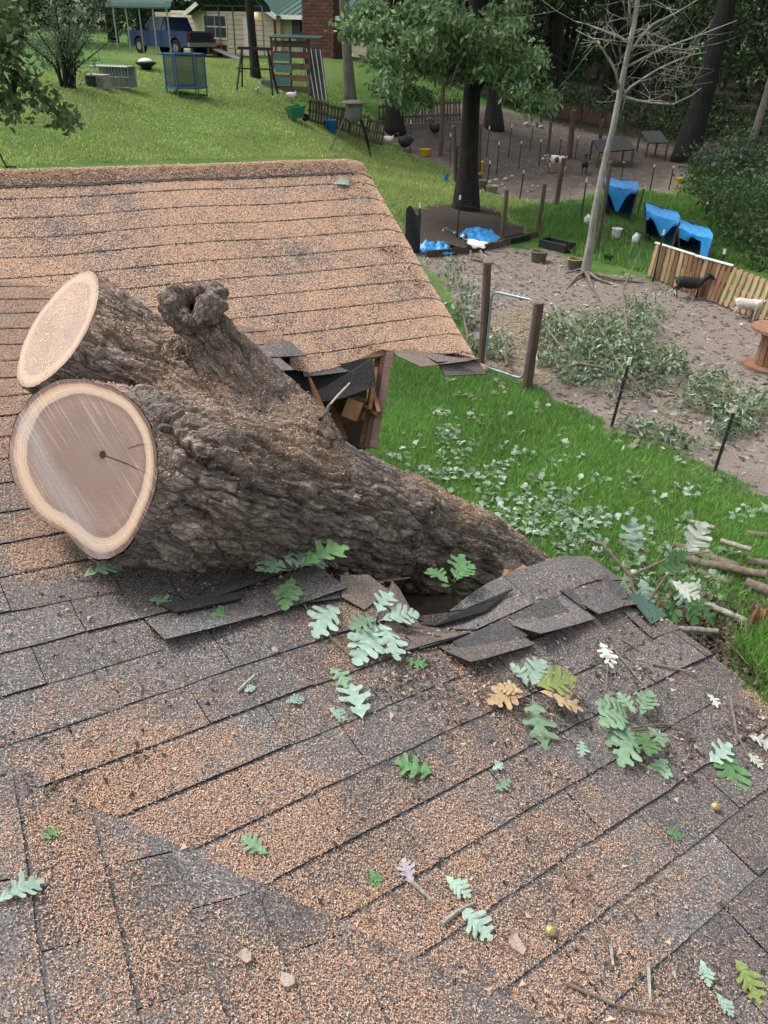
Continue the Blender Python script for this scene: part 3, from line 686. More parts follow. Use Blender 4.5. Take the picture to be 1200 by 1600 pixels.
def mat_cut(name, dusty, streak=1.0, pale=0.0):
    m, nt, b = new_mat(name); rg = attr(nt, 'ring'); pu = attr(nt, 'pu'); pv = attr(nt, 'pv')
    comb = nd(nt, 'ShaderNodeCombineXYZ'); lk(nt, pu, comb.inputs[0]); lk(nt, pv, comb.inputs[1])
    nz = noise(nt, comb.outputs[0], 7, 4, 0.6); r2 = mth(nt, 'ADD', rg, mth(nt, 'MULTIPLY', mth(nt, 'SUBTRACT', nz, 0.5), 0.10))
    c = ramp(nt, r2, [(0.0, (0.13, 0.085, 0.07)), (0.12, (0.20, 0.138, 0.115)), (0.45, (0.185, 0.125, 0.103)), (0.72, (0.215, 0.145, 0.118)), (0.805, (0.165, 0.108, 0.088)), (0.83, (0.42, 0.305, 0.222)), (0.9, (0.50, 0.365, 0.265)), (0.95, (0.36, 0.235, 0.16)), (0.985, (0.10, 0.06, 0.045))])
    if pale: c = mixc(nt, pale, c, (0.33, 0.25, 0.21))
    wv = mth(nt, 'SINE', mth(nt, 'MULTIPLY', r2, 210.0)); c = mixc(nt, mth(nt, 'MULTIPLY', mth(nt, 'ADD', wv, 1.0), 0.13), c, (0.10, 0.063, 0.05))
    # straight chainsaw strokes
    cs = nd(nt, 'ShaderNodeCombineXYZ'); lk(nt, mth(nt, 'MULTIPLY', attr(nt, 'sa'), 3.0), cs.inputs[0]); lk(nt, mth(nt, 'MULTIPLY', attr(nt, 'sb'), 190.0), cs.inputs[1])
    sm = noise(nt, cs.outputs[0], 1.0, 3, 0.6); gate = noise(nt, comb.outputs[0], 5, 2)
    c = mixc(nt, mth(nt, 'MULTIPLY', ramp(nt, sm, [(0.53, (0, 0, 0)), (0.68, (0.65,)*3)]), ramp(nt, gate, [(0.4, (0.0,)*3), (0.65, (1, 1, 1))])), c, (0.48, 0.40, 0.35))
    c = mixc(nt, ramp(nt, sm, [(0.3, (0.35,)*3), (0.42, (0, 0, 0))]), c, (0.16, 0.11, 0.10))
    # blue-grey iron stain band, tan dust below it
    band = mth(nt, 'ADD', attr(nt, 'sb'), mth(nt, 'MULTIPLY', mth(nt, 'SUBTRACT', noise(nt, comb.outputs[0], 5, 3), 0.5), 0.08))
    bf = ramp(nt, mth(nt, 'MULTIPLY', band, 2.0), [(0.26, (0, 0, 0)), (0.32, (0.75*streak,)*3), (0.42, (0.5*streak,)*3), (0.46, (0, 0, 0))])
    c = mixc(nt, mth(nt, 'MULTIPLY', bf, ramp(nt, sm, [(0.3, (0.35,)*3), (0.6, (1, 1, 1))])), c, (0.29, 0.275, 0.28))
    df = ramp(nt, mth(nt, 'MULTIPLY', band, 2.0), [(0.44, (0, 0, 0)), (0.5, (0.75*streak,)*3)])
    c = mixc(nt, mth(nt, 'MULTIPLY', df, ramp(nt, noise(nt, comb.outputs[0], 130, 3, 0.7), [(0.35, (0.2,)*3), (0.6, (1, 1, 1))])), c, (0.40, 0.29, 0.20))
    if dusty > 0:
        fz = noise(nt, comb.outputs[0], 120, 3, 0.7); big = noise(nt, comb.outputs[0], 6, 3)
        c = mixc(nt, mth(nt, 'MULTIPLY', ramp(nt, fz, [(0.42, (0, 0, 0)), (0.55, (dusty,)*3)]), ramp(nt, big, [(0.35, (0.3,)*3), (0.55, (1, 1, 1))])), c, (0.40, 0.285, 0.20))
    lk(nt, c, b.inputs['Base Color']); b.inputs['Roughness'].default_value = 0.75; bump(nt, b, mth(nt, 'ADD', sm, noise(nt, comb.outputs[0], 90, 3)), 0.35, 0.004)
    return m
def cap(loop, co, no, mat, name, pith, proud=0.002, label=None, order=True):
    no = np.asarray(no); x = norm(np.cross(no, [0, 0, 1.0])); y = np.cross(no, x); L = np.array(loop); c = L.mean(0)
    if order:
        an = np.arctan2((L-c)@y, (L-c)@x); nb = 220; out = []
        for k in range(nb):
            lo, hi = -pi+2*pi*k/nb, -pi+2*pi*(k+1)/nb; s = L[(an >= lo) & (an < hi)]
            if len(s): s = s[np.argmax(np.linalg.norm(s-c, axis=1))]; out.append(s)
        L = np.array(out)
    pc = c+x*pith[0]+y*pith[1]; pc = pc-no*((pc-np.asarray(co))@no); R = 26; V = []; ring = []; Ls0 = np.array([np.mean([L[(i+k) % len(L)] for k in range(-11, 12)], 0) for i in range(len(L))]); Ls = pc+(Ls0-pc)*.955
    for i in range(R+1):
        t = i/R
        for k_, (p, q) in enumerate(zip(L, Ls)):
            if i < R: V.append(pc+(q-pc)*(i/(R-1))+no*proud); ring.append(.965*i/(R-1))
            else: V.append(p*.5+Ls0[k_]*.5+no*proud*.3); ring.append(1.06)
    n = len(L); V = np.array(V); Fc = [(i*n+j, i*n+(j+1) % n, (i+1)*n+(j+1) % n, (i+1)*n+j) for i in range(R) for j in range(n)]
    o = np_mesh(name, V, Fc, mat, attrs={'ring': ring, 'pu': (V-pc)@x, 'pv': (V-pc)@y, 'sa': (V-pc)@x*-0.8+(V-pc)@y*0.6, 'sb': (V-pc)@x*0.6+(V-pc)@y*0.8}); under(o, trunk)
    if label: o['label'] = label
    return o, c, x, y
M_CUT1 = mat_cut('sawn_oak', 0.0, 0.6); M_CUT2 = mat_cut('sawn_oak_dusty', 0.75, 0.3, 0.45)
cap1, cc1, cx1, cy1 = cap(loop1, p1, n1, M_CUT1, 'sawn_face', (-0.055, -0.065), label='large pear-shaped saw cut with brown heartwood and pale rim')
cap2, cc2, cx2, cy2 = cap(loop2, p2, n2, M_CUT2, 'sawn_face', (0.0, 0.0), label='narrow upper saw cut half covered in sawdust')
# pith hole and drying cracks on the big cut
mb = MB(); pc = cc1-cx1*0.055-cy1*0.065; pc = pc-n1*((pc-p1)@n1)+n1*0.0035
mb.add([pc+(cx1*cos(a)+cy1*sin(a))*0.011 for a in np.linspace(0, 2*pi, 12, endpoint=False)], [tuple(range(12))]); under(mb.build('pith_hole', simple('dark_pith', (0.03, 0.02, 0.016), 0.9)), trunk)
for (r0_, r1_, ang, w_) in ((.012, .17, 6, .0012), (.09, .16, -24, .0009)):
    dv = -cx1*cos(radians(ang))+cy1*sin(radians(ang)); pv_ = np.cross(n1, dv); mb = MB(); mb.add([pc+dv*r0_+pv_*w_, pc+dv*(r0_*.5+r1_*.5)+pv_*w_*1.6+pv_*.003, pc+dv*r1_, pc+dv*(r0_*.5+r1_*.5)-pv_*w_*.6+pv_*.003, pc+dv*r0_-pv_*w_], [(0, 1, 2, 3, 4)]); under(mb.build('drying_crack', simple('dark_pith', (0.03, 0.02, 0.016), 0.9)), trunk)
print('LEDGE', float(_vis.max()), int((_bd<20).sum()), float(H.max()), float(H.min()))
# ------------------------------------------------------------------ what the break laid bare
def S_at(S, px, py, h=0.0): p = S.hit(px, py); return p+S.n*(float(S.h(*[np.array(q) for q in S.uvp(p)]))+h)
def sheet(pts, th, name, mats, parent, up=None, label=None):
    P = [np.asarray(p, float) for p in pts]; c = np.mean(P, 0); nn = norm(np.cross(P[1]-P[0], P[2]-P[0]))
    if nn@(CAMP-c) < 0: nn = -nn
    n = len(P); mb = MB(); mid = c; mb.add(P+[mid]+[p-nn*th for p in P]+[mid-nn*th], [(i, (i+1) % n, n) for i in range(n)]); o = n+1
    for i in range(n): mb.f += [(i, o+i, o+(i+1) % n, (i+1) % n), (o+(i+1) % n, o+i, o+n)]; mb.mi += [1, 1]
    ob = mb.build(name, mats, parent)
    if label: ob['label'] = label
    return ob
M_SHG = None
def mat_tint(base, name, col, fac):
    m = base.copy(); m.name = name; nt = m.node_tree; b = nt.nodes['Principled BSDF']; src = b.inputs['Base Color'].links[0].from_socket
    lk(nt, mixc(nt, fac, src, col), b.inputs['Base Color']); return m
M_SHD = mat_tint(M_SH, 'dark_underlay_shingle', (0.03, 0.033, 0.037), 0.6); M_SHG = mat_tint(M_SH, 'mossy_green_shingle', (0.03, 0.11, 0.08), 0.65)
M_SHT = mat_tint(M_SH, 'dusty_shingle', (0.22, 0.145, 0.10), 0.35)
LOOSE = [([(529, 908), (574, 906), (609, 923), (566, 962), (531, 944)], (.05, .05, .05, .045, .05), M_SHT), ([(613, 906), (626, 912), (667, 962), (637, 974), (600, 944)], (.03, .03, .02, .022, .03), M_SHT),
 ([(632, 998), (690, 974), (742, 985), (701, 1000), (654, 1019)], (.03, .02, .02, .035, .03), M_SHT), ([(707, 1002), (791, 966), (825, 996), (733, 1037)], (.02, .02, .035, .045), M_SHD),
 ([(795, 964), (862, 936), (900, 974), (827, 996)], (.02, .02, .045, .035), M_SHD), ([(718, 962), (825, 931), (831, 947), (746, 978)], (.03, .03, .035, .035), M_SH),
 ([(871, 931), (946, 902), (979, 939), (910, 960)], (.03, .03, .055, .055), M_SHD), ([(979, 929), (1008, 922), (1046, 956), (1017, 977)], (.03, .03, .03, .03), M_SHG),
 ([(476, 942), (527, 922), (529, 946), (482, 952)], (.03, .04, .05, .05), M_SHD), ([(246, 938), (380, 925), (375, 942), (275, 962)], (.03, .03, .05, .05), M_SHD),
 ([(655, 940), (705, 932), (770, 938), (800, 926), (760, 950), (690, 948)], (.05, .04, .05, .04, .06, .06), M_SH)]
for pts, hs, m in LOOSE: sheet([S_at(SB, x, y, .007+h*.28) for (x, y), h in zip(pts, hs)], 0.005, 'shingle', [m, M_FELT], deckB)
for pts, m in (([(598, 546), (640, 548), (735, 566), (655, 579)], M_SHT), ([(655, 552), (750, 553), (752, 557), (680, 572)], M_SHT)):
    sheet([S_at(SC, x, y, .004+.01*i) for i, (x, y) in enumerate(pts)], 0.006, 'shingle', [m, M_FELT], deckC)
# main wall below the steep slope, its corner where the trim board hangs
Pw = SC.hit(606, 550); XD = norm(np.array([SC.c[0], SC.c[1], 0])); BK = norm(np.array([SC.s[0], SC.s[1], 0]))
def wall_quad(a, b, z0, z1a, z1b, th, nrm, name, mat, parent):
    mb = MB(); a = np.asarray(a); b = np.asarray(b); q = [np.r_[a[:2], z0], np.r_[b[:2], z0], np.r_[b[:2], z1b], np.r_[a[:2], z1a]]
    mb.add(q+[p+nrm*th for p in q], [(0, 1, 2, 3), (7, 6, 5, 4), (0, 4, 5, 1), (1, 5, 6, 2), (2, 6, 7, 3), (3, 7, 4, 0)]); return mb.build(name, mat, parent)
M_WALLB = simple('dark_wall_and_backing', (0.065, 0.042, 0.03), 0.85, (0.03, 0.02, 0.015), 4, 0.3, stretch=(6, 6, 1))  # brown wall wood; its dark tone also stands in for shade in the hole
Wc = Pw+BK*0.25; zt = 3.52
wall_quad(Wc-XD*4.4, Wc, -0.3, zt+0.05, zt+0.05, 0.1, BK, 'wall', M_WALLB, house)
wall_quad(Wc, Wc+BK*4.6, -0.3, zt+.05, zt-0.4, 0.1, -XD, 'wall', M_SIDING, house)
wall_quad(Wc+BK*4.6, Wc+BK*4.6-XD*4.4, -0.3, zt-.9, zt-.9, 0.1, -BK, 'wall', M_SIDING, house)
# added dark sheet below the flattened slope, painting the hole's shade, and a knee wall on its open side
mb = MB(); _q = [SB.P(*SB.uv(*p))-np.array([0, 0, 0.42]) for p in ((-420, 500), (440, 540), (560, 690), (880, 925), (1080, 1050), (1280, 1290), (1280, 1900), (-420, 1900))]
mb.add(_q+[p-np.array([0, 0, .03]) for p in _q], [tuple(range(8)), tuple(range(15, 7, -1))]+[(i, 8+i, 8+(i+1) % 8, (i+1) % 8) for i in range(8)]); mb.build('hole_dark_sheet', M_WALLB, house)
for (pxa, pxb) in (((1080, 1060), (1280, 1290)), ):
    a = SB.hit(*pxa)-XD*0.12; b = SB.hit(*pxb)-XD*0.12; wall_quad(a, b, -0.3, a[2]-.06, b[2]-.06, 0.1, -XD, 'wall', M_SIDING, house)
a = SB.hit(860, 1000); b = SB.hit(1080, 1080); wall_quad(a, b, -0.3, a[2]-.3, b[2]-.2, 0.08, -BK, 'wall', M_SIDING, house)
for i, px in enumerate((60, 200, 340)):        # rafters of the flattened slope
    u, v = SB.uv(px, 980); mb = MB(); mb.beam(SB.P(u, v-1.2, -.12), SB.P(u, v+1.1, -.12), 0.04, 0.14, SB.n); mb.build('rafter', M_LUM, house)
for px, l in ((560, .55), (700, .5), (850, .6), (980, .7)):
    u, v = SB.uv(px, 1010); mb = MB(); mb.beam(SB.P(u, v-1.3, -.14), SB.P(u, v+.1, -.14), 0.04, 0.14, SB.n); mb.build('rafter', M_LUM, house)
# hanging flap of underlay, broken lumber, corner trim
fl = [at(435, 588, 4.02), at(510, 575, 4.08), at(582, 560, 4.12), at(588, 603, 4.13), at(536, 622, 4.06), at(509, 627, 4.04), at(470, 633, 3.99), at(440, 630, 3.97)]
o = sheet(fl, 0.006, 'torn_roofing_flap', [M_SHD, M_FELT], house)
M_BROK = simple('broken_lumber', (0.27, 0.135, 0.065), 0.8, (0.12, 0.055, 0.03), 9, 0.4, stretch=(1, 1, 6))
sheet([at(482, 588, 3.96), at(487, 592, 3.96), at(509, 640, 3.93), at(500, 646, 3.92), at(492, 630, 3.94)], 0.012, 'splintered_board', [M_BROK, M_BROK], house)
mb = MB(); mb.beam(at(550, 640, 4.1), at(566, 636, 4.5), 0.085, 0.10, (.3, 0, 1)); mb.build('broken_beam', simple('cut_lumber_end', (0.25, 0.14, 0.07), 0.85, (0.14, 0.07, 0.035), 12, 0.4), house)
mb = MB(); mb.beam(at(505, 655, 4.3), at(560, 640, 4.35), 0.1, 0.06); mb.beam(at(510, 640, 4.3), at(530, 690, 4.2), 0.09, 0.05); mb.build('broken_beam', M_BROK, house)
mb = MB(); mb.tube([at(547, 598, 3.98), at(528, 618, 3.95), at(507, 642, 3.9)], [.004, .006, .004], 6); mb.build('splinter', simple('pale_splinter', (0.55, 0.42, 0.28), 0.8), house)
for k, (dx, w, dd, m) in enumerate(((0, .055, 0, M_TRIM), (-9, .04, .03, M_TRIM), (-17, .05, .06, M_BROK))):
    mb = MB(); a = at(610+dx, 549, 4.24+dd); b = at(583+dx, 700, 4.16+dd); mb.beam(a, b, w*0.75, 0.05, CAMP-a); mb.build('corner_trim_board', m, house)
for (a, b, w) in (((588, 575, 4.2), (578, 640, 4.14), .03), ((580, 600, 4.22), (592, 645, 4.12), .025), ((560, 630, 4.2), (590, 650, 4.15), .03)):
    mb = MB(); mb.beam(at(*a), at(*b), w, .02, (1, 0, 0)); mb.build('splintered_board', M_BROK, house)
# shattered sheathing end beside the trunk
sheet([at(782, 912, 2.98), at(790, 884, 2.99), at(812, 880, 3.0), at(838, 892, 3.02), at(852, 906, 3.0), at(815, 913, 2.97)], 0.03, 'splintered_sheathing', [M_FRESH, M_BROK], house)
sheet([at(786, 888, 2.955), at(790, 876, 2.96), at(804, 873, 2.96), at(816, 882, 2.955), at(803, 890, 2.95)], 0.006, 'shingle', [M_SHD, M_FELT], deckB)
for (a, b, r) in (((530, 905, 2.68), (640, 903, 2.75), .005),):
    mb = MB(); p = at(*a); q = at(*b); m_ = (p+q)/2+np.array([0, 0, -.015]); mb.tube([p, m_, q], [r*.6, r, r*.5], 5); mb.build('torn_felt_edge', simple('torn_felt', (0.14, 0.11, 0.1), 0.9), house)

# ------------------------------------------------------------------ sawdust
def blobs(S, lst):
    return [(S.uv(x, y), a, r) for x, y, a, r in lst]
BB = blobs(SB, [(60, 540, 1.1, .7), (60, 700, 1.0, .5), (60, 810, .9, .3), (-40, 600, 1.0, .6), (200, 870, .5, .25), (150, 1000, .15, .4), (130, 1190, .75, .26), (300, 1225, .75, .28), (420, 1290, .55, .25), (520, 1390, .6, .22), (620, 1475, .9, .24), (760, 1530, .85, .26), (950, 1580, .6, .3), (560, 960, .35, .2), (270, 1010, .3, .2), (470, 1050, .35, .25), (640, 1220, .28, .4), (820, 1270, .3, .4), (980, 1330, .28, .4), (1100, 1250, .12, .3), (1100, 1450, .2, .4), (860, 890, .5, .1)])
AB = blobs(SA, [(100, 1285, .9, .16), (40, 1420, .3, .2), (140, 1500, .85, .2), (230, 1480, .4, .15), (520, 1570, .8, .2), (420, 1560, .45, .2), (640, 1590, .9, .25), (300, 1370, .12, .2), (60, 1560, .3, .2), (170, 1340, .5, .12)])
def dens_of(S, u, v):
    if S is SC:
        rd = rC_n[0]*u+rC_n[1]*v-rC_o
        d = 0.64+0.3*np.exp(-(rd/0.12)**2)+0.22*np.exp(-((v-vRidge)/0.1)**2)+0.1*np.exp(-((u+2.0)/.8)**2)
    else:
        d = np.full(np.shape(u), -.03 if S is SB else -.03)
        for p, a, r in (BB if S is SB else AB): d = d+a*(.56 if S is SB else .62)*np.exp(-((u-p[0])**2+(v-p[1])**2)/r**2)
        if S is SB:
            d = d+.75*sstep(1.7, 2.3, v)
            for (x, y, r, k) in ((1060, 1010, .38, .85), (800, 1000, .2, .7), (950, 930, .25, .8), (250, 950, .22, .4)):
                p = SB.uv(x, y); d = d*(1-k*np.exp(-((u-p[0])**2+(v-p[1])**2)/r**2))
        else:
            p = SA.uv(330, 1380); d = d*(1-.5*np.exp(-((u-p[0])**2+(v-p[1])**2)/.16**2))
    q = np.stack([u*3.2, v*3.2, 0*u], -1); n = fbm(q, 5, 61); n2 = fbm(q*6+3, 3, 67); 
    if S is not SC: return np.clip(d*1.08+(n-0.5)*1.8+(n2-.5)*.7, 0.17, 1)**1.7*(.92 if S is SB else .8)
    return np.clip(d+(n-0.5)*1.3+(n2-.5)*.7, 0.1, 1)**1.25
def chips(P, N, L, Wd, cols, flat=0.26):
    k = len(P); r = RNG; t = r.normal(size=(k, 3)); t -= (t*N).sum(1, keepdims=True)*N; t /= np.linalg.norm(t, axis=1, keepdims=True)+1e-9
    b = np.cross(N, t); t = t+N*r.normal(0, flat, (k, 1))*0.6; b = b+N*r.normal(0, flat, (k, 1)); l = L*r.uniform(.5, 1.35, (k, 1)); w = Wd*r.uniform(.5, 1.4, (k, 1))
    V = np.stack([P-t*l/2, P+t*l/2+b*w*.3, P+b*w], 1).reshape(-1, 3); F = np.arange(3*k).reshape(-1, 3); return V, F, cols[r.integers(0, len(cols), k)]*r.uniform(.75, 1.2, (k, 1))
DUSTC = np.array([(0.54, 0.29, 0.17), (0.58, 0.34, 0.205), (0.64, 0.42, 0.27), (0.48, 0.25, 0.145), (0.66, 0.45, 0.30), (0.70, 0.53, 0.39), (0.40, 0.21, 0.125), (0.60, 0.35, 0.21), (0.56, 0.31, 0.18), (0.52, 0.28, 0.16)])
DUSTB = np.array([(.31, .145, .08), (.38, .19, .11), (.44, .25, .15), (.24, .11, .065), (.50, .33, .215), (.36, .17, .095), (.33, .16, .09), (.50, .37, .26), (.42, .21, .12)]); DUSTB = DUSTB*1.06+np.array([.02, .045, .045]); DUSTC = DUSTC*.78+np.array([.60, .50, .42])*.20
def mat_col(name, rough=0.85, sss=False, spec=0.2):
    m, nt, b = new_mat(name); lk(nt, attr(nt, 'col', 'Color'), b.inputs['Base Color']); b.inputs['Roughness'].default_value = rough; b.inputs['Specular IOR Level'].default_value = spec; return m
M_DUST = mat_col('oak_sawdust', 0.9)
VV, FF, CCc = [], [], []; base = 0
def put(V, F, c):
    global base
    VV.append(V); FF.append(F+base); CCc.append(c); base += len(V)
for S, poly, planes, rate, (ua, ub, va, vb) in ((SC, Cpoly, [(rC_n, rC_o), (hC_n, hC_o-.25)], 100000, (-2.9, uR, -1.9, vRidge)), (SB, Bpoly, [(vB_n, vB_o), (rB_n, rB_o), (hB_n, hB_o-.2)], 150000, (-3.3, 1.9, -1.3, 3.3)), (SA, Apoly, [(vA_n, vA_o)], 140000, (-.9, .9, -.9, .9))):
    n = int((ub-ua)*(vb-va)*rate); u = RNG.uniform(ua, ub, n); v = RNG.uniform(va, vb, n); ok = in_poly(u, v, poly)
    for nn, off in planes: ok &= (nn[0]*u+nn[1]*v) > off
    u, v = u[ok], v[ok]; P0 = S.O+u[:, None]*S.c+v[:, None]*S.s; px = proj(P0); ok = (px[:, 0] > -90) & (px[:, 0] < 1290) & (px[:, 1] > 200) & (px[:, 1] < 1690); u, v = u[ok], v[ok]
    ok = RNG.random(len(u)) < dens_of(S, u, v); u, v = u[ok], v[ok]
    ph = np.mod(v-(vC if S is SC else 0.0 if S is SB else 0.02), EXPO); ok = (ph < EXPO-(0.007 if S is SC else 0.010)) | (RNG.random(len(u)) < .15); u, v, ph = u[ok], v[ok], ph[ok]
    P = S.P(u, v, 0.004+0.005*(EXPO+.03-ph)/(EXPO+.03)+RNG.uniform(-.001, .004, len(u)))
    big = 0.95 if S is SC else 0.64; put(*chips(P, np.broadcast_to(S.n, P.shape), 0.0088*big, 0.0039*big, DUSTC if S is SC else DUSTB))
# ridge crest
n = 60000; u = RNG.uniform(-2.8, uR, n); w = RNG.uniform(-.13, .13, n); P = np.where((w < 0)[:, None], SC.P(u, vRidge+np.minimum(w, 0), 0.0175), SC.P(u, np.full(n, vRidge), 0.0175)+back_dn*np.maximum(w, 0)[:, None])
ok = RNG.random(n) < .45+.5*fbm(P*9, 3, 3); P = P[ok]; put(*chips(P, np.broadcast_to(np.array([0, 0, 1.]), P.shape), 0.0105, 0.0048, DUSTC))
sd = np_mesh('sawdust', np.concatenate(VV), np.concatenate(FF), M_DUST, kind='stuff', cols=np.concatenate(CCc)); tag(sd, 'orange and tan sawdust scattered thickly over the shingled roof', 'sawdust', kind='stuff')
print('chips', len(sd.data.polygons))
# on the trunk
TN2 = vert_normals(TV, TF); _n = 170000; ii = RNG.integers(0, len(TV), _n); P = TV[ii]; N = TN2[ii]
keep = ((P-p1)@n1 < -0.01) & ~(((P-p2)@n2 > -0.01) & (who[ii] == 1)) & (RNG.random(_n) < np.clip(dust[ii]*1.1+0.06*(N[:, 2] > .35), 0, 1))
P, N = P[keep], N[keep]; V, F, c = chips(P+N*.002+RNG.normal(0, .002, P.shape), N, 0.0095, 0.004, DUSTC*np.array([.72, .76, .82]))
td = np_mesh('sawdust', V, F, M_DUST, kind='stuff', cols=c); tag(td, 'sawdust lying on top of the fallen trunk', 'sawdust', kind='stuff')
kk = RNG.uniform(-1, 1, (1800, 2)); kk = kk[(kk**2).sum(1) < 1]; P = cc2+kk[:, :1]*cx2*.21+kk[:, 1:]*cy2*.21; P = P-n2*((P-p2)@n2)[:, None]+n2*.004
keep = (fbm(P*9, 3, 71) > .42) & (RNG.random(len(P)) < .8); P = P[keep]; V, F, c = chips(P, np.broadcast_to(n2, P.shape), .008, .0035, DUSTC*.6+np.array([.30, .24, .19]))
ok = np.array([True]*len(P)); cd = np_mesh('clinging_sawdust', V, F, M_DUST, kind='stuff', cols=c); under(cd, trunk)
# ------------------------------------------------------------------ oak leaves, twigs and acorns on the roof
def oak_leaf(n=0, lobes=4, w=0.30, seed=0, bend=0.12, fold=0.10, lo=False):
    """lobed oak leaf: finger-like rounded lobes with deep sinuses either side of the midrib"""
    r = random.Random(seed); bz = r.uniform(.4, 1)*bend*r.choice((.5, 1, 1)); cur = r.uniform(-.10, .10)
    def side():
        o = [(0.0, .006), (.12, .010)]; xs = [.16+.80*(k/(lobes+.45))**1.0 for k in range(lobes)]; wd = {3: (.55, 1.0, .8), 4: (.45, .85, 1.0, .62), 5: (.35, .7, 1.0, .9, .55)}[lobes]
        for k, x in enumerate(xs):
            tw = w*wd[k]*r.uniform(.85, 1.15); sp = .80/(lobes+.45); sl = .10+.25*tw
            o += [(x, .035+.02*k), (x+sl*.55, tw*.55), (x+sl*.8, tw*.92), (x+sl+.03, tw), (x+sl+.07, tw*.9), (x+sl*.9+.06, tw*.55)] if not lo else [(x, .04+.02*k), (x+sl*.9, tw), (x+sl+.06, tw*.8)]
        return o+([(.94, .06), (.97, .10), (1.01, .085), (1.04, .045), (1.05, .004)] if not lo else [(.95, .08), (1.05, .004)])
    A, B = side(), side(); m = len(A); L, R_, Mi = [], [], []
    for i in range(m):
        t = i/(m-1); xm = 1.04*t; f = lambda x: cur*math.sin(pi*min(1, x)); g = lambda x, y: bz*math.sin(pi*min(1, x))+fold*abs(y)+.03*math.sin(8*x+20*y+seed)*min(1, abs(y)*6)
        Mi.append((xm, f(xm), g(xm, 0))); L.append((A[i][0], f(A[i][0])+A[i][1], g(*A[i]))); R_.append((B[i][0], f(B[i][0])-B[i][1], g(B[i][0], -B[i][1])))
    V = L+Mi+R_; F = [(i, m+i, m+i+1, i+1) for i in range(m-1)]+[(m+i, 2*m+i, 2*m+i+1, m+i+1) for i in range(m-1)]
    return V, F
def mat_leaf(name, col, col2, rough=0.78, trans=0.25):
    m, nt, b = new_mat(name); v = coords(nt, 'Object'); oi = nd(nt, 'ShaderNodeObjectInfo').outputs['Random']
    c = ramp(nt, noise(nt, v, 9, 4, 0.6), [(0.3, col2), (0.62, col)])
    hs = nd(nt, 'ShaderNodeHueSaturation'); lk(nt, c, hs.inputs['Color']); lk(nt, mth(nt, 'ADD', mth(nt, 'MULTIPLY', oi, 0.4), 0.8), hs.inputs['Value']); c = hs.outputs[0]
    sx = nd(nt, 'ShaderNodeSeparateXYZ'); lk(nt, nd(nt, 'ShaderNodeTexCoord').outputs['Object'], sx.inputs[0])
    rib = mth(nt, 'LESS_THAN', mth(nt, 'ABSOLUTE', mth(nt, 'SINE', mth(nt, 'MULTIPLY', mth(nt, 'SUBTRACT', sx.outputs[0], mth(nt, 'ABSOLUTE', sx.outputs[1])), 28.0))), 0.10)
    c = mixc(nt, mth(nt, 'MULTIPLY', rib, 0.35), c, tuple(min(1, q*1.5+.03) for q in col))
    lk(nt, c, b.inputs['Base Color']); b.inputs['Roughness'].default_value = rough
    tr = nd(nt, 'ShaderNodeBsdfTranslucent'); lk(nt, c, tr.inputs[0]); mx = nd(nt, 'ShaderNodeMixShader'); mx.inputs[0].default_value = trans
    lk(nt, b.outputs[0], mx.inputs[1]); lk(nt, tr.outputs[0], mx.inputs[2]); lk(nt, mx.outputs[0], nt.nodes['Material Output'].inputs[0]); return m
ML = {'pale': mat_leaf('leaf_underside_pale', (0.34, 0.46, 0.375), (0.24, 0.345, 0.28)), 'green': mat_leaf('leaf_green', (0.13, 0.26, 0.10), (0.08, 0.17, 0.07), 0.6),
      'grey': mat_leaf('leaf_greygreen', (0.24, 0.36, 0.23), (0.15, 0.25, 0.15)), 'tan': mat_leaf('leaf_dry_tan', (0.46, 0.33, 0.20), (0.30, 0.20, 0.11)),
      'yellow': mat_leaf('leaf_yellowgreen', (0.26, 0.33, 0.10), (0.17, 0.22, 0.07)), 'lilac': mat_leaf('leaf_dry_lilac', (0.40, 0.38, 0.42), (0.28, 0.25, 0.27)), 'white': mat_leaf('leaf_bleached', (0.55, 0.58, 0.50), (0.42, 0.45, 0.38))}
LEAFM = []
for k in range(7):
    V, Fc = oak_leaf(0, (3, 4, 4, 5, 4, 3, 5)[k], random.uniform(.30, .40), k*13+1); me = bpy.data.meshes.new('oak_leaf'); me.from_pydata(V, [], Fc); me.polygons.foreach_set('use_smooth', [True]*len(Fc)); LEAFM.append(me)
LEAFC = {}
def leaf_mesh(kind):
    k = random.randrange(7)
    if (k, kind) not in LEAFC: m = LEAFM[k].copy(); m.materials.append(ML[kind]); LEAFC[(k, kind)] = m
    return LEAFC[(k, kind)]
def basis(nrm, d):
    z = Vector(nrm).normalized(); x = Vector(d); x = (x-z*x.dot(z)).normalized(); y = z.cross(x); return Matrix((x, y, z)).transposed()
def lay_leaf(S, a, b, kind, parent=None, h=0.012, tiltx=None, name='oak_leaf'):
    """leaf from stem pixel a to tip pixel b lying on slope S"""
    P, Q = S_at(S, *a, h), S_at(S, *b, h); L = np.linalg.norm(Q-P)*1.08; n = Vector(S.n)
    o = bpy.data.objects.new(name, leaf_mesh(kind)); COL.objects.link(o)
    n = (n+Vector((random.gauss(0, .06), random.gauss(0, .06), 0))).normalized() if tiltx is None else (n+Vector(tiltx)).normalized()
    R = basis(n, Q-P); M = Matrix.Translation(P) @ R.to_4x4() @ Matrix.Diagonal((L, L, L, 1))
    if parent is not None: o.parent = parent; o.matrix_parent_inverse = Matrix.Translation(-Vector(parent.location))
    o.matrix_world = M; o.matrix_basis = M; return o
GL = 'oak leaves lying on the shingles'
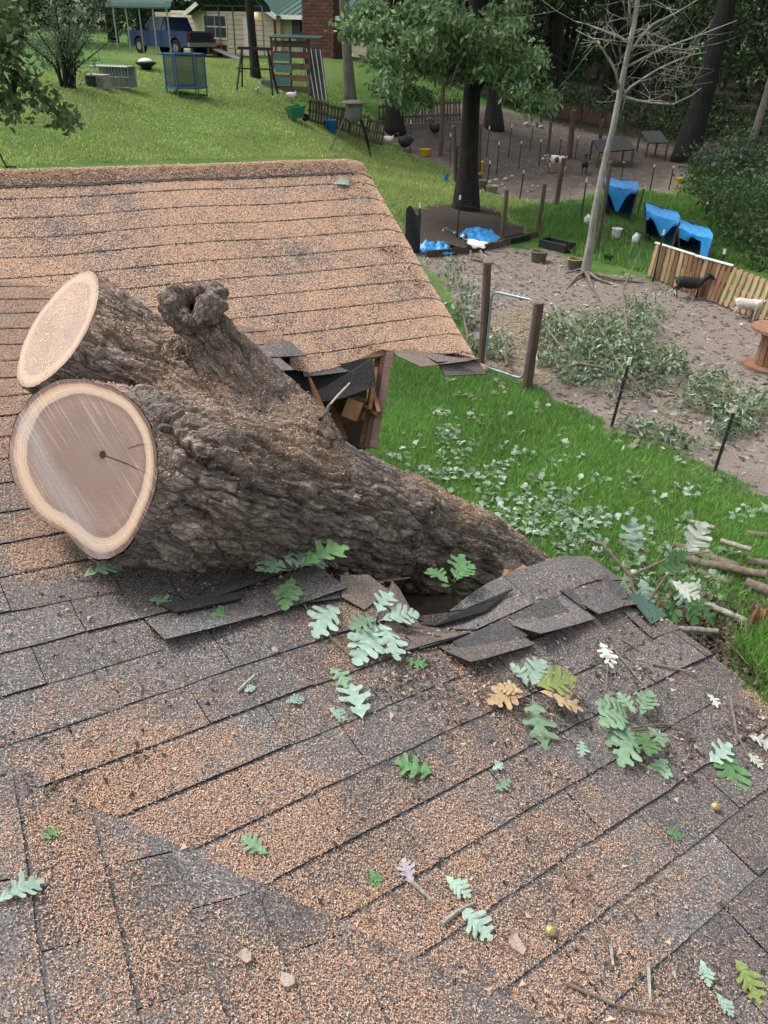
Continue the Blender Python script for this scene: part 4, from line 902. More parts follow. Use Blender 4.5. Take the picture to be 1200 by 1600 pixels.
SINGLE = [((531, 955), (492, 1000), 'pale', 'long pale oak leaf just left of the big mint leaf cluster'), ((510, 1050), (535, 1080), 'grey', 'faded grey-green leaf below the tilted torn shingle'),
 ((565, 1138), (540, 1076), 'pale', 'upright pale mint oak leaf in the middle of the near slope'), ((508, 1112), (538, 1128), 'pale', 'small pale leaf touching the upright mint leaf'),
 ((440, 1108), (470, 1100), 'pale', 'small torn mint leaf scrap left of the upright leaf'), ((378, 1090), (395, 1083), 'pale', 'tiny mint leaf scrap beside a grey twig'),
 ((628, 1036), (664, 1046), 'green', 'little green leaf right below the big mint cluster'), ((680, 1215), (622, 1196), 'green', 'single bright green oak leaf alone on the near slope'),
 ((764, 1210), (780, 1200), 'pale', 'tiny pale scrap right of the lone green leaf'), ((935, 1002), (955, 1038), 'white', 'narrow whitish leaf near the roof edge twigs'),
 ((1100, 1085), (1117, 1106), 'white', 'small whitish leaf on clean shingles near the right edge'), ((1163, 1150), (1200, 1170), 'white', 'pale leaf at the right picture edge beside a long twig'),
 ((905, 1155), (908, 1180), 'pale', 'small mint leaf scrap left of the green cluster'), ((1035, 1302), (1062, 1310), 'green', 'small green leaf fragment low on the right slope'),
 ((422, 1342), (382, 1315), 'grey', 'green oak leaf lying at the valley'), ((58, 1322), (92, 1298), 'green', 'small green leaf on the left cross gable'),
 ((-12, 1425), (58, 1390), 'pale', 'large pale mint leaf at the left picture edge'), ((572, 1358), (590, 1388), 'green', 'small curled green leaf in the valley sawdust'),
 ((645, 1392), (630, 1350), 'lilac', 'dry lilac-grey leaf standing beside a stub twig'), ((690, 1368), (728, 1402), 'pale', 'mint leaf just above the lichen twig'),
 ((712, 1418), (760, 1466), 'pale', 'mint leaf tucked below the lichen twig'), ((1140, 1495), (1180, 1562), 'yellow', 'yellow-green oak leaf near the lower right corner'),
 ((1088, 1497), (1102, 1540), 'pale', 'pale leaf left of the yellow-green leaf'), ((1112, 1550), (1138, 1588), 'pale', 'pale leaf nearest the bottom right edge'),
 ((1130, 1170), (1148, 1232), 'green', 'green leaf of the pair near the right edge twig'), ((1102, 1195), (1132, 1172), 'pale', 'pale leaf of the pair near the right edge twig'),
 ((1160, 1175), (1187, 1200), 'white', 'whitish leaf at the foot of the right edge twig'), ((1045, 1185), (1030, 1215), 'grey', 'grey-green leaf hanging off the large green cluster'),
 ((124, 905), (188, 888), 'grey', 'green leaf under the big sawn face'), ((226, 930), (268, 938), 'grey', 'grey-green leaf in the shade below the trunk'), ((322, 968), (356, 958), 'green', 'small green leaf below the lifted dark flap'), ((768, 1240), (790, 1228), 'grey', 'tiny grey leaf bit on the near slope')]
for a, b, k, lab in SINGLE: tag(lay_leaf(SB if not (a[0] < 120 and a[1] > 1250) else SA, a, b, k), lab, 'leaf', GL)
tag(lay_leaf(SC, (517, 291), (541, 287), 'pale'), 'single teal leaf near the ridge of the far slope', 'leaf', GL)
M_TWIG = simple('grey_twig_bark', (0.20, 0.16, 0.13), 0.9, (0.10, 0.08, 0.06), 40, 0.5); M_LICH = simple('lichen_twig_bark', (0.42, 0.42, 0.36), 0.9, (0.16, 0.14, 0.11), 60, 0.6)
def S_tube(S, pts, r, h=0.012): return [Vector(S_at(S, x, y, h+random.uniform(0, .006))) for x, y in pts]
def cluster(name, label, S, centre, leaves, stem=None, h=0.02):
    t = thing(name, label, 'leaves', S_at(S, *centre), 0, 'oak leaf clusters on the roof')
    for a, b, k in leaves: lay_leaf(S, a, b, k, t, h+random.uniform(0, .03), (random.gauss(0, .13), random.gauss(0, .13), 0), 'leaf')
    if stem: mb = MB(); mb.tube(S_tube(S, stem, .003, .015), [.0035]*(len(stem)-1)+[.002], 6); under(mb.build('stem', M_TWIG), t)
    return t
cluster('leaf_cluster', 'large cluster of mint oak leaves beside the torn shingles', SB, (582, 985), [((583, 980), (558, 1040), 'pale'), ((588, 982), (612, 1040), 'pale'), ((586, 982), (640, 972), 'pale'), ((582, 978), (545, 1000), 'grey'), ((584, 975), (602, 950), 'pale')], [(582, 985), (588, 960)])
cluster('leaf_cluster', 'dry tan and pale leaf cluster at mid right of the near slope', SB, (815, 1095), [((818, 1090), (765, 1105), 'tan'), ((822, 1085), (795, 1052), 'pale'), ((824, 1086), (842, 1046), 'pale'), ((826, 1096), (850, 1165), 'grey'), ((828, 1092), (895, 1120), 'tan'), ((824, 1088), (880, 1082), 'yellow'), ((816, 1098), (775, 1085), 'tan')], [(815, 1095), (860, 1112)])
cluster('leaf_cluster', 'dense grey-green leaf cluster on a twig near the right roof edge', SB, (985, 1140), [((985, 1135), (930, 1110), 'grey'), ((988, 1132), (960, 1100), 'grey'), ((992, 1134), (1005, 1100), 'grey'), ((985, 1142), (932, 1150), 'grey'), ((988, 1148), (965, 1198), 'grey'), ((994, 1148), (1000, 1195), 'green'), ((1000, 1142), (1022, 1180), 'grey'), ((982, 1140), (950, 1165), 'grey')], [(985, 1140), (1030, 1135), (1072, 1138)])
cluster('oak_sprig', 'leafy oak sprig sticking out from under the trunk', SB, (455, 940), [((450, 915), (392, 898), 'grey'), ((452, 910), (428, 880), 'pale'), ((458, 912), (500, 885), 'grey'), ((462, 918), (528, 905), 'green'), ((452, 920), (440, 965), 'green'), ((455, 915), (470, 880), 'grey'), ((448, 918), (400, 920), 'grey')], [(545, 1035), (492, 985), (468, 945), (452, 915)], .06)
cluster('oak_sprig', 'small green oak sprig between trunk and torn roof edge', SB, (700, 925), [((703, 918), (678, 890), 'green'), ((705, 915), (712, 885), 'green'), ((707, 918), (728, 905), 'green'), ((703, 920), (690, 918), 'green')], None, .10)
def twig(label, pts, r, mat=None, S=SB, cat='twig', name='twig'):
    mb = MB(); P = S_tube(S, pts, r, max(.012, r)); n = len(P); mb.tube(P, [r*(1-.5*i/(n-1)) for i in range(n)], 6); return tag(mb.build(name, mat or M_TWIG), label, cat, 'twigs lying on the shingles')
twig('long thin bent twig across the lower right courses', [(868, 1358), (905, 1400), (935, 1450), (946, 1492)], .004)
twig('pale twig running down beside the whitish leaf', [(952, 1010), (985, 1050), (1022, 1096)], .004); twig('curved pale twig hanging at the right picture edge', [(1138, 1092), (1148, 1150), (1172, 1192)], .005)
twig('lichen-spotted stub lying over the mint leaf', [(688, 1448), (712, 1428), (740, 1414)], .0065, M_LICH); twig('lichen-spotted stub beside the lilac leaf', [(640, 1382), (672, 1412)], .006, M_LICH)
twig('whitish broken stick near the bottom right', [(1008, 1512), (1014, 1570)], .005, M_LICH); twig('short brown stick above the tan leaf cluster', [(1018, 1040), (1050, 1048), (1082, 1056)], .005)
twig('short dark twig near the green tinted shingle', [(970, 1000), (1005, 1022)], .004); twig('thin curled twig left of the roof edge crest', [(868, 990), (880, 1020), (888, 1036)], .003)
twig('pale stem in the valley sawdust', [(606, 1398), (642, 1436)], .003); twig('short pale stub at the end of the long bent twig', [(950, 1482), (955, 1512)], .005, M_LICH); twig('small grey twig by the mint leaf scrap', [(370, 1088), (396, 1064)], .005, M_LICH)
twig('thin vertical twig left of the pale twig', [(948, 1040), (945, 1075)], .003); twig('dark twig along the valley at bottom right', [(880, 1540), (960, 1575), (1040, 1590)], .004)
M_CHIPB = simple('bark_flake', (0.42, 0.34, 0.29), 0.9, (0.2, 0.15, 0.12), 30, 0.6)
for (x, y, w, lab) in ((803, 1478, 18, 'whitish bark flake in the valley sawdust'), (648, 1570, 9, 'small pale bark chip at the bottom centre'), (380, 1503, 11, 'grey bark chip on the cross gable'), (445, 1540, 12, 'flat brown bark chip low on the cross gable'), (428, 1025, 9, 'tan wood chip near the lifted flap'), (835, 1040, 8, 'orange wood chip above the tan leaf cluster')):
    c = S_at(SB if x > 460 or y < 1100 else SA, x, y, .012); mb = MB(); r = w*0.00105; n = 7; pts = [c+(SB.c*cos(a)*r*random.uniform(.7, 1.3)+SB.s*sin(a)*r*random.uniform(.9, 1.6)) for a in np.linspace(0, 2*pi, n, endpoint=False)]
    mb.add(pts+[p+SB.n*.006 for p in pts], [tuple(range(n-1, -1, -1)), tuple(range(n, 2*n))]+[(i, (i+1) % n, n+(i+1) % n, n+i) for i in range(n)]); tag(mb.build('bark_chip', M_CHIPB), lab, 'bark chip', 'bark chips on the roof')
def acorn(px, py, lab):
    t = thing('acorn', lab, 'acorn', S_at(SB, px, py, .016), 0, 'acorns on the roof'); mb = MB(); mb.lathe([(0, -.012), (.006, -.010), (.0095, -.002), (.0095, .006), (.007, .011)], 12); mb.build('nut', simple('acorn_nut', (0.42, 0.42, 0.12), .45, rnd=0), t, True)
    mb = MB(); mb.lathe([(.0105, .004), (.0105, .009), (.006, .014), (.0012, .017)], 12); mb.build('cup', simple('acorn_cup', (0.24, 0.17, 0.09), .8, rnd=0), t, True); t.rotation_euler = (1.3, .3, .5)
acorn(1115, 1264, 'yellow-green acorn on the right slope'); acorn(857, 1459, 'yellow acorn beside the valley sawdust')
# dark crumbs of bark and moss
n = 2600; lst = []
for (x, y, r, k) in ((690, 1080, .12, 160), (640, 1060, .08, 140), (1170, 1140, .07, 160), (980, 1060, .12, 140), (830, 1120, .15, 200), (960, 1560, .2, 260), (1060, 1180, .08, 140), (300, 920, .25, 260), (1000, 1000, .25, 200), (620, 1470, .3, 200), (100, 1210, .2, 160), (800, 980, .2, 160)):
    u, v = SB.uv(x, y); lst.append(np.stack([RNG.normal(u, r, k), RNG.normal(v, r*.7, k)], -1))
uv = np.concatenate(lst); uv = uv[in_poly(uv[:, 0], uv[:, 1], Bpoly)]; P = SB.P(uv[:, 0], uv[:, 1], .013)
V, Fc, c = chips(P, np.broadcast_to(SB.n, P.shape), .016, .010, np.array([(0.05, .035, .028), (.09, .06, .045), (.03, .03, .022), (.16, .12, .09), (.35, .27, .2)]), .5)
tag(np_mesh('bark_crumbs', V, Fc, M_DUST, kind='stuff', cols=c), 'dark bark crumbs scattered between the leaves on the roof', 'debris', kind='stuff')
# ------------------------------------------------------------------ yard helpers
def TA(base, px, py):
    """point on the ray of a pixel at the same distance into the yard as base"""
    r = ray(px, py); return Vector(CAMP+r*((base[1]-CAMP[1])/r[1]))
def loc(v, t): return Vector(v)-Vector(t.location)
M_POSTW = simple('weathered_post_wood', (0.11, 0.075, 0.055), 0.9, (0.05, 0.034, 0.026), 14, 0.4, stretch=(1, 1, .2)); M_TPOST = simple('green_steel_post', (0.035, 0.045, 0.04), 0.6, (0.02, 0.025, 0.022), 20, 0.2, rnd=.1)
M_WHITE = simple('white_paint', (0.74, 0.74, 0.7), 0.6, (0.55, 0.55, 0.52), 8, 0.1, rnd=.05); M_BLACK = simple('black_plastic', (0.02, 0.02, 0.022), 0.5, (0.012, 0.012, 0.013), 20, 0.1); M_BLKMET = simple('black_steel', (0.018, 0.018, 0.02), 0.5, rnd=0)
M_GALV = simple('galvanised_steel', (0.27, 0.32, 0.33), 0.5, (0.19, 0.225, 0.235), 25, 0.1, metal=.5); M_YELLOW = simple('yellow_plastic', (0.62, 0.42, 0.03), 0.45, (0.45, 0.3, 0.02), 6, .05, rnd=.05)
M_TANP = simple('tan_rubber', (0.30, 0.25, 0.16), 0.7, (0.2, 0.165, 0.11), 8, .1, rnd=.05); M_GREYP = simple('grey_rubber', (0.13, 0.12, 0.10), 0.75, rnd=.05); M_BLUEP = simple('blue_plastic', (0.02, 0.16, 0.42), 0.4, (0.015, .11, .3), 6, .05, rnd=0)
M_TARP = simple('blue_tarp', (0.03, 0.27, 0.62), 0.38, (0.02, 0.19, 0.47), 5, 0.35, 0.03, rnd=.05, spec=.45); M_PALLET = simple('pallet_wood', (0.36, 0.25, 0.15), 0.85, (0.22, 0.145, 0.085), 10, .3, stretch=(1, 1, .15), rnd=.25)
M_PALLR = simple('reddish_board', (0.20, 0.095, 0.055), 0.85, (0.11, 0.055, 0.035), 10, .3, stretch=(1, 1, .15), rnd=.25); M_PALGR = simple('grey_pallet_wood', (0.12, 0.095, 0.075), .9, (0.06, .047, .038), 10, .3, stretch=(1, 1, .15), rnd=.3)
def post(base_px, top_px, label, kind='wood', r=None, group='fence posts of the goat pens', lean=True):
    b = G(*base_px); t = TA(b, *top_px); n = 'wooden_post' if kind == 'wood' else 'steel_post'
    th = thing(n, label, 'post', b, 0, group); d = t-b; L = d.length
    if kind == 'wood':
        r = r or 0.07; mb = MB(); pts = [d*(i/5)+Vector((random.gauss(0, .006), random.gauss(0, .006), 0)) for i in range(6)]; pts[0] = d*-0.05; mb.tube(pts, [r*1.06, r, r*.98, r*.97, r*.96, r*.93], 9); mb.build('shaft', M_POSTW, th)
        mb = MB(); mb.tube([d*0.985, d*1.004], [r*.955, r*.85], 9); mb.build('sawn_top', simple('post_end_grain', (0.16, 0.115, 0.08), .9), th)
    else:
        mb = MB(); w = r or 0.022; mb.beam(d*-.05, d*.9, w*2, w*.5, (0, 1, 0)); mb.beam(d*-.05+Vector((0, w*.6, 0)), d*.9+Vector((0, w*.6, 0)), w*.5, w*1.4, (0, 1, 0))
        for k in range(1, int(L/0.12)): mb.box(d*min(.88, k*0.12/L)-Vector((0, w*.4, 0)), (w*.7, w*.5, .02))
        mb.build('shaft', M_TPOST, th); mb = MB(); mb.beam(d*.9, d*1.0, w*2.1, w*.7, (0, 1, 0)); mb.build('white_tip', M_WHITE, th)
    return th
def tub(px, py, label, wpx, hpx, mat, rim=None, name='feed_tub', cat='tub', taper=.85, group='feed tubs and buckets in the pens', fill=None):
    b = G(px, py); m = mpp(b); r = wpx*m/2; h = hpx*m*1.05; t = thing(name, label, cat, b, random.uniform(0, 3), group)
    mb = MB(); w = max(.012, r*.05); mb.lathe([(r*taper*.96, 0.0), (r*taper, .01), (r*.97, h*.9), (r, h*.92), (r, h), (r-w, h), (r*.95-w, h*.85), (r*taper-w, w*1.5), (0.001, w*1.5)], 24); mb.build('body', mat, t, True)
    if rim is not None: mb = MB(); mb.tube([(r*1.01*cos(a), r*1.01*sin(a), h*.97) for a in np.linspace(0, 2*pi, 24, endpoint=False)], w*.7, 6, closed=True); mb.build('rim', rim, t, True)
    if fill is not None: mb = MB(); mb.lathe([(r*.9, h*.55), (r*.5, h*.57), (0.001, h*.6)], 20); mb.build('contents', fill, t, True)
    return t
# ------------------------------------------------------------------ posts
W = [((752, 574), (763, 410), 'tall dark post on the left of the tube gate', .075), ((823, 607), (842, 473), 'stout post on the right of the tube gate', .08), ((784, 382), (792, 296), 'wooden post beside the spotted goat and blue tarp heap', .06), ((841, 366), (851, 288), 'wooden post behind the black feed trough', .06),
     ((868, 322), (881, 247), 'thick post in the grass strip right of the dark tree', .085), ((856, 240), (861, 190), 'post far back in the pen under the leaf fringe', .07), ((889, 248), (897, 172), 'thick dark post left of the brown and white goat', .13), ((935, 233), (942, 187), 'dark post behind the tilted black table', .09),
     ((688, 244), (694, 120), 'tall dark pole left of the big dark tree', .10), ((712, 286), (709, 197), 'rough post holding the pen panel at the dark tree', .09), ((748, 278), (750, 194), 'dark post close behind the big tree trunk', .09), ((932, 395), (954, 252), 'long leaning post right behind the bare tree', .055)]
for b, t, lab, r in W: post(b, t, lab, 'wood', r)
TP = [((955, 668), (985, 559), 'dark steel post at the lawn edge nearer the gate'), ((1116, 738), (1150, 634), 'dark steel post at the lawn edge nearer the logs'), ((1020, 440), (1038, 359), 'steel post at the left end of the slat fence'), ((1114, 468), (1133, 389), 'steel post standing in front of the reddish slats'),
      ((760, 248), (765, 197), 'white tipped post in the far pen right of the dark tree'), ((794, 247), (800, 194), 'white tipped post second right of the dark tree in the far pen'), ((776, 272), (780, 221), 'white tipped post nearest the stones'), ((810, 266), (815, 220), 'white tipped post in the middle of the far pen'),
      ((828, 235), (834, 192), 'white tipped post at the back of the far pen'), ((842, 260), (846, 217), 'white tipped post left of the brown and white goat'), ((759, 300), (766, 251), 'thin post beside the tan pan'), ((812, 312), (819, 266), 'thin post at the near edge of the far pen'),
      ((714, 372), (719, 305), 'white tipped post in front of the dark tree'), ((655, 394), (656, 317), 'white tipped post holding the black netting'), ((641, 240), (642, 188), 'thin post beside the black turkey'), ((874, 242), (877, 214), 'white tipped post far behind the goats'), ((898, 250), (903, 213), 'white tipped post right of the thick dark post'),
      ((907, 347), (917, 278), 'steel post between bare tree and first tarp shelter'), ((1015, 300), (1023, 257), 'white tipped post above the first tarp shelter'), ((1045, 297), (1053, 259), 'white tipped post near the yellow pot'), ((1100, 348), (1106, 316), 'thin post in the weeds right of the tarps'), ((996, 335), (1008, 290), 'thin post at the right of the first tarp shelter'),
      ((703, 262), (704, 208), 'thin post left of the pen panel'), ((971, 277), (975, 252), 'short white tipped post under the black table'), ((1030, 205), (1033, 185), 'distant white tipped post at the wood edge'), ((1070, 222), (1073, 205), 'distant white tipped post by the leaning trunk')]
for b, t, lab in TP: post(b, t, lab, 'steel')
# stock wire between the lawn posts
M_WIRE = simple('fence_wire', (0.10, 0.105, 0.105), 0.6, metal=.2, rnd=0)
def wire_fence(label, pts, hts, rows, step, r=.0022):
    B = [G(*p) for p in pts]; t = thing('wire_fence', label, 'wire fence', B[0]); 
    for k in range(rows):
        mb = MB(); P = []
        for (b, h) in zip(B, hts): P.append(b-B[0]+Vector((0, 0, h*(k+.4)/rows)))
        Q = []
        for i in range(len(P)-1):
            for s in range(8): q = P[i].lerp(P[i+1], s/8); q.z -= .03*sin(pi*s/8); Q.append(q)
        Q.append(P[-1]); mb.tube(Q, r, 4); mb.build('wire', M_WIRE, t)
    mb = MB()
    for i in range(len(B)-1):
        n = int((B[i+1]-B[i]).length/step)
        for s in range(1, n): b = B[i].lerp(B[i+1], s/n)-B[0]; h = hts[i]+(hts[i+1]-hts[i])*s/n; mb.tube([b, b+Vector((0, 0, h*.97))], r*.8, 4)
    mb.build('upright_wires', M_WIRE, t, kind='stuff'); return t
wire_fence('thin wire stock fence along the edge of the near lawn', [(823, 607), (955, 668), (1116, 738), (1330, 838)], (1.15, 1.1, 1.1, 1.1), 6, .3)
wire_fence('thin wire fence from the dark post past the spotted goat', [(714, 372), (784, 382), (841, 366), (907, 347), (1020, 440)], (1.0,)*5, 5, .3)
# ------------------------------------------------------------------ tube gate
gb = G(757, 577); ge = G(817, 597); gt = thing('tube_gate', 'narrow galvanised tube gate with wire mesh between two posts', 'gate', gb)
tl, tr = TA(gb, 769, 455)-gb, TA(ge, 836, 470)-gb; bl, br = Vector((0, 0, .05)), ge-gb+Vector((0, 0, .05)); P = []
for (a, c, b) in ((bl, tl, tr), (tl, tr, br), (tr, br, bl), (br, bl, tl)):
    for s in range(6): u = s/5; p0 = c+(a-c).normalized()*.13; p2_ = c+(b-c).normalized()*.13; P.append(p0*(1-u)**2+c*2*u*(1-u)+p2_*u*u)
mb = MB(); mb.tube(P, .021, 10, closed=True); mb.build('frame', M_GALV, gt, True)
mb = MB()
for k in range(1, 10): mb.tube([bl.lerp(tl, k/10), br.lerp(tr, k/10)], .0018, 4)
for k in range(1, 6): mb.tube([bl.lerp(br, k/6), tl.lerp(tr, k/6)], .0018, 4)
mb.build('wire_mesh', M_WIRE, gt)
mb = MB()
for k in range(5): a = tl.lerp(tr, .2+.13*k); mb.tube([a, a+Vector((.03, 0, .06)), a+Vector((.06, 0, .02))], .008, 5)
mb.build('wire_ties', M_WHITE, gt)
for z in (.3, .8): mb = MB(); p = br.lerp(tr, z); mb.tube([p, p+Vector((.10, .02, 0))], .02, 8); mb.build('hinge', M_GALV, gt)
# ------------------------------------------------------------------ slat fences and pallets
def slat_panel(name, label, pa, pb, ta, tb, n, gap, mat, jit=.02, group=None, rails=(.12, .5, .88), rot=0, top=None, wid=None):
    A, B = G(*pa), G(*pb); tA, tB = TA(A, *ta), TA(B, *tb); t = thing(name, label, 'fence' if 'fence' in name else 'pallet', A, 0, group); d = (B-A); L = d.length; nrm = Vector((d.y, -d.x, 0)).normalized()
    if nrm.y > 0: nrm = -nrm
    for k in range(n):
        s = (k+.5)/n; b = A.lerp(B, s)-A; h = (tA-A).lerp(tB-B, s); w = L/n*(1-gap)*random.uniform(.9, 1.08); mb = MB()
        mb.beam(b+Vector((0, 0, .04))+nrm*.03, b+h*random.uniform(1-jit, 1)+d.normalized()*random.uniform(-jit, jit)+nrm*.03, .022, w, d); mb.build('slat', mat[k % len(mat)], t)
    for z in rails: mb = MB(); mb.beam((tA-A)*z, B-A+(tB-B)*z, .035, .09, (0, 0, 1)); mb.build('rail', mat[0], t)
    if top: mb = MB(); mb.beam((tA-A)*1.005+nrm*.03, B-A+(tB-B)*1.005+nrm*.03, .06, .03, (0, 0, 1)); mb.build('top_rail', top, t)
    return t
GP1 = 'panels of the slatted pen fence'
slat_panel('slat_fence_panel', 'left wooden slat fence panel with pale top rail', (1012, 432), (1074, 458), (1026, 379), (1087, 398), 9, .35, [M_PALLET, M_PALLET, M_PALLR], group=GP1, top=M_WHITE)
slat_panel('slat_fence_panel', 'middle fence panel of close reddish boards', (1075, 459), (1122, 476), (1088, 399), (1147, 415), 8, .12, [M_PALLR, M_PALLR, M_PALLET], group=GP1, top=M_WHITE)
slat_panel('slat_fence_panel', 'right fence panel of pale widely spaced slats', (1122, 476), (1225, 520), (1148, 416), (1250, 455), 11, .45, [M_PALLET], group=GP1)
GP2 = 'old pallets standing along the left pen'
slat_panel('upright_pallet', 'grey pallet beside the leaning corrugated sheet', (480, 190), (512, 200), (482, 154), (514, 160), 7, .4, [M_PALGR], .04, GP2); slat_panel('upright_pallet', 'dark pallet behind the blue tub', (512, 200), (546, 210), (516, 162), (550, 170), 7, .4, [M_PALGR], .04, GP2)
slat_panel('upright_pallet', 'grey pallet right of the tripod feeder', (570, 222), (598, 229), (577, 184), (604, 190), 6, .35, [M_PALGR], .04, GP2); slat_panel('upright_pallet', 'tilted pallet behind the tripod feeder', (545, 211), (572, 221), (548, 172), (578, 180), 6, .4, [M_PALGR], .05, GP2)
slat_panel('picket_fence', 'dark picket fence in the shade under the leafy boughs', (590, 196), (720, 190), (590, 160), (720, 152), 26, .45, [M_PALGR], .06, rails=(.3, .8)); slat_panel('picket_fence', 'low dark board fence at the back of the far pen', (860, 182), (960, 200), (860, 158), (962, 176), 18, .2, [M_PALGR, M_PALLR], .06, rails=(.3, .8))
# ------------------------------------------------------------------ tarp shelters
def tarp_shelter(label, bl_, br_, tl_, tr_, depth_m, front, back=0.35):
    A, B = G(*bl_), G(*br_); t = thing('tarp_shelter', label, 'shelter', A, 0, 'blue tarp goat shelters'); a, b = Vector((0, 0, 0)), B-A; c, d = TA(A, *tl_)-A, TA(B, *tr_)-A; bk = Vector((.25, 1, 0)).normalized()*depth_m
    n = 14; grid = []
    for i in range(n+1):
        for j in range(9):
            s, q = i/n, j/8; p = c.lerp(d, s)+bk*q; z = .05*sin(pi*q)*1.3-.04*sin(pi*s)*sin(3*s)+.010*math.sin(17*s+9*q)+.008*math.sin(31*s-12*q); grid.append(p+Vector((.02*sin(13*q+5*s), 0, z)))
    mb = MB(); mb.add(grid, [(i*9+j, (i+1)*9+j, (i+1)*9+j+1, i*9+j+1) for i in range(n) for j in range(8)]); g2 = [p-Vector((0, 0, .004)) for p in grid]
    mb.add(g2, [(i*9+j+1, (i+1)*9+j+1, (i+1)*9+j, i*9+j) for i in range(n) for j in range(8)]); mb.build('roof_sheet', M_TARP, t, True)
    mb = MB(); V = []; Fc = []                         # pointed front drape
    for i in range(n+1):
        s = i/n; top = grid[i*9]; drop = front(s)
        for k in range(5): V.append(top+(Vector((a.lerp(b, s).x, a.lerp(b, s).y, 0))-Vector((top.x, top.y, top.z)))*(drop*k/4)*1.0+Vector((.01*sin(9*s+k), -.03*sin(pi*k/4)-.012*sin(11*s)-.015, .005*sin(7*s+k))))
    mb.add(V, [(i*5+k, i*5+k+1, (i+1)*5+k+1, (i+1)*5+k) for i in range(n) for k in range(4)]); mb.build('front_drape', M_TARP, t, True)
    for nm, (p0, p1_, q0, q1) in (('side_sheet', (a, bk, c, c+bk)), ('side_sheet', (b, b+bk, d, d+bk)), ('back_sheet', (bk, b+bk, c+bk, d+bk))):
        mb = MB(); V = []
        for i in range(9):
            for k in range(7): u, v = i/8, k/6; p = p0.lerp(p1_, u).lerp(q0.lerp(q1, u), v); V.append(p+Vector((.025*sin(9*u+4*v), .02*sin(8*v+3*u), 0)))
        mb.add(V, [(i*7+k, (i+1)*7+k, (i+1)*7+k+1, i*7+k+1) for i in range(8) for k in range(6)]); mb.build(nm, simple('blue_tarp_dark', (0.015, 0.10, 0.24), .6, rnd=.05), t, True)  # side and back sheets a darker blue than the roof sheet
    for p, q in ((a, c), (b, d)): mb = MB(); mb.beam(p, q-Vector((0, 0, .02)), .04, .04); mb.build('frame_post', M_POSTW, t)
    return t
tarp_shelter('tall blue tarp shelter behind the bare tree', (946, 340), (984, 352), (944, 288), (997, 296), 1.5, lambda s: .12+.62*math.exp(-((s-.42)/.22)**2))
tarp_shelter('middle blue tarp shelter with a pointed front flap', (1008, 380), (1048, 396), (1009, 330), (1062, 346), 1.4, lambda s: .10+.5*math.exp(-((s-.55)/.25)**2)+.15*(s < .1))
tarp_shelter('right blue tarp shelter behind the slat fence', (1062, 398), (1100, 418), (1060, 356), (1114, 374), 1.4, lambda s: .35 if s < .3 else .15+.8*(s > .72))
# ------------------------------------------------------------------ tubs and buckets
tub(841, 408, 'tan round feed tub in the middle of the pen', 26, 15, M_GREYP, M_TANP, fill=M_TANP); tub(897, 420, 'yellow rimmed tub at the foot of the bare tree', 23, 15, M_GREYP, M_YELLOW, fill=M_YELLOW); tub(664, 243, 'yellow feed tub beside the black turkey', 17, 9, M_YELLOW)
tub(517, 206, 'bright blue tub in front of the grey pallets', 19, 16, M_BLUEP, M_BLUEP); tub(768, 301, 'shallow tan pan under the thin post', 19, 10, M_TANP, M_TANP); tub(753, 296, 'small grey stone-like bowl left of the tan pan', 15, 13, M_GREYP); tub(962, 372, 'white bucket below the first tarp shelter', 16, 14, M_WHITE, M_WHITE, 'bucket', 'bucket')
tub(749, 268, 'yellow bucket hung beside the dark tree', 12, 14, M_YELLOW, M_YELLOW, 'bucket', 'bucket'); tub(950, 407, 'small black pan right of the bare tree', 16, 8, M_BLACK); tub(1060, 286, 'small yellow pot in the weeds', 11, 7, M_YELLOW)
def jug(px, py, hp, label):
    b = G(px, py); h = hp*mpp(b); t = thing('white_jug', label, 'jug', b, 0, 'white jugs by the tarp shelters'); mb = MB(); mb.lathe([(h*.34, 0), (h*.36, h*.1), (h*.36, h*.6), (h*.2, h*.85), (h*.1, h*.9), (h*.1, h)], 14); mb.build('body', M_WHITE, t, True); mb = MB(); mb.tube([(h*.15, 0, h*.88), (h*.38, 0, h*.8), (h*.36, 0, h*.5)], h*.04, 6); mb.build('handle', M_WHITE, t)
jug(917, 350, 15, 'white jug left of the first tarp shelter'); jug(992, 380, 16, 'white jug between the first and second tarp shelter')
def trough(pa, pb, hp, wm, label, mat):
    A, B = G(*pa), G(*pb); h = hp*mpp(A); t = thing('feed_trough', label, 'trough', A, 0, 'black troughs'); d = (B-A); L = d.length; x = d.normalized(); y = Vector((-x.y, x.x, 0)); R = Matrix((x, y, Vector((0, 0, 1)))).transposed(); c = d/2; w = .025
    for nm, cc, sz in (('floor_panel', (0, 0, w/2), (L, wm, w)), ('side_panel', (0, wm/2, h/2), (L, w, h)), ('side_panel', (0, -wm/2, h/2), (L, w, h)), ('end_panel', (L/2, 0, h/2), (w, wm+w, h)), ('end_panel', (-L/2, 0, h/2), (w, wm+w, h))): mb = MB(); mb.box(c+R @ Vector(cc), sz, R); mb.build(nm, mat, t)
    mb = MB(); q = [c+R @ Vector((sx*L/2, sy*wm/2, h)) for sx, sy in ((-1, -1), (1, -1), (1, 1), (-1, 1))]; mb.tube(q, .025, 6, closed=True); mb.build('rim', mat, t)
trough((850, 384), (890, 394), 11, .45, 'long black feed trough between pen and grass strip', M_BLACK); trough((795, 380), (822, 374), 8, .25, 'low black trough beside the wooden posts', M_BLACK); trough((698, 396), (714, 394), 9, .3, 'small black tub at the edge of the blue tarp heap', M_BLACK)
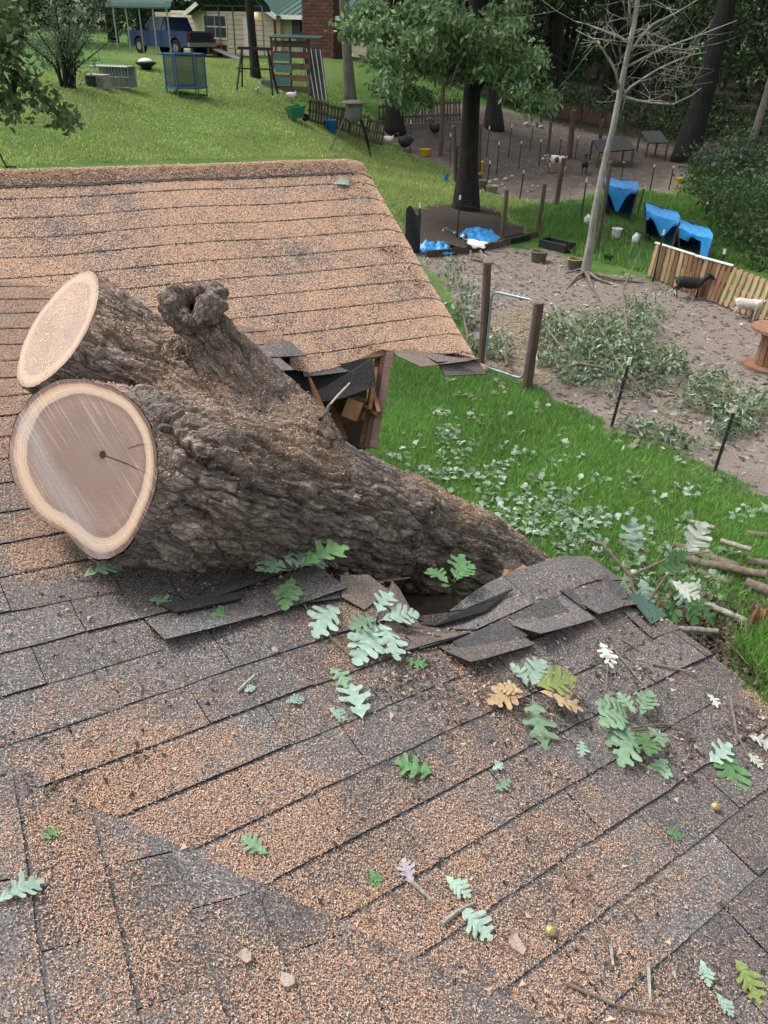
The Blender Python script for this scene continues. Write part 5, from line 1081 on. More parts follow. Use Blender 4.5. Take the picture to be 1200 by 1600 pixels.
# boards edging the pen and crumpled tarps
for (a, b, lab) in (((665, 402), (718, 397), 'low edging board under the blue tarp heap'), ((718, 397), (785, 385), 'low edging board behind the spotted goat'), ((785, 384), (838, 370), 'low edging board along the black trough')):
    A, B = G(*a), G(*b); mb = MB(); mb.beam(Vector((0, 0, .08)), B-A+Vector((0, 0, .08)), .05, .16); tag(mb.build('edging_board', M_POSTW, loc=A), lab, 'board', 'edging boards')
def crumple(px, py, wx, wy, h, label, seed):
    b = G(px, py); n = 26; us = np.linspace(-1, 1, n); X, Y = np.meshgrid(us, us, indexing='ij'); q = np.stack([X*3+seed, Y*3, 0*X], -1); r = np.abs(fbm(q, 4, 77)-.5)*2; env = np.clip(1-(X**2+Y**2)**2, 0, 1); Z = env*h*(.3+1.6*r)+.01
    X2 = X*wx*(1+.3*(fbm(q+9, 2)-.5)); Y2 = Y*wy*(1+.3*(fbm(q+19, 2)-.5)); idx = np.arange(n*n).reshape(n, n); ok = (X**2+Y**2) < 1.0+.25*(fbm(q*2, 2, 5)-.5)
    Fc = np.stack([idx[:-1, :-1], idx[1:, :-1], idx[1:, 1:], idx[:-1, 1:]], -1)[ok[:-1, :-1]]; o = np_mesh('crumpled_tarp', np.stack([X2, Y2, Z], -1).reshape(-1, 3), Fc, M_TARP); o.location = b; md = o.modifiers.new('s', 'SOLIDIFY'); md.thickness = .01
    tag(o, label, 'tarp', 'crumpled blue tarps on the ground')
crumple(748, 372, .6, .85, .22, 'crumpled bright blue tarp heap right of the white tipped post', 3); crumple(676, 392, .55, .5, .2, 'small blue tarp scrap beside the black netting', 8)
# black netting panel behind the far rake
A, B = G(632, 392), G(655, 396); mb = MB(); n = 12
for i in range(n+1):
    for k in range(7): p = A.lerp(B, i/n)-A+Vector((0, .03*sin(9*i/n+k), 1.0*k/6*(1+.1*sin(6*i/n)))); mb.v.append(tuple(p))
mb.f = [(i*7+k, (i+1)*7+k, (i+1)*7+k+1, i*7+k+1) for i in range(n) for k in range(6)]; mb.mi = [0]*len(mb.f)
o = mb.build('shade_netting', M_BLACK, loc=A); o.modifiers.new('s', 'SOLIDIFY').thickness = .008; tag(o, 'black shade netting stretched beside the far roof edge', 'netting')
# tube panel and shovel leaning at the dark tree
b = G(722, 288); t = thing('tube_hurdle', 'dark tube panel leaning at the big dark tree', 'panel', b)
for z in (.15, .45, .75, 1.05, 1.3): mb = MB(); mb.tube([(-.25, .1, z), (.35, .1, z)], .02, 8); mb.build('cross_tube', M_BLKMET, t)
for x in (-.25, .35): mb = MB(); mb.tube([(x, .1, 0), (x, .1, 1.35)], .022, 8); mb.build('side_tube', M_BLKMET, t)
b = G(695, 284); t = thing('shovel', 'blue bladed shovel leaning against the rough post', 'shovel', b); mb = MB(); mb.tube([(.08, 0, .2), (.35, .1, 1.35)], .016, 8); mb.build('handle', M_POSTW, t); mb = MB(); mb.add([(-.1, 0, 0), (.08, -.03, -.02), (.16, 0, .25), (0, 0, .3), (-.02, -.05, .12)], [(0, 1, 4), (1, 2, 4), (2, 3, 4), (3, 0, 4)]); o = mb.build('blade', M_BLUEP, t); o.modifiers.new('s', 'SOLIDIFY').thickness = .01
# cable spool
b = G(1197, 573); t = thing('cable_spool', 'wooden cable spool table at the right picture edge', 'cable spool', b); M_SPOOL = simple('spool_wood', (0.24, 0.13, 0.08), .8, (0.14, .075, .045), 8, .3); h = .72
mb = MB(); mb.lathe([(.42, 0), (.42, .05), (.2, .05)], 26); mb.build('lower_disc', M_SPOOL, t); mb = MB(); mb.lathe([(.2, h-.05), (.43, h-.05), (.43, h), (0.001, h)], 26); mb.build('upper_disc', M_SPOOL, t)
for k in range(12): a = 2*pi*k/12; mb = MB(); mb.box((.2*cos(a), .2*sin(a), h/2), (.02, .098, h-.1), (0, 0, a)); mb.build('stave', M_SPOOL, t)
# tilted black tables in the far pen
for (pa, pb, pt, lab) in (((935, 262), (985, 262), (960, 233), 'tilted black sheet table in the far pen'), ((1010, 246), (1038, 250), (1024, 231), 'small dark table at the wood edge')):
    A, B = G(*pa), G(*pb); t = thing('pen_table', lab, 'table', A, 0, 'dark tables in the far pen'); L = B-A; up = Vector((0, 0, .62)); y = Vector((0, 1.6, 0)); mb = MB(); q = [up-L*.05, up+L*1.05+Vector((0, 0, .12)), up+L*1.05+y+Vector((0, 0, .42)), up+y-L*.05+Vector((0, 0, .3))]; mb.add(q+[p-Vector((0, 0, .05)) for p in q], [(0, 1, 2, 3), (7, 6, 5, 4), (0, 4, 5, 1), (1, 5, 6, 2), (2, 6, 7, 3), (3, 7, 4, 0)]); mb.build('top', M_BLACK, t)
    for p in q: mb = MB(); mb.beam((p.x*.96, p.y, -.3), (p.x*.96, p.y, p.z-.05), .07, .07); mb.build('leg', M_POSTW, t)
# white figure on a stump at the wood edge
b = G(1083, 248); t = thing('painted_post', 'pale knobbly post topped with white at the wood edge', 'post', b); mb = MB(); mb.tube([(0, 0, -.1), (.02, 0, .7), (.03, 0, .85)], [.1, .09, .1], 8); mb.build('shaft', M_POSTW, t); mb = MB(); mb.lathe([(.02, .8), (.13, .86), (.13, .95), (.09, 1.02), (.11, 1.1), (.05, 1.25), (.001, 1.28)], 12); mb.build('white_cap', simple('chalky_white', (.5, .5, .47), .9), t, True)
# rock by the gate
mb = MB(); mb.lathe([(.001, 0), (.13, .01), (.17, .07), (.12, .13), (.001, .15)], 14, sx=1.25); o = mb.build('rock', simple('tan_rock', (.36, .24, .15), .9, scale=18), None, True, loc=G(746, 582)); tag(o, 'rounded tan rock on the lawn under the roof corner', 'rock')
# ------------------------------------------------------------------ neighbour's house, carport, truck
M_VINYL = simple('cream_siding', (0.58, 0.52, 0.38), .7, (0.48, 0.43, 0.31), 2, .05, rnd=.04); M_GREENR = simple('green_metal_roof', (0.035, 0.085, 0.072), .8, (0.03, 0.075, 0.065), 3, .05, metal=.2, rnd=.05); M_BRICK = simple('red_brick', (0.12, 0.052, 0.038), .9, (0.065, .03, .023), 9, .4, rnd=.25)
M_MORTAR = simple('brick_mortar', (0.10, 0.06, 0.05), .95); M_GLASS = simple('dark_window_glass', (0.03, 0.04, 0.05), .12, rnd=0, bmp=0, spec=.6)
HA, HB_ = G(300, 84)+Vector((-1.0, 3.5, 0)), G(578, 110)+Vector((0, 1.5, 0)); hd_ = (HB_-HA); hd_.z = 0; HL = hd_.length; hx = hd_.normalized(); hy = Vector((-hx.y, hx.x, 0)); hy = hy if hy.y > 0 else -hy; HZ = min(HA.z, HB_.z)
nh = thing('neighbour_house', 'cream sided house with green metal roof behind the yard', 'house', Vector((HA.x, HA.y, HZ)), atan2(hx.y, hx.x))
def hpos(px): # distance along the facade seen at a pixel column
    best = min(((abs(float(proj(np.array(HA+hx*s))[0])-px), s) for s in np.linspace(-3, HL+4, 400))); return best[1]
wh = 2.3; zb = .5
def courses(par, x0, x1, y, z0, z1, step, mat, name='siding_board', outy=-1):
    z = z0
    while z < z1-.02:
        mb = MB(); h = min(step, z1-z); mb.add([(x0, y, z), (x1, y, z), (x1, y+outy*-.0, z+h), (x0, y, z+h), (x0, y-.022, z), (x1, y-.022, z)], [(4, 5, 2, 3), (0, 1, 5, 4), (0, 4, 3), (1, 2, 5)]); mb.build(name, mat, par); z += step
x_g = hpos(446); x_c0, x_c1 = hpos(487), hpos(536); x_end = hpos(572)
mb = MB(); mb.box((x_end/2-1.5, 4.0, wh/2), (x_end+3, 8, wh)); nw = mb.build('wall', M_VINYL, nh); courses(nw, x_g, x_end, -.004, zb, wh, .24, M_VINYL); courses(nw, -1, x_g, -.304, 0.1, wh+.1, .24, M_VINYL)
mb = MB(); mb.box((x_g/2-.5, -.14, wh/2), (x_g+1, .3, wh)); mb.build('wall', M_VINYL, nh)
mb = MB(); mb.box(((x_c1+x_end)/2, -.05, zb/2-.4), (x_end-x_c1, .14, zb+.8)); mb.build('brick_base', M_BRICK, nh)
mb = MB(); mb.box(((x_g+x_c0)/2, -.03, zb/2-.3), (x_c0-x_g, .08, zb+.4)); mb.build('brick_base', M_BRICK, nh)
# roofs with standing seams
mb = MB(); e0 = -.55; q = [(x_g-.2, e0, wh-.05), (x_end+.5, e0, wh-.05), (x_end+.5, 4, wh+1.9), (x_g-.2, 4, wh+1.9)]; mb.add(q+[(a, b, c+.05) for a, b, c in q], [(3, 2, 1, 0), (4, 5, 6, 7), (0, 1, 5, 4), (1, 2, 6, 5), (3, 0, 4, 7)]); mb.add([(-3, 4, wh+1.9), (x_end+.5, 4, wh+1.9), (x_end+.5, 8.5, wh-.1), (-3, 8.5, wh-.1)], [(0, 1, 2, 3)]); rf = mb.build('roof', M_GREENR, nh)
for k in range(12): x = x_g+k*(x_end-x_g)/11; mb = MB(); mb.beam((x, e0, wh+.02), (x, 4, wh+1.97), .04, .03); mb.build('roof_seam', M_GREENR, rf)
mb = MB(); mb.beam((x_g-.2, e0-.02, wh-.1), (x_end+.5, e0-.02, wh-.1), .04, .2); mb.build('fascia', M_WHITE, nh)
gx = x_g-3.6; ap = wh+1.6
for s, xe in ((1, x_g+.35), (-1, 2*gx-x_g-.35)):
    mb = MB(); q = [(xe, -.9, wh-.12), (gx, -.9, ap), (gx, 4, ap), (xe, 4, wh-.12)]; mb.add(q+[(a, b, c+.06) for a, b, c in q], [(0, 1, 2, 3), (7, 6, 5, 4), (0, 4, 5, 1), (3, 7, 4, 0)]); g = mb.build('gable_roof', M_GREENR, nh)
    mb = MB(); mb.beam((xe, -.93, wh-.14), (gx, -.93, ap-.02), .04, .22, (0, 0, 1)); mb.build('fascia', M_WHITE, g)
mb = MB(); mb.add([(2*gx-x_g, -.31, wh), (x_g, -.31, wh), (gx, -.31, ap-.1)], [(0, 1, 2)]); mb.build('gable_end', M_VINYL, nh)
# chimney
cw = x_c1-x_c0; mb = MB(); mb.box(((x_c0+x_c1)/2, -.35, 2.4), (cw*.96, .66, 6.4)); ch = mb.build('chimney', M_MORTAR, nh); bh = .16
for r_ in range(24):
    off = .22 if r_ % 2 else 0; x = x_c0-off
    while x < x_c1:
        a, b = max(x, x_c0), min(x+.43, x_c1); x += .45
        if b-a > .06: mb = MB(); mb.box(((a+b)/2, -.685, -.3+r_*bh+bh/2), (b-a-.0, .06, bh-.025)); mb.build('brick', M_BRICK, ch)
# window, door, lamp, shutter box
def window(par, x0, x1, z0, z1, y, nxp, nzp, wname='window'):
    mb = MB(); mb.box(((x0+x1)/2, y, (z0+z1)/2), (x1-x0, .05, z1-z0)); w = mb.build(wname, M_WHITE, par)
    for i in range(nxp):
        for j in range(nzp):
            a = x0+.09+(x1-x0-.12)*i/nxp; b = x0+.03+(x1-x0-.12)*(i+1)/nxp+.03; c = z0+.09+(z1-z0-.12)*j/nzp; d = z0+.06+(z1-z0-.12)*(j+1)/nzp; mb = MB(); mb.box(((a+b)/2, y-.03, (c+d)/2), (b-a-.03, .012, d-c-.04)); mb.build('pane', M_GLASS, w)
    return w
window(nh, hpos(328), hpos(364), 1.0, 2.25, -.34, 2, 2); window(nh, hpos(279), hpos(298), .9, 2.1, -.34, 1, 2)
mb = MB(); mb.box((hpos(399), -.34, 1.05), (.95, .06, 2.1)); dr = mb.build('door', M_WHITE, nh); mb = MB(); mb.box((hpos(399)+.36, -.39, 1.0), (.08, .05, .08)); mb.build('handle', M_GALV, dr)
mb = MB(); mb.box((hpos(468), -.12, 1.75), (.62, .25, 1.0)); mb.box((hpos(476), -.16, 1.3), (.6, .34, .5)); mb.build('meter_box', simple('dark_meter_box', (.06, .06, .06), .6), nh)
mb = MB(); mb.box((hpos(438), -.36, 1.3), (.1, .06, 2.5)); mb.build('downpipe', simple('rust_pipe', (.2, .09, .05), .7), nh)
lm, lnt, lb = new_mat('lit_bulb'); lb.inputs['Base Color'].default_value = (1, .9, .7, 1); lb.inputs['Emission Color'].default_value = (1, .82, .5, 1); lb.inputs['Emission Strength'].default_value = 6
mb = MB(); mb.lathe([(.001, -.1), (.08, -.06), (.1, 0), (.06, .08), (.04, .1)], 12, (hpos(408), -.55, 2.32)); mb.build('porch_lamp', lm, nh, True)
# carport
c0 = G(268, 87); cd = Vector((-.77, .64, 0)); CL = 4.8; cd.normalize(); cwv = Vector((.90, .43, 0)).normalized()
cp = thing('carport', 'green roofed metal carport sheltering the blue truck', 'carport', c0); CW = 5.0; eh = 2.35
def cpt(a, w, z): return cd*a+cwv*w+Vector((0, 0, z))
nseg = 10
mb = MB(); V = []
arc = [(w/nseg*CW, eh+.85*(1-(2*w/nseg-1)**2)**.6) for w in range(nseg+1)]
arc = [(-.12, eh-.25)]+arc+[(CW+.12, eh-.25)]
for a in (-.5, CL+.5):
    for w, z in arc: V.append(cpt(a, w, z))
m_ = len(arc); mb.add(V, [(i, i+1, m_+i+1, m_+i) for i in range(m_-1)]); mb.add([Vector(v)-Vector((0, 0, .05)) for v in V], [(m_+i, m_+i+1, i+1, i) for i in range(m_-1)]); rf = mb.build('roof', M_GREENR, cp)
for k in range(7): a = CL*k/6; mb = MB(); mb.tube([cpt(a, w, z-.07) for w, z in arc[1:-1]], .035, 6); mb.build('roof_rib', M_GALV, rf)
for k in range(5):
    for w in (0, CW): mb = MB(); mb.beam(cpt(CL*k/4, w, -.6), cpt(CL*k/4, w, eh), .07, .07); mb.build('post', M_GALV, cp)
mb = MB(); mb.beam(cpt(0, 0, eh-.05), cpt(CL, 0, eh-.05), .06, .06); mb.build('side_rail', M_GALV, cp); mb = MB(); mb.beam(cpt(0, CW, eh-.05), cpt(CL, CW, eh-.05), .06, .06); mb.build('side_rail', M_GALV, cp)
# pickup truck, nose away to the left
tb = c0+cd*1.9+cwv*1.15; tb.z = float(gheight(tb.x, tb.y)); tk = thing('pickup_truck', 'dark blue pickup truck parked under the green carport', 'truck', tb, atan2(cd.y, cd.x))
M_TRK = simple('blue_truck_paint', (0.012, 0.035, 0.11), .3, (0.01, .028, .085), 2, 0, rnd=0, spec=.5); M_TYRE = simple('tyre_rubber', (.014, .014, .015), .85); M_CHROME = simple('chrome', (.5, .5, .52), .25, metal=.9, rnd=0)
mb = MB()
def wheel_arch(cx, r, n=7): return [(cx+r*cos(a), .42+r*sin(a)) for a in np.linspace(0, pi, n)]
prof = [(-2.85, .55)]+[(x, z) for x, z in wheel_arch(-1.75, .5)][::-1]+[(x, z) for x, z in wheel_arch(1.75, .5)][::-1]+[(2.8, .5), (2.85, .95), (2.75, 1.12), (1.15, 1.22), (-2.8, 1.22), (-2.87, .8)]
mb.prism(prof, 1.9); bd = mb.build('body', M_TRK, tk)
mb = MB(); cab = [(1.25, 1.2), (.55, 1.86), (-.75, 1.88), (-1.0, 1.2)]; n = 4; V = []
for (x, z) in cab: V += [(x, -.93 if z < 1.5 else -.78, z), (x, .93 if z < 1.5 else .78, z)]
mb.add(V, [(0, 2, 4, 6), (1, 7, 5, 3), (0, 1, 3, 2), (2, 3, 5, 4), (4, 5, 7, 6)]); mb.build('cab', M_TRK, tk)
for s in (-1, 1):
    for pts in ([(.95, 1.27), (.5, 1.78), (.05, 1.8), (.05, 1.27)], [(-.02, 1.27), (-.02, 1.8), (-.66, 1.8), (-.82, 1.27)]):
        mb = MB(); mb.add([(x, s*(.945-(z-1.2)*.23), z) for x, z in pts], [(0, 1, 2, 3)]); mb.build('side_window', M_GLASS, tk)
    mb = MB(); mb.add([(x, s*.955, z) for x, z in [(1.1, .6), (1.1, 1.2), (-.0, 1.2), (-.0, .6)]], [(0, 1, 2, 3)]); d_ = mb.build('door', M_TRK, tk); mb = MB(); mb.box((.12, s*.965, 1.02), (.2, .02, .05)); mb.build('handle', M_BLKMET, d_)
    mb = MB(); mb.box((.95, s*1.06, 1.3), (.1, .2, .16)); mb.build('mirror', M_BLKMET, tk)
    mb = MB(); mb.box((-2.86, s*.82, .98), (.06, .18, .32)); mb.build('tail_light', simple('tail_lamp_red', (.25, .02, .02), .3), tk); mb = MB(); mb.box((2.83, s*.72, .9), (.06, .35, .18)); mb.build('headlight', simple('headlamp', (.6, .62, .6), .2), tk)
    for x in (-1.75, 1.75):
        mb = MB(); mb.tube([(x, s*.68, .4), (x, s*.70, .4), (x, s*.93, .4), (x, s*.95, .4)], [.36, .4, .4, .36], 20); w = mb.build('wheel', M_TYRE, tk); mb = MB(); mb.tube([(x, s*.9, .4), (x, s*.965, .4)], [.23, .2], 12); mb.build('rim', M_CHROME, w)
mb = MB(); mb.add([(1.22, -.8, 1.24), (1.22, .8, 1.24), (.58, .7, 1.8), (.58, -.7, 1.8)], [(0, 1, 2, 3)]); mb.build('windscreen', M_GLASS, tk); mb = MB(); mb.box((-2.95, 0, .6), (.16, 1.9, .2)); mb.build('rear_bumper', M_CHROME, tk); mb = MB(); mb.box((2.9, 0, .58), (.16, 1.9, .22)); mb.build('front_bumper', M_CHROME, tk)
mb = MB(); mb.box((-2.89, 0, .98), (.03, 1.4, .38)); mb.build('tailgate', M_BLKMET, tk); mb = MB(); mb.box((-1.95, 0, 1.225), (1.7, 1.6, .012)); mb.build('bed_floor', M_BLKMET, tk)
tk.scale = (.92,)*3
# clutter by the carport
def box_thing(name, label, cat, px, py, sz, mat, rz=0, lid=None, group=None):
    b = G(px, py); t = thing(name, label, cat, b, rz, group); mb = MB(); mb.box((0, 0, sz[2]/2), sz); mb.build('body', mat, t); mb = MB(); mb.box((0, 0, sz[2]+.03), (sz[0]*1.05, sz[1]*1.05, .06)); mb.build('lid', lid or mat, t); return t
box_thing('red_toolbox', 'red box at the foot of the cream house wall', 'box', 344, 86, (.8, .5, .45), simple('red_paint', (.35, .02, .02), .5)); box_thing('grill', 'black grill heap under the arched carport end', 'grill', 318, 84, (1.4, .8, .7), M_BLACK, .4)
b = G(357, 90); t = thing('ramp_board', 'pale board lying against the porch', 'board', b, -.5); mb = MB(); mb.box((0, 0, .15), (1.6, .5, .06), (0, .25, 0)); mb.build('plank', simple('pale_board', (.42, .42, .42), .7), t); mb = MB(); mb.box((-.6, 0, .1), (.08, .5, .3)); mb.build('support', M_PALGR, t)
b = G(358, 80); t = thing('ladder', 'black step ladder beside the white window', 'ladder', b)
for x in (-.35, .35): mb = MB(); mb.beam((x, 0, 0), (x*.8, .3, 2.3), .06, .05); mb.build('rail', M_BLKMET, t)
for z in (.5, .95, 1.4, 1.85): mb = MB(); mb.beam((-.34, .05+z*.11, z), (.34, .05+z*.11, z), .04, .05); mb.build('rung', M_BLKMET, t)
# fire bowl, air conditioner, wire crate
b = G(229, 109); t = thing('fire_bowl', 'low black fire bowl with pale lid on the lawn', 'fire bowl', b); mb = MB(); mb.lathe([(.2, 0), (.22, .1), (.42, .22), (.44, .3), (.3, .3)], 20); mb.build('bowl', M_BLKMET, t, True); mb = MB(); mb.lathe([(.34, .3), (.26, .38), (.1, .43), (.001, .44)], 18); mb.build('lid', M_WHITE, t, True)
b = G(155, 138); m = mpp(b); t = thing('air_conditioner', 'grey window air conditioner box by the shrub', 'air conditioner', b, -.15); mb = MB(); mb.box((0, 0, .22), (.75, .55, .44)); mb.build('casing', simple('grey_enamel', (.33, .33, .3), .6), t); mb = MB(); mb.box((-.12, -.285, .22), (.38, .03, .34)); mb.build('grille', M_BLACK, t)
for k in range(5): mb = MB(); mb.box((.22, -.285, .08+k*.07), (.2, .03, .03)); mb.build('slat', M_GREYP, t)
b = G(180, 136); t = thing('wire_crate', 'long grey wire crate beside the air conditioner', 'crate', b, -.12); cs = (1.45, .7, .68)
for k in range(13): x = (k/12-.5)*cs[0]; mb = MB(); mb.tube([(x, -cs[1]/2, 0), (x, -cs[1]/2, cs[2]), (x, cs[1]/2, cs[2]), (x, cs[1]/2, 0)], .012, 4); mb.build('bar', M_GALV, t)
for z in (0.02, .35, .68):
    mb = MB(); mb.tube([(-cs[0]/2, -cs[1]/2, z), (cs[0]/2, -cs[1]/2, z), (cs[0]/2, cs[1]/2, z), (-cs[0]/2, cs[1]/2, z)], .014, 4, closed=True); mb.build('hoop', M_GALV, t)
mb = MB(); mb.box((0, 0, .69), (cs[0]*.98, cs[1]*.98, .02)); mb.box((0, .33, .35), (cs[0]*.98, .02, .66)); mb.build('panel', simple('clouded_plastic', (.30, .30, .27), .6, (.2, .2, .18), 4), t)
# trampoline
b = G(293, 150); t = thing('trampoline', 'small blue and green trampoline with black safety net', 'trampoline', b, .3); R = 0.92; M_TGR = simple('green_plastic', (.02, .19, .09), .5, rnd=0); M_TBL = simple('blue_pad', (.03, .10, .26), .6, rnd=0)
m, nt, bs_ = new_mat('safety_net'); bs_.inputs['Base Color'].default_value = (.02, .035, .05, 1); bs_.inputs['Alpha'].default_value = .55; M_NET = m
for k in range(6):
    a = 2*pi*k/6; x, y = R*cos(a), R*sin(a); mb = MB(); mb.tube([(x, y, .34), (x, y, 1.75)], .035, 8); p = mb.build('pole', M_TBL, t); a2 = 2*pi*(k+1)/6
    mb = MB(); mb.tube([(x, y, .36), (x, y, .03), (R*cos(a2)*.5+x*.5, R*sin(a2)*.5+y*.5, .03), (R*cos(a2), R*sin(a2), .03), (R*cos(a2), R*sin(a2), .36)], .035, 8); 
    if k % 2 == 0: mb.build('leg', M_TGR, t)
    mb = MB(); mb.add([(x, y, .4), (R*cos(a2), R*sin(a2), .4), (R*cos(a2), R*sin(a2), 1.7), (x, y, 1.7)], [(0, 1, 2, 3)]); mb.build('net_panel', M_NET, t)
    mb = MB(); mb.beam((x, y, .37), (R*cos(a2), R*sin(a2), .37), .14, .06); mb.build('frame_pad', M_TBL, t); mb = MB(); mb.tube([(x, y, 1.72), (R*cos(a2), R*sin(a2), 1.72)], .025, 6); mb.build('top_rail', M_TBL, t)
mb = MB(); mb.lathe([(R*.95, .36), (R*.5, .34), (.001, .33)], 12); mb.build('mat', M_BLACK, t)
t.scale = (.84,)*3
# black A-frame stand
b = G(402, 147); t = thing('swing_frame', 'black A-shaped steel frame standing on the lawn', 'frame', b, -.1); hh = 1.95
for x in (-.8, .8):
    for y in (-.55, .55): mb = MB(); mb.beam((x*1.15, y, 0), (x*.8, 0, hh), .07, .07); mb.build('leg', M_BLKMET, t)
    mb = MB(); mb.beam((x*1.0, -.3, .95), (x*1.0, .3, .95), .06, .06); mb.build('cross_brace', M_BLKMET, t)
mb = MB(); mb.beam((-.85, 0, hh), (.85, 0, hh), .12, .12); mb.build('top_beam', M_BLKMET, t); mb = MB(); mb.beam((-.9, -.22, 1.1), (.9, -.22, 1.1), .05, .07); mb.build('lower_beam', M_BLKMET, t)
t.scale = (.86,)*3
# lean-to of boards with corrugated sheet
b = G(452, 150); t = thing('board_lean_to', 'ramshackle lean-to of planks and teal panels', 'shed', b, -.15)
for k, (z, mt) in enumerate(((.25, M_PALGR), (.7, M_PALLR), (1.15, M_PALGR), (1.6, M_PALLR), (2.0, M_PALGR))): mb = MB(); mb.box((.05, .35, z), (1.7, .04, .24)); mb.build('plank', mt, t)
for x, z in ((-.35, .55), (-.3, 1.05), (-.35, 1.5)): mb = MB(); mb.box((x, .28, z), (.75, .03, .3)); mb.build('teal_panel', simple('teal_panel', (.10, .20, .19), .5), t)
for x in (-.85, .0, .85): mb = MB(); mb.beam((x, .4, 0), (x, .4, 2.25), .09, .09); mb.build('post', M_POSTW, t)
mb = MB(); mb.box((.3, .5, 2.28), (2.3, .9, .05), (.1, 0, 0)); mb.build('roof_sheet', M_GREENR, t); mb = MB(); mb.box((-.9, -.1, .3), (.7, .06, .6), (.1, 0, 0)); mb.build('leaning_pane', simple('grey_pane', (.15, .17, .18), .4), t)
b = G(497, 158); t = thing('corrugated_sheet', 'dark corrugated roofing sheet with white ribs leaning on the pen', 'roofing sheet', b); w0, w1 = TA(b, 484, 153)-b, TA(b, 512, 157)-b; u0_, u1_ = TA(b, 467, 76)-b, TA(b, 500, 78)-b; off = Vector((0, .7, 0)); 
M_CORR = simple('dark_corrugated', (.06, .075, .08), .5, rnd=0); mb = MB(); q = [w0, w1, u1_+off, u0_+off]; mb.add(q+[p+Vector((0, .03, 0)) for p in q], [(0, 1, 2, 3), (7, 6, 5, 4), (0, 4, 5, 1), (1, 5, 6, 2), (2, 6, 7, 3), (3, 7, 4, 0)]); mb.build('sheet', M_CORR, t)
for k in range(5): s = .06+.22*k; mb = MB(); mb.beam(w0.lerp(w1, s)-Vector((0, .03, 0)), u0_.lerp(u1_, s)+off-Vector((0, .03, 0)), .035, .03, (0, 1, 0)); mb.build('rib', M_WHITE, t)
# wheelbarrow, feeder
b = G(462, 190); t = thing('wheelbarrow', 'green wheelbarrow tipped against the pallets', 'wheelbarrow', b, .5); mb = MB(); mb.add([(-.3, -.35, .15), (.35, -.35, .25), (.3, .35, .25), (-.25, .35, .15), (-.5, -.42, .7), (.45, -.45, .85), (.45, .45, .85), (-.5, .42, .7)], [(3, 2, 1, 0), (0, 1, 5, 4), (1, 2, 6, 5), (2, 3, 7, 6), (3, 0, 4, 7)]); o = mb.build('tray', M_TGR, t); o.modifiers.new('s', 'SOLIDIFY').thickness = .02
for y in (-.25, .25): mb = MB(); mb.tube([(.5, y*.4, .2), (-.4, y, .35), (-1.1, y*1.2, .55)], .025, 6); mb.build('handle', M_PALLET, t); mb = MB(); mb.tube([(-.3, y, .3), (-.35, y, 0)], .02, 6); mb.build('leg', M_BLKMET, t)
mb = MB(); mb.tube([(.6, -.06, .2), (.6, .06, .2)], .2, 16); mb.build('wheel', M_TYRE, t)
t.scale = (.72,)*3
b = G(553, 236); t = thing('tripod_feeder', 'three legged game feeder with a grey drum', 'feeder', b); 
for px, py in ((516, 234), (580, 247), (578, 230)): p = G(px, py)-b; mb = MB(); mb.tube([p, Vector((p.x*.15, p.y*.15, 1.75))], .03, 6); mb.build('leg', M_BLKMET, t)
mb = MB(); mb.lathe([(.05, 1.0), (.33, 1.25), (.34, 1.75), (.34, 1.78)], 18); mb.build('drum', simple('grey_drum', (.2, .22, .22), .5), t, True); mb = MB(); mb.lathe([(.55, 1.78), (.5, 1.84), (.2, 1.9), (.001, 1.92)], 18); mb.build('lid', M_GREYP, t, True)
# leaning stake at the far left edge of the lawn
b = G(4, 262); t = thing('garden_stake', 'thin dark stake at the left edge of the lawn', 'stake', b); mb = MB(); mb.tube([(.1, 0, 0), (-.12, 0, .7)], .02, 6); mb.build('rod', M_BLKMET, t); mb = MB(); mb.tube([(-.1, 0, .02), (.3, .1, .02)], .02, 6); mb.build('foot', M_BLKMET, t)
# ------------------------------------------------------------------ animals
def mat_fur(name, a, b, thr, scale=3.0, seed=0):
    m, nt, bs = new_mat(name); v = coords(nt, 'Object'); mp = nd(nt, 'ShaderNodeMapping'); mp.inputs['Location'].default_value = (seed, seed*.7, 0); lk(nt, v, mp.inputs[0]); n1_ = noise(nt, mp.outputs[0], scale, 2, .5); c = ramp(nt, n1_, [(thr-.02, a), (thr+.02, b)])
    lk(nt, c, bs.inputs['Base Color']); bs.inputs['Roughness'].default_value = .9; bump(nt, bs, noise(nt, v, 60, 3), .5, .01); return m
FUR = {'spot': mat_fur('fur_white_black', (.03, .03, .03), (.62, .6, .56), .5, 3.6, 4), 'black': mat_fur('fur_black', (.012, .012, .013), (.03, .028, .027), .5), 'white': mat_fur('fur_dirty_white', (.42, .38, .33), (.58, .55, .5), .5), 'brown': mat_fur('fur_brown_white', (.09, .05, .03), (.6, .55, .5), .52, 2.6, 9)}
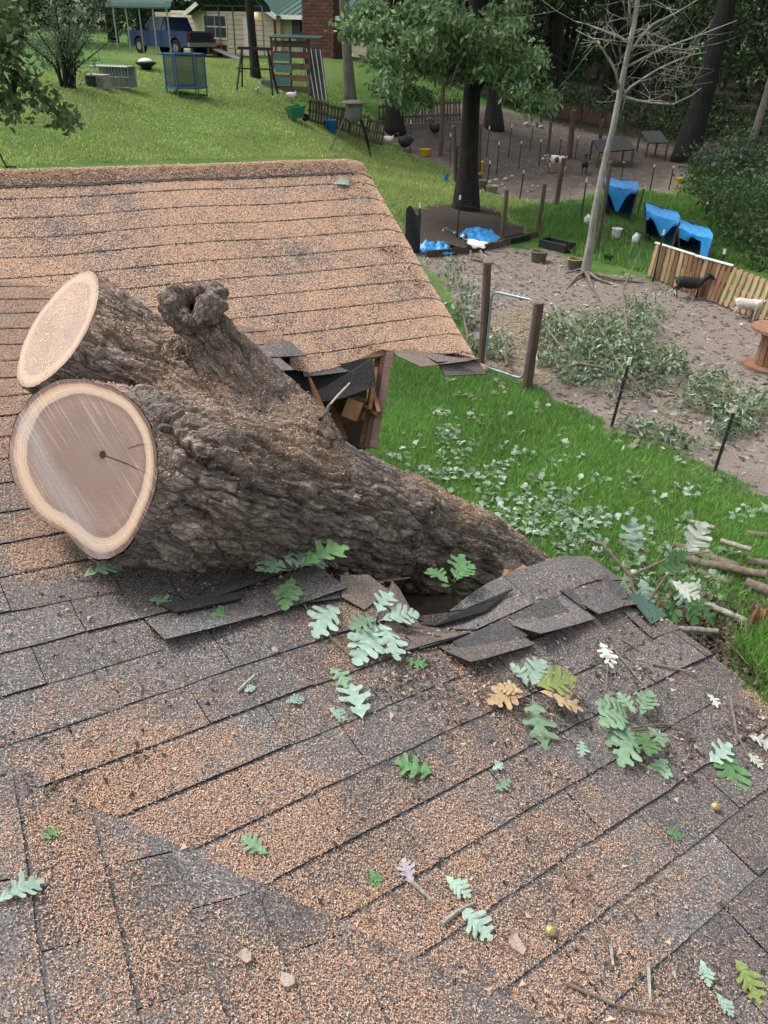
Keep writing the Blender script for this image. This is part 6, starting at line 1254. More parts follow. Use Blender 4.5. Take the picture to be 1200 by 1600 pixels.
def goat(px, py, hpx, rz, fur, label, head=(.2, .1), walk=0.0, L=1.0):
    b = G(px, py); H_ = hpx*mpp(b); s = H_/.78; t = thing('goat', label, 'goat', b, rz, 'goats in the pens'); mb = MB()
    mb.tube([(-.40*L, 0, .52), (-.34*L, 0, .54), (-.2*L, 0, .51), (0, 0, .49), (.2*L, 0, .51), (.33*L, 0, .55), (.40*L, 0, .58)], [.06, .125, .15, .165, .16, .135, .07], 14, squash=1.12)
    hz, hyy = .78+head[0]*.3, head[1]; mb.tube([(.32*L, 0, .57), (.42*L, hyy*.3, .66), (.50*L, hyy*.7, hz-.06)], [.10, .075, .062], 10); mb.tube([(.47*L, hyy*.6, hz), (.53*L, hyy, hz-.01), (.62*L, hyy*1.3, hz-.07), (.67*L, hyy*1.5, hz-.10)], [.05, .068, .048, .034], 10)
    for sx, dx in ((1, .02), (-1, -.02)):
        fx = .30*L+walk*sx*.08; mb.tube([(.29*L, sx*.085, .48), (.30*L+walk*sx*.03, sx*.09, .27), (fx, sx*.09, .07), (fx+.01, sx*.09, 0)], [.055, .034, .024, .030], 8)
        hx_ = -.30*L-walk*sx*.08; mb.tube([(-.28*L, sx*.08, .50), (-.24*L, sx*.10, .36), (hx_-.06, sx*.10, .24), (hx_, sx*.10, .06), (hx_+.01, sx*.1, 0)], [.085, .06, .032, .024, .030], 8)
        mb.tube([(.50*L, hyy+sx*.05, hz+.03), (.47*L, hyy+sx*.13, hz+.0), (.45*L, hyy+sx*.17, hz-.05)], [.022, .03, .012], 6)
    mb.tube([(-.39*L, 0, .58), (-.45*L, 0, .64), (-.46*L, 0, .70)], [.03, .028, .012], 6)
    mb.v = [(x*s, y*s, z*s) for x, y, z in mb.v]; V, Fc = remesh(mb, .018*s, 3); np_mesh('body', V, Fc, FUR[fur], t, True)
    for sx in (1, -1):
        mb = MB(); mb.tube([Vector(p)*s for p in ((.50*L, hyy+sx*.03, hz+.05), (.46*L, hyy+sx*.045, hz+.14), (.40*L, hyy+sx*.055, hz+.19))], [.016*s, .012*s, .004*s], 6); mb.build('horn', M_GREYP, t)
        mb = MB(); mb.lathe([(.001, -.01*s), (.01*s, 0), (.001, .01*s)], 8, Vector((.575*L, hyy+sx*.052, hz+.005))*s); mb.build('eye', M_BLACK, t, True)
    return t
goat(744, 408, 36, radians(148), 'spot', 'white goat with black patches by the blue tarp heap', (-.1, .05), .6); goat(1071, 466, 38, radians(-14), 'black', 'black goat standing in front of the reddish slats', (.1, -.1), .4, 1.05)
goat(1162, 498, 36, radians(-22), 'white', 'dirty white goat in front of the pale slats', (-.25, 0), .3, 1.0); goat(1204, 526, 34, radians(20), 'black', 'black goat cut off by the right picture edge', (0, 0), .2)
goat(867, 270, 29, radians(190), 'brown', 'brown and white goat with lowered head in the far pen', (-.5, .05), .5); goat(912, 272, 24, radians(78), 'black', 'black goat seen from behind in the far pen', (.1, 0), .2)
def bird(px, py, hpx, rz, body, label, name='turkey', head=(.3, .03, .03), comb=(.4, .03, .03), fat=1.0, cat='bird'):
    b = G(px, py); s = hpx*mpp(b)/.62; t = thing(name, label, cat, b, rz, 'poultry in the pens'); mb = MB(); mb.tube([(-.36, 0, .42), (-.24, 0, .40), (-.1, 0, .36), (.06, 0, .34), (.18, 0, .40), (.24, 0, .46)], [.03, .11*fat, .17*fat, .18*fat, .13, .06], 12); mb.tube([(.20, 0, .42), (.26, 0, .52), (.28, 0, .58)], [.07, .035, .03], 8)
    mb.v = [(x*s, y*s, z*s) for x, y, z in mb.v]; V, Fc = remesh(mb, .02*s, 3); np_mesh('body', V, Fc, body, t, True)
    mb = MB(); mb.tube([Vector(p)*s for p in ((.26, 0, .56), (.29, 0, .60), (.34, 0, .59), (.38, 0, .575))], [.028*s, .036*s, .02*s, .005*s], 8); mb.build('head', simple('bird_head_'+name, head, .7), t, True)
    for y in (-.06, .06): mb = MB(); mb.tube([Vector(p)*s for p in ((0, y, .25), (.0, y, .02), (.07, y, .0))], .012*s, 5); mb.build('leg', simple('bird_leg', (.2, .13, .08), .8), t)
    mb = MB()
    for k in range(7): a = radians(-36+12*k); mb.add([Vector(p)*s for p in ((-.3, 0, .42), (-.56, .24*sin(a)-.03, .50+.02*cos(a)), (-.6, .24*sin(a)+.03, .52))], [(0, 1, 2)])
    o = mb.build('tail_feathers', body, t); o.modifiers.new('s', 'SOLIDIFY').thickness = .01
M_FEB = simple('black_feathers', (.02, .022, .025), .7, (.012, .012, .014), 25, .4); M_FEW = simple('white_feathers', (.62, .62, .6), .8, (.5, .5, .48), 20, .3); M_FEG = simple('grey_feathers', (.12, .12, .125), .8, (.06, .06, .065), 20, .4); M_FEO = simple('rusty_feathers', (.22, .09, .04), .8, (.12, .05, .02), 20, .4)
bird(632, 236, 25, radians(160), M_FEB, 'plump black turkey at the lawn edge of the far pen', fat=1.25); bird(607, 228, 17, radians(-10), M_FEW, 'white hen with dark neck beside the black turkey', 'hen', (.05, .04, .04)); bird(679, 212, 20, radians(200), M_FEB, 'dark turkey sitting farther back under the boughs', fat=1.3); bird(456, 160, 17, radians(30), M_FEW, 'white hen beside the ramshackle lean-to', 'hen'); bird(748, 284, 16, radians(40), M_FEO, 'rusty hen below the yellow bucket', 'hen'); bird(403, 146, 11, radians(90), M_FEW, 'white hen under the black steel frame', 'hen')
# ------------------------------------------------------------------ trees, boughs, grass
def mat_foliage(name, trans=.3, rough=.6):
    m, nt, b = new_mat(name); c = attr(nt, 'col', 'Color'); lk(nt, c, b.inputs['Base Color']); b.inputs['Roughness'].default_value = rough; b.inputs['Specular IOR Level'].default_value = .25
    tr = nd(nt, 'ShaderNodeBsdfTranslucent'); lk(nt, c, tr.inputs[0]); mx = nd(nt, 'ShaderNodeMixShader'); mx.inputs[0].default_value = trans; lk(nt, b.outputs[0], mx.inputs[1]); lk(nt, tr.outputs[0], mx.inputs[2]); lk(nt, mx.outputs[0], nt.nodes['Material Output'].inputs[0]); return m
M_FOL = mat_foliage('tree_foliage')
def leaf_quads(P, L, asp, cols, droop=0.0, up=0.3):
    k = len(P); t = RNG.normal(size=(k, 3)); t[:, 2] -= droop; t /= np.linalg.norm(t, axis=1, keepdims=True); n = RNG.normal(size=(k, 3)); n[:, 2] += up; b = np.cross(n, t); b /= np.linalg.norm(b, axis=1, keepdims=True)+1e-9; nn = np.cross(t, b)
    l = L*RNG.uniform(.6, 1.35, (k, 1)); w = l*asp*RNG.uniform(.8, 1.2, (k, 1)); V = np.stack([P, P+t*l*.5+b*w/2+nn*w*.12, P+t*l-nn*l*.08, P+t*l*.5-b*w/2+nn*w*.12], 1).reshape(-1, 3)
    return V, np.arange(4*k).reshape(-1, 4), cols[RNG.integers(0, len(cols), k)]*RNG.uniform(.7, 1.25, (k, 1))
def clump_pts(C, R, n_per, flat=.7):
    C = np.asarray(C, float); R = np.broadcast_to(np.asarray(R, float), (len(C),)); ii = np.repeat(np.arange(len(C)), n_per); d = RNG.normal(size=(len(ii), 3))*np.array([1, 1, flat])*.55; return C[ii]+d*R[ii][:, None]
G_MID = np.array([(.085, .15, .05), (.11, .18, .075), (.065, .12, .04), (.15, .21, .11), (.10, .16, .06)]); G_DARK = np.array([(.03, .058, .023), (.042, .075, .03), (.022, .043, .018), (.058, .088, .038), (.046, .066, .025)]); G_SILV = np.array([(.10, .16, .085), (.15, .215, .14), (.21, .27, .2), (.08, .14, .06), (.12, .18, .09)]); G_WEED = np.array([(.07, .14, .04), (.10, .17, .06), (.05, .10, .03), (.13, .19, .09)])
M_BDARK = simple('dark_tree_bark', (.034, .030, .027), .95, (.012, .011, .010), 9, 1.0, .07, stretch=(1, 1, .25), rnd=.15); M_BGREY = simple('grey_tree_bark', (.20, .185, .16), .95, (.11, .1, .085), 9, .6, .03, stretch=(1, 1, .3), rnd=.1); M_BPALE = simple('pale_lichen_bark', (.30, .29, .255), .95, (.13, .12, .1), 7, .5, .02, stretch=(1, 1, .35), rnd=.05)
M_LIMB = simple('fallen_limb_bark', (.20, .16, .125), .95, (.09, .07, .055), 16, .6, .02)
def trunk_mesh(par, pts, rad, mat, n=12, name='trunk', wob=.0):
    mb = MB(); P = []; R_ = []
    for i in range(len(pts)-1):
        for s in range(4): f = s/4; P.append(Vector(pts[i]).lerp(Vector(pts[i+1]), f)); R_.append((rad[i]+(rad[i+1]-rad[i])*f)*random.uniform(.96, 1.05))
    P.append(Vector(pts[-1])); R_.append(rad[-1]); mb.tube(P, R_, n); return mb.build(name, mat, par, True)
def crown_obj(par, C, R, n_per, L, asp, cols, name='crown', droop=0., flat=.7): V, F, c = leaf_quads(clump_pts(C, R, n_per, flat), L, asp, cols, droop); return np_mesh(name, V, F, M_FOL, par, cols=c)
def ell(n, c, r, seed=0, shell=.45):
    d = RNG.normal(size=(n, 3)); d /= np.linalg.norm(d, axis=1, keepdims=True); return np.asarray(c)+d*np.asarray(r)*(RNG.random((n, 1))**shell)
def limbs(par, base_pts, n, length, r, z0, z1, mat):
    mb = MB(); P0, P1 = Vector(base_pts[0]), Vector(base_pts[-1])
    for k in range(n):
        a = RNG.uniform(0, 2*pi); f = RNG.uniform(0, 1); s = P0.lerp(P1, f*(z1-z0)+z0); l = length*RNG.uniform(.6, 1.2); d = Vector((cos(a), sin(a), RNG.uniform(-.05, .7))); mb.tube([s, s+d*l*.4+Vector((0, 0, .1*l)), s+d*l*.75+Vector((0, 0, .12*l)), s+d*l], [r, r*.7, r*.45, r*.15], 6)
    return mb.build('limbs', mat, par, True, kind='stuff')
def px_tree(name, label, pts_px, rpx, mat, group=None, crown=None):
    b = G(*pts_px[0]); t = thing(name, label, 'tree', b, 0, group); m = mpp(b); P = [Vector((0, 0, -.2))]+[TA(b, *p)-b for p in pts_px[1:]]; r = [q*m for q in rpx]; r[0] *= 1.15; top = P[-1]+(P[-1]-P[-2]).normalized()*5.0; trunk_mesh(t, P+[top], r+[r[-1]*.5], mat); return t, b, P, top, m
# the big dark tree with drooping leafy boughs
t, b, P, top, m = px_tree('leafy_tree', 'big dark trunked tree with drooping leafy boughs at the pen', [(728, 326), (732, 250), (737, 150), (744, 40), (750, -120)], [21, 14, 12.3, 11, 9.5], M_BDARK)
lo = []; 
for (x, y, w, h, n) in ((600, 35, 40, 45, 16), (585, 90, 22, 40, 8), (620, 130, 28, 20, 7), (660, 60, 45, 55, 20), (700, 110, 30, 22, 9), (735, 70, 45, 50, 16), (790, 45, 45, 45, 16), (815, 100, 28, 30, 9), (765, 110, 30, 20, 7), (690, 20, 60, 40, 16), (800, 135, 22, 12, 4), (640, 150, 20, 10, 3), (840, 160, 18, 14, 4), (850, 150, 10, 8, 2)):
    for _ in range(n): q = b[1]-RNG.uniform(.3, 3.6); p = CAMP+ray(RNG.normal(x, w*.5), RNG.normal(y, h*.5))*1.0; r_ = norm(p-CAMP); lo.append(CAMP+r_*((q)/r_[1])-np.array(b))
lo = [p for p in lo if RNG.random() < .82]; crown_obj(t, lo, .34, 150, .18, .40, np.array([(.10, .17, .06), (.15, .23, .10), (.22, .30, .18), (.08, .14, .045), (.13, .20, .08)])*1.1, 'drooping_boughs', droop=.9); crown_obj(t, ell(120, (0, -.3, 9.5), (5.5, 4.5, 3.6)), .8, 90, .26, .4, G_MID, 'crown'); limbs(t, [(0, 0, 3.2), (.6, 0, 9)], 22, 4.2, .10, 0, 1, M_BDARK)
# slim trunks nearer the houses
for nm, lab, pts, r, mt in (('slim_tree', 'slim grey leaning tree in front of the brick chimney', [(548, 157), (543, 90), (538, 20), (534, -70)], [9, 7.5, 7, 6.5], M_BGREY), ('slim_tree', 'dark slim tree beside the carport arch', [(400, 122), (394, 60), (389, 0), (385, -60)], [8, 6, 6, 5.5], M_BDARK), ('dark_tree', 'dark stout trunk at the left of the far pen', [(617, 204), (614, 150), (611, 80), (608, 0)], [16, 11, 9.5, 8.5], M_BDARK),
                         ('dark_tree', 'dark trunk with pale streaks right of the big tree', [(772, 200), (771, 150), (769, 80), (766, 0)], [15, 10, 9, 8], M_BDARK), ('dark_tree', 'dark leaning trunk at the right wood edge', [(1068, 252), (1092, 175), (1112, 95), (1137, 0)], [20, 16, 14, 13], M_BDARK), ('slim_tree', 'slender pale leaning tree at the right picture edge', [(1163, 258), (1185, 190), (1203, 130), (1230, 40)], [6.5, 5.5, 5, 4.5], M_BGREY), ('dark_tree', 'straight dark trunk behind the leaf fringe', [(866, 176), (868, 110), (872, 40), (878, -20)], [10, 8, 8, 7], M_BDARK)):
    t, b, P, top, m = px_tree(nm, lab, pts, r, mt); crown_obj(t, ell(90, top+Vector((0, 0, 2)), (4.6, 4.6, 2.6)), .9, 60, .36, .45, G_MID); limbs(t, [top-Vector((0, 0, 3)), top+Vector((0, 0, 1.5))], 9, 2.4, .06, 0, 1, mt)  # crowns above the view, enlarged to shade the pen below
# bare pale tree
b = G(914, 430); t = thing('bare_tree', 'pale leafless tree with spreading twigs in the goat pen', 'tree', b); m = mpp(b); pp = lambda x, y: TA(b, x, y)-b
trunk_mesh(t, [Vector((0, 0, -.1))]+[pp(*q) for q in ((922, 382), (929, 330), (945, 252), (958, 200), (975, 112), (990, 40), (1003, -40), (1015, -160))], [q*m for q in (8.2, 5.8, 4.8, 4.5, 4.4, 3.8, 3.3, 2.8, 2)], M_BPALE, 12)
BR = [[(968, 140), (959, 111), (937, 77), (920, 61), (891, 47)], [(975, 149), (987, 137), (1013, 122), (1037, 109), (1069, 96), (1098, 87), (1124, 83)], [(980, 104), (1013, 85), (1040, 71), (1072, 58), (1104, 44), (1130, 32)], [(986, 80), (1005, 55), (1022, 38), (1060, 20), (1083, 7), (1101, -4)], [(973, 150), (993, 156), (1013, 159), (1042, 160), (1066, 146), (1077, 134)], [(986, 40), (984, 15), (983, -10)], [(984, 68), (967, 55), (946, 47), (926, 38), (905, 32)], [(985, 72), (1025, 71), (1054, 76), (1083, 79)]]
for k, br in enumerate(BR):
    dy = RNG.uniform(-.5, .5); n = len(br); Q = [pp(*q)+Vector((0, dy*i*.5, 0)) for i, q in enumerate(br)]; mb = MB(); mb.tube(Q, [m*2.0*(1-.75*i/(n-1)) for i in range(n)], 6)
    for _ in range(8):
        i = RNG.integers(1, n); p = Q[i].lerp(Q[i-1], RNG.random()); dpx = RNG.normal(0, 1, 3); d = Vector((dpx[0]*.30, dpx[1]*.3, abs(dpx[2])*.22-.05)); q1 = p+d*.6; mb.tube([p, q1, p+d*1.5+Vector((RNG.normal(0, .08), 0, RNG.normal(0, .1)))], [m*.55, m*.4, m*.22], 4)
        for __ in range(2): d2 = Vector(RNG.normal(0, .22, 3)); mb.tube([q1, q1+d2, q1+d2*1.7+Vector((0, 0, .06))], [m*.35, m*.25, m*.15], 3)
    mb.build('branch', M_BPALE, t, True)
mb = MB()
for _ in range(36): p = pp(RNG.normal(1058, 16), RNG.normal(118, 18)); d = Vector(RNG.normal(0, .25, 3)); mb.tube([p-d, p+Vector(RNG.normal(0, .08, 3)), p+d], [m*.2, m*.35, m*.2], 3)
mb.build('twig_tangle', M_BPALE, t, True)
for k, q in enumerate((((905, 424), (880, 428)), ((935, 440), (962, 447)), ((960, 440), (1005, 442)), ((925, 452), (940, 474)), ((900, 436), (885, 452)))):
    mb = MB(); P_ = [Vector((0, 0, .10))]+[G(*c)-b+Vector((0, 0, .05*(1-i))) for i, c in enumerate(q)]; mb.tube(P_, [.06, .032, .01], 7); mb.build('root', M_LIMB, t, True)
# the wood behind: a few kinds copied many times
def proto_tree(kind):
    t = thing('wood_tree', 'dark tree standing in the wood behind the pens', 'tree', (0, 0, 0), 0, 'trees of the wood behind the pens'); hgt = (13, 15, 12, 11)[kind]; r = (.22, .3, .17, .14)[kind]; bend = random.uniform(-.6, .6); pts = [(0, 0, -.3), (bend*.2, 0, 3), (bend*.6, .2, 7), (bend, .1, hgt)]; trunk_mesh(t, pts, [r*1.3, r, r*.8, r*.3], M_BDARK if kind != 2 else M_BGREY, 9)
    lowz = (3.2, 5.0, 1.5, 1.2)[kind]; C = np.concatenate([ell(46, (0, 0, (hgt+lowz)/2+1), (3.2, 3.2, (hgt-lowz)/2), shell=.6), ell(10, (0, 0, lowz+.5), (2.6, 2.6, .9))]); crown_obj(t, C, .75, 75, .34, .42, (G_DARK*1.25, G_DARK*1.2, G_MID*.85, G_DARK*1.5)[kind]); limbs(t, [pts[1], pts[3]], 10, 2.4, .05, 0, 1, M_BDARK); return t
PROT = [proto_tree(k) for k in range(4)]; used = [False]*4
def put_tree(k, x, y, s, lab=None):
    o = PROT[k] if not used[k] else copy_tree(PROT[k]); used[k] = True; o.location = (x, y, float(gheight(x, y))); o.rotation_euler = (0, 0, RNG.uniform(0, 6.28)); o.scale = (s, s, s)
    if lab: o['label'] = lab; o['group'] = 'trees behind the neighbouring house'
    else: o['label'] = ('dark tree', 'thick tall trunked tree', 'pale barked slim tree', 'low branched dark tree')[k]+(' of the wood behind the far pen' if y > 48 and x < 22 else ' of the wood right of the tarp shelters'); o['group'] = 'trees of the wood behind the pens'
spots = []; tries = 0
while len(spots) < 62 and tries < 6000:
    tries += 1; x = RNG.uniform(-3, 46); y = RNG.uniform(26, 84)
    if y < 54 and x < 19+.0*(y): 
        if not (y > 50 and x > 2): continue
    if in_poly(np.array(x), np.array(y), PEN2) or (y < 34 and x < 21) or (y < 40 and x < 17.5): continue
    if x < 3 and y < 62: continue
    if all((x-a)**2+(y-b_)**2 > 2.6**2 for a, b_ in spots): spots.append((x, y)); put_tree(int(RNG.choice([0, 1, 2, 3], p=[.35, .2, .2, .25])), x, y, RNG.uniform(.85, 1.25))
for x, y, k in ((-26, 62, 0), (-32, 58, 2), (-21, 66, 1), (-15, 68, 0), (-10, 70, 2), (-5, 66, 1), (-37, 52, 0), (-28, 50, 3), (-30, 44, 2), (-42, 45, 0), (-18, 63, 3), (-2, 72, 0), (-24, 56, 3), (-33, 66, 1)): put_tree(k, x, y, RNG.uniform(.9, 1.3), 'tree standing behind the carport and cream house')
# far wood mass and undergrowth
P = np.stack([RNG.uniform(-70, 80, 34000), RNG.uniform(84, 98, 34000), RNG.uniform(0, 1, 34000)**1.0*15], -1); P[:, 2] += gheight(P[:, 0], P[:, 1]); P += (fbm(P*.25, 2, 3)[:, None]-.5)*4
V, F, c = leaf_quads(P, .9, .55, G_DARK*.9); tag(np_mesh('far_wood', V, F, M_FOL, kind='stuff', cols=c), 'dense dark far wood closing the view behind the yard', 'wood', kind='stuff')
def brush(label, polys, n, hgt, L, asp, cols, name='undergrowth', clump=.5, npc=60, cat='undergrowth'):
    out = []; 
    for poly in polys:
        pa = np.array(GP(poly)); mn, mx_ = pa.min(0), pa.max(0); C = RNG.uniform(mn, mx_, (n*4, 2)); C = C[in_poly(C[:, 0], C[:, 1], [tuple(q) for q in pa])][:n]
        if len(C) == 0: continue
        z = gsurf(C[:, 0], C[:, 1]); h = hgt*RNG.uniform(.15, 1, len(C)); out.append(clump_pts(np.c_[C, z+h*.6], clump, npc, .8))
    P = np.concatenate(out); P[:, 2] = np.maximum(P[:, 2], gsurf(P[:, 0], P[:, 1])+.02); V, F, c = leaf_quads(P, L, asp, cols, 0, .8); return tag(np_mesh(name, V, F, M_FOL, kind='stuff', cols=c), label, cat, kind='stuff')
brush('tangled green weeds and bushes right of the tarp shelters', [[(1085, 268), (1130, 262), (1215, 290), (1260, 440), (1190, 425), (1125, 395), (1115, 330), (1075, 305)]], 230, .8, .15, .45, G_WEED*.62)
brush('silvery bushes at the right wood edge', [[(1080, 262), (1140, 258), (1210, 262), (1215, 300), (1150, 300), (1085, 290)]], 70, 2.2, .17, .4, G_SILV*.45, clump=.5)
brush('dark undergrowth along the back of the far pen', [[(850, 165), (960, 190), (1070, 225), (1210, 235), (1210, 205), (1060, 190), (940, 165), (850, 150)]], 160, 1.8, .22, .45, G_DARK*1.2, clump=.8)
# shrub of many stems and hanging bough on the left
b = G(108, 138); t = thing('shrub', 'tall many stemmed grey-green shrub left of the crate', 'shrub', b); m = mpp(b); mb = MB(); C = []
for k in range(26):
    a = RNG.uniform(-1, 1); hgt = RNG.uniform(70, 165); tip = TA(b, 108+a*75+RNG.normal(0, 8), 138-hgt)-b+Vector((0, RNG.normal(0, .5), 0)); mid = tip*.45; mid.x *= .55; mb.tube([Vector((a*.25, RNG.normal(0, .15), 0)), mid, tip], [.03, .022, .008], 5)
    for s in (.45, .6, .75, .9, 1.0):
        C.append(mid.lerp(tip, (s-.45)/.55)+Vector(RNG.normal(0, .12, 3)))
mb.build('stems', M_BDARK, t); crown_obj(t, C, .30, 46, .085, .45, G_SILV*.75, 'foliage')
tb_ = G(-190, 300); t = thing('maple_tree', 'tree reaching in from the left with a drooping leafy bough', 'tree', tb_); D = 10.5
ap_ = lambda x, y, d=0.: Vector(at(x, y, D+d))-Vector(tb_)
trunk_mesh(t, [(0, 0, -.2), (.1, 0, 2), (.2, 0, 4.2), (.2, 0, 7)], [.24, .2, .17, .1], M_BDARK)
mb = MB(); BL = [[(-190, 30), (-60, 90), (0, 105), (25, 112), (60, 150), (110, 195)], [(-150, -40), (-40, 20), (10, 45), (40, 60)], [(25, 112), (20, 150), (25, 185)], [(0, 105), (-10, 140), (5, 168)], [(-40, 20), (10, 80), (40, 100)]]
for br in BL: n = len(br); mb = MB(); mb.tube([ap_(*q) for q in br], [.045*(1-.8*i/(n-1)) for i in range(n)], 6); mb.build('limb', M_BDARK, t, True)
C = []
for (x, y, w, h, n) in ((8, 15, 20, 20, 8), (15, 50, 18, 16, 8), (12, 85, 16, 12, 7), (-5, 120, 16, 16, 6), (15, 155, 12, 10, 5), (40, 125, 10, 8, 3), (50, 140, 8, 6, 2), (68, 155, 10, 8, 4), (92, 178, 10, 7, 4), (105, 190, 6, 4, 2), (25, 180, 7, 5, 2), (-40, 60, 30, 60, 10), (5, 165, 8, 8, 3)):
    for _ in range(n): C.append(ap_(RNG.normal(x, w*.5), RNG.normal(y, h*.5), RNG.normal(0, .25)))
crown_obj(t, C, .13, 26, .085, .6, G_MID*np.array([.8, .75, .7]), 'bough_leaves'); crown_obj(t, ell(60, (0, 0, 8.2), (2.6, 2.6, 2.4)), .6, 60, .14, .6, G_MID*.8)
# ------------------------------------------------------------------ fallen oak boughs in the pen
G_FALL = np.array([(.11, .17, .08), (.18, .25, .16), (.27, .34, .27), (.36, .42, .36), (.09, .14, .06), (.18, .21, .06)])
def fallen(label, stems, clumps, npc=46, L=.115):
    b = G(*stems[0][0]); t = thing('fallen_bough', label, 'branch', b, 0, 'broken oak boughs'); 
    for st in stems:
        n = len(st); P_ = [G(*q[:2])-b+Vector((0, 0, .06+(q[2] if len(q) > 2 else RNG.uniform(0, .2)))) for q in st]; mb = MB(); mb.tube(P_, [.035*(1-.75*i/(n-1)) for i in range(n)], 6); mb.build('limb', M_LIMB, t, True)
    C = [np.array(G(x, y))-np.array(b)+np.array([0, 0, RNG.uniform(.08, z)]) for (x, y, w, h, z, n) in clumps for x, y in zip(RNG.normal(x, w*.5, n), RNG.normal(y, h*.5, n))]
    crown_obj(t, C, .23, npc, L, .33, G_FALL, 'leaves', droop=.2, flat=.5); return t
fallen('large heap of fallen leafy oak boughs inside the wire fence', [[(1010, 640), (960, 600, .3), (930, 560, .5), (905, 520, .4)], [(1000, 620), (970, 560, .5), (960, 520, .8), (985, 470, 1.0)], [(990, 610), (1040, 600, .4), (1080, 590, .2)], [(960, 600), (900, 600, .3), (860, 590, .1)]], [(880, 512, 40, 16, .35, 12), (950, 550, 55, 36, .6, 40), (975, 590, 60, 36, .45, 34), (1035, 585, 36, 20, .35, 12), (920, 575, 34, 24, .3, 14), (985, 520, 24, 22, .5, 8), (1020, 490, 12, 8, .7, 2)])
fallen('second fallen bough nearer the right edge of the pen', [[(1180, 680), (1130, 640, .2), (1080, 620, .3), (1065, 600, .4)], [(1160, 665), (1120, 650, .3), (1090, 645, .2)], [(1165, 660), (1195, 635, .3), (1215, 630, .2)]], [(1105, 640, 36, 16, .3, 12), (1145, 668, 34, 18, .3, 14), (1175, 640, 26, 16, .35, 7), (1105, 605, 24, 12, .25, 5)])
fallen('leafy bough lying left of the tube gate', [[(735, 560), (720, 500, .2), (705, 450, .5)], [(730, 520), (745, 480, .2)]], [(706, 452, 16, 22, .5, 6), (722, 490, 20, 30, .3, 8), (745, 545, 10, 24, .2, 5)]); fallen('green twigs lying behind the mesh gate', [[(790, 590), (785, 555, .2), (775, 530, .2)]], [(782, 560, 14, 26, .2, 6)])
fallen('leafy twigs right of the stout gate post', [[(900, 590), (870, 560, .2), (850, 530, .2)]], [(868, 530, 20, 18, .25, 7), (875, 585, 30, 16, .25, 9), (850, 570, 16, 10, .2, 4)]); fallen('small broken twigs in front of the lawn steel post', [[(1005, 690), (985, 680, .1), (960, 672, .1)]], [(1000, 680, 40, 12, .2, 8), (1050, 690, 40, 14, .2, 7), (1090, 700, 30, 10, .15, 4)], 24)
# straw near the gate
pa = GP([(770, 500), (830, 470), (870, 520), (860, 600), (800, 590), (770, 560)]); C = RNG.uniform(np.min(pa, 0), np.max(pa, 0), (9000, 2)); C = C[in_poly(C[:, 0], C[:, 1], pa) & (RNG.random(9000) < fbm(np.c_[C*1.5, C[:, :1]*0], 3)**1.0*1.2-.1)]; P = np.c_[C, gsurf(C[:, 0], C[:, 1])+.02]
V, F, c = chips(P, np.broadcast_to(np.array([0, 0, 1.]), P.shape), .16, .014, np.array([(.30, .235, .15), (.36, .29, .19), (.24, .18, .115)]), .15); tag(np_mesh('straw', V, F, M_DUST, kind='stuff', cols=c), 'pale straw strewn inside the tube gate', 'straw', kind='stuff')
# ------------------------------------------------------------------ logs and broken wood beyond the roof edge
M_LICH2 = simple('lichen_limb', (.30, .29, .25), .95, (.12, .10, .08), 22, .6, .02); M_ENDG = simple('log_end_grain', (.30, .19, .115), .85, (.2, .12, .07), 20, .3)
def log(pa, pb, r, label, za=0., zb=0.):
    r = r*.56; A, B = G(*pa), G(*pb); t = thing('log', label, 'log', A, 0, 'cut oak logs on the lawn'); a = Vector((0, 0, r+za)); bq = B-A+Vector((0, 0, r+zb)); mb = MB(); k = 7; P_ = [a.lerp(bq, i/k)+Vector((RNG.normal(0, r*.12), RNG.normal(0, r*.12), RNG.normal(0, r*.08))) for i in range(k+1)]; P_[0], P_[-1] = a, bq; mb.tube(P_, [r*RNG.uniform(.92, 1.08) for _ in range(k+1)], 12, cap=False); mb.build('bark', M_LIMB if 'pale' not in label else M_LICH2, t, True)
    d = (bq-a).normalized()
    for c_, s in ((a, -1), (bq, 1)): mb = MB(); mb.tube([c_+d*s*.002-d*s*.02, c_+d*s*.004], [r*.95, r*.95], 12); mb.build('sawn_end', M_ENDG, t)
log((965, 852), (1012, 868), .07, 'short brown log half hidden by the leaf sprig'); log((1050, 858), (1150, 892), .09, 'long brown log at the top of the log pile'); log((1062, 880), (1190, 915), .085, 'long log crossing the middle of the pile', .02, .1); log((1078, 893), (1140, 915), .06, 'thin log under the crossing log'); log((1166, 882), (1240, 892), .08, 'log end at the right edge, above the pile'); log((1163, 918), (1250, 950), .11, 'thick log at the right picture edge')
log((1090, 942), (1165, 975), .06, 'pale lichen covered limb lying below the pile'); log((1060, 985), (1120, 990), .05, 'short pale stick by the dug hole'); log((1165, 838), (1230, 845), .07, 'reddish log farthest back at the right edge'); log((1070, 815), (1110, 850), .045, 'pale thin limb sticking from the leaf litter', 0, .2); log((1120, 865), (1165, 885), .05, 'pale limb end between the brown logs', .15, .2); log((1075, 900), (1105, 950), .05, 'short dark limb slanting to the hole')
b = G(1188, 985); t = thing('splintered_stump', 'splintered orange wood chunk at the right picture edge', 'wood chunk', b)
for k in range(9): a = RNG.uniform(0, 6.28); x, y = .14*cos(a), .14*sin(a); mb = MB(); h = RNG.uniform(.25, .5); mb.tube([(x, y, 0), (x*1.1, y*1.1, h*.6), (x*1.2+.03, y*1.2, h)], [.07, .05, .008], 5); mb.build('splinter', M_BROK if k % 3 else M_FRESH, t)
t.scale = (.65,)*3
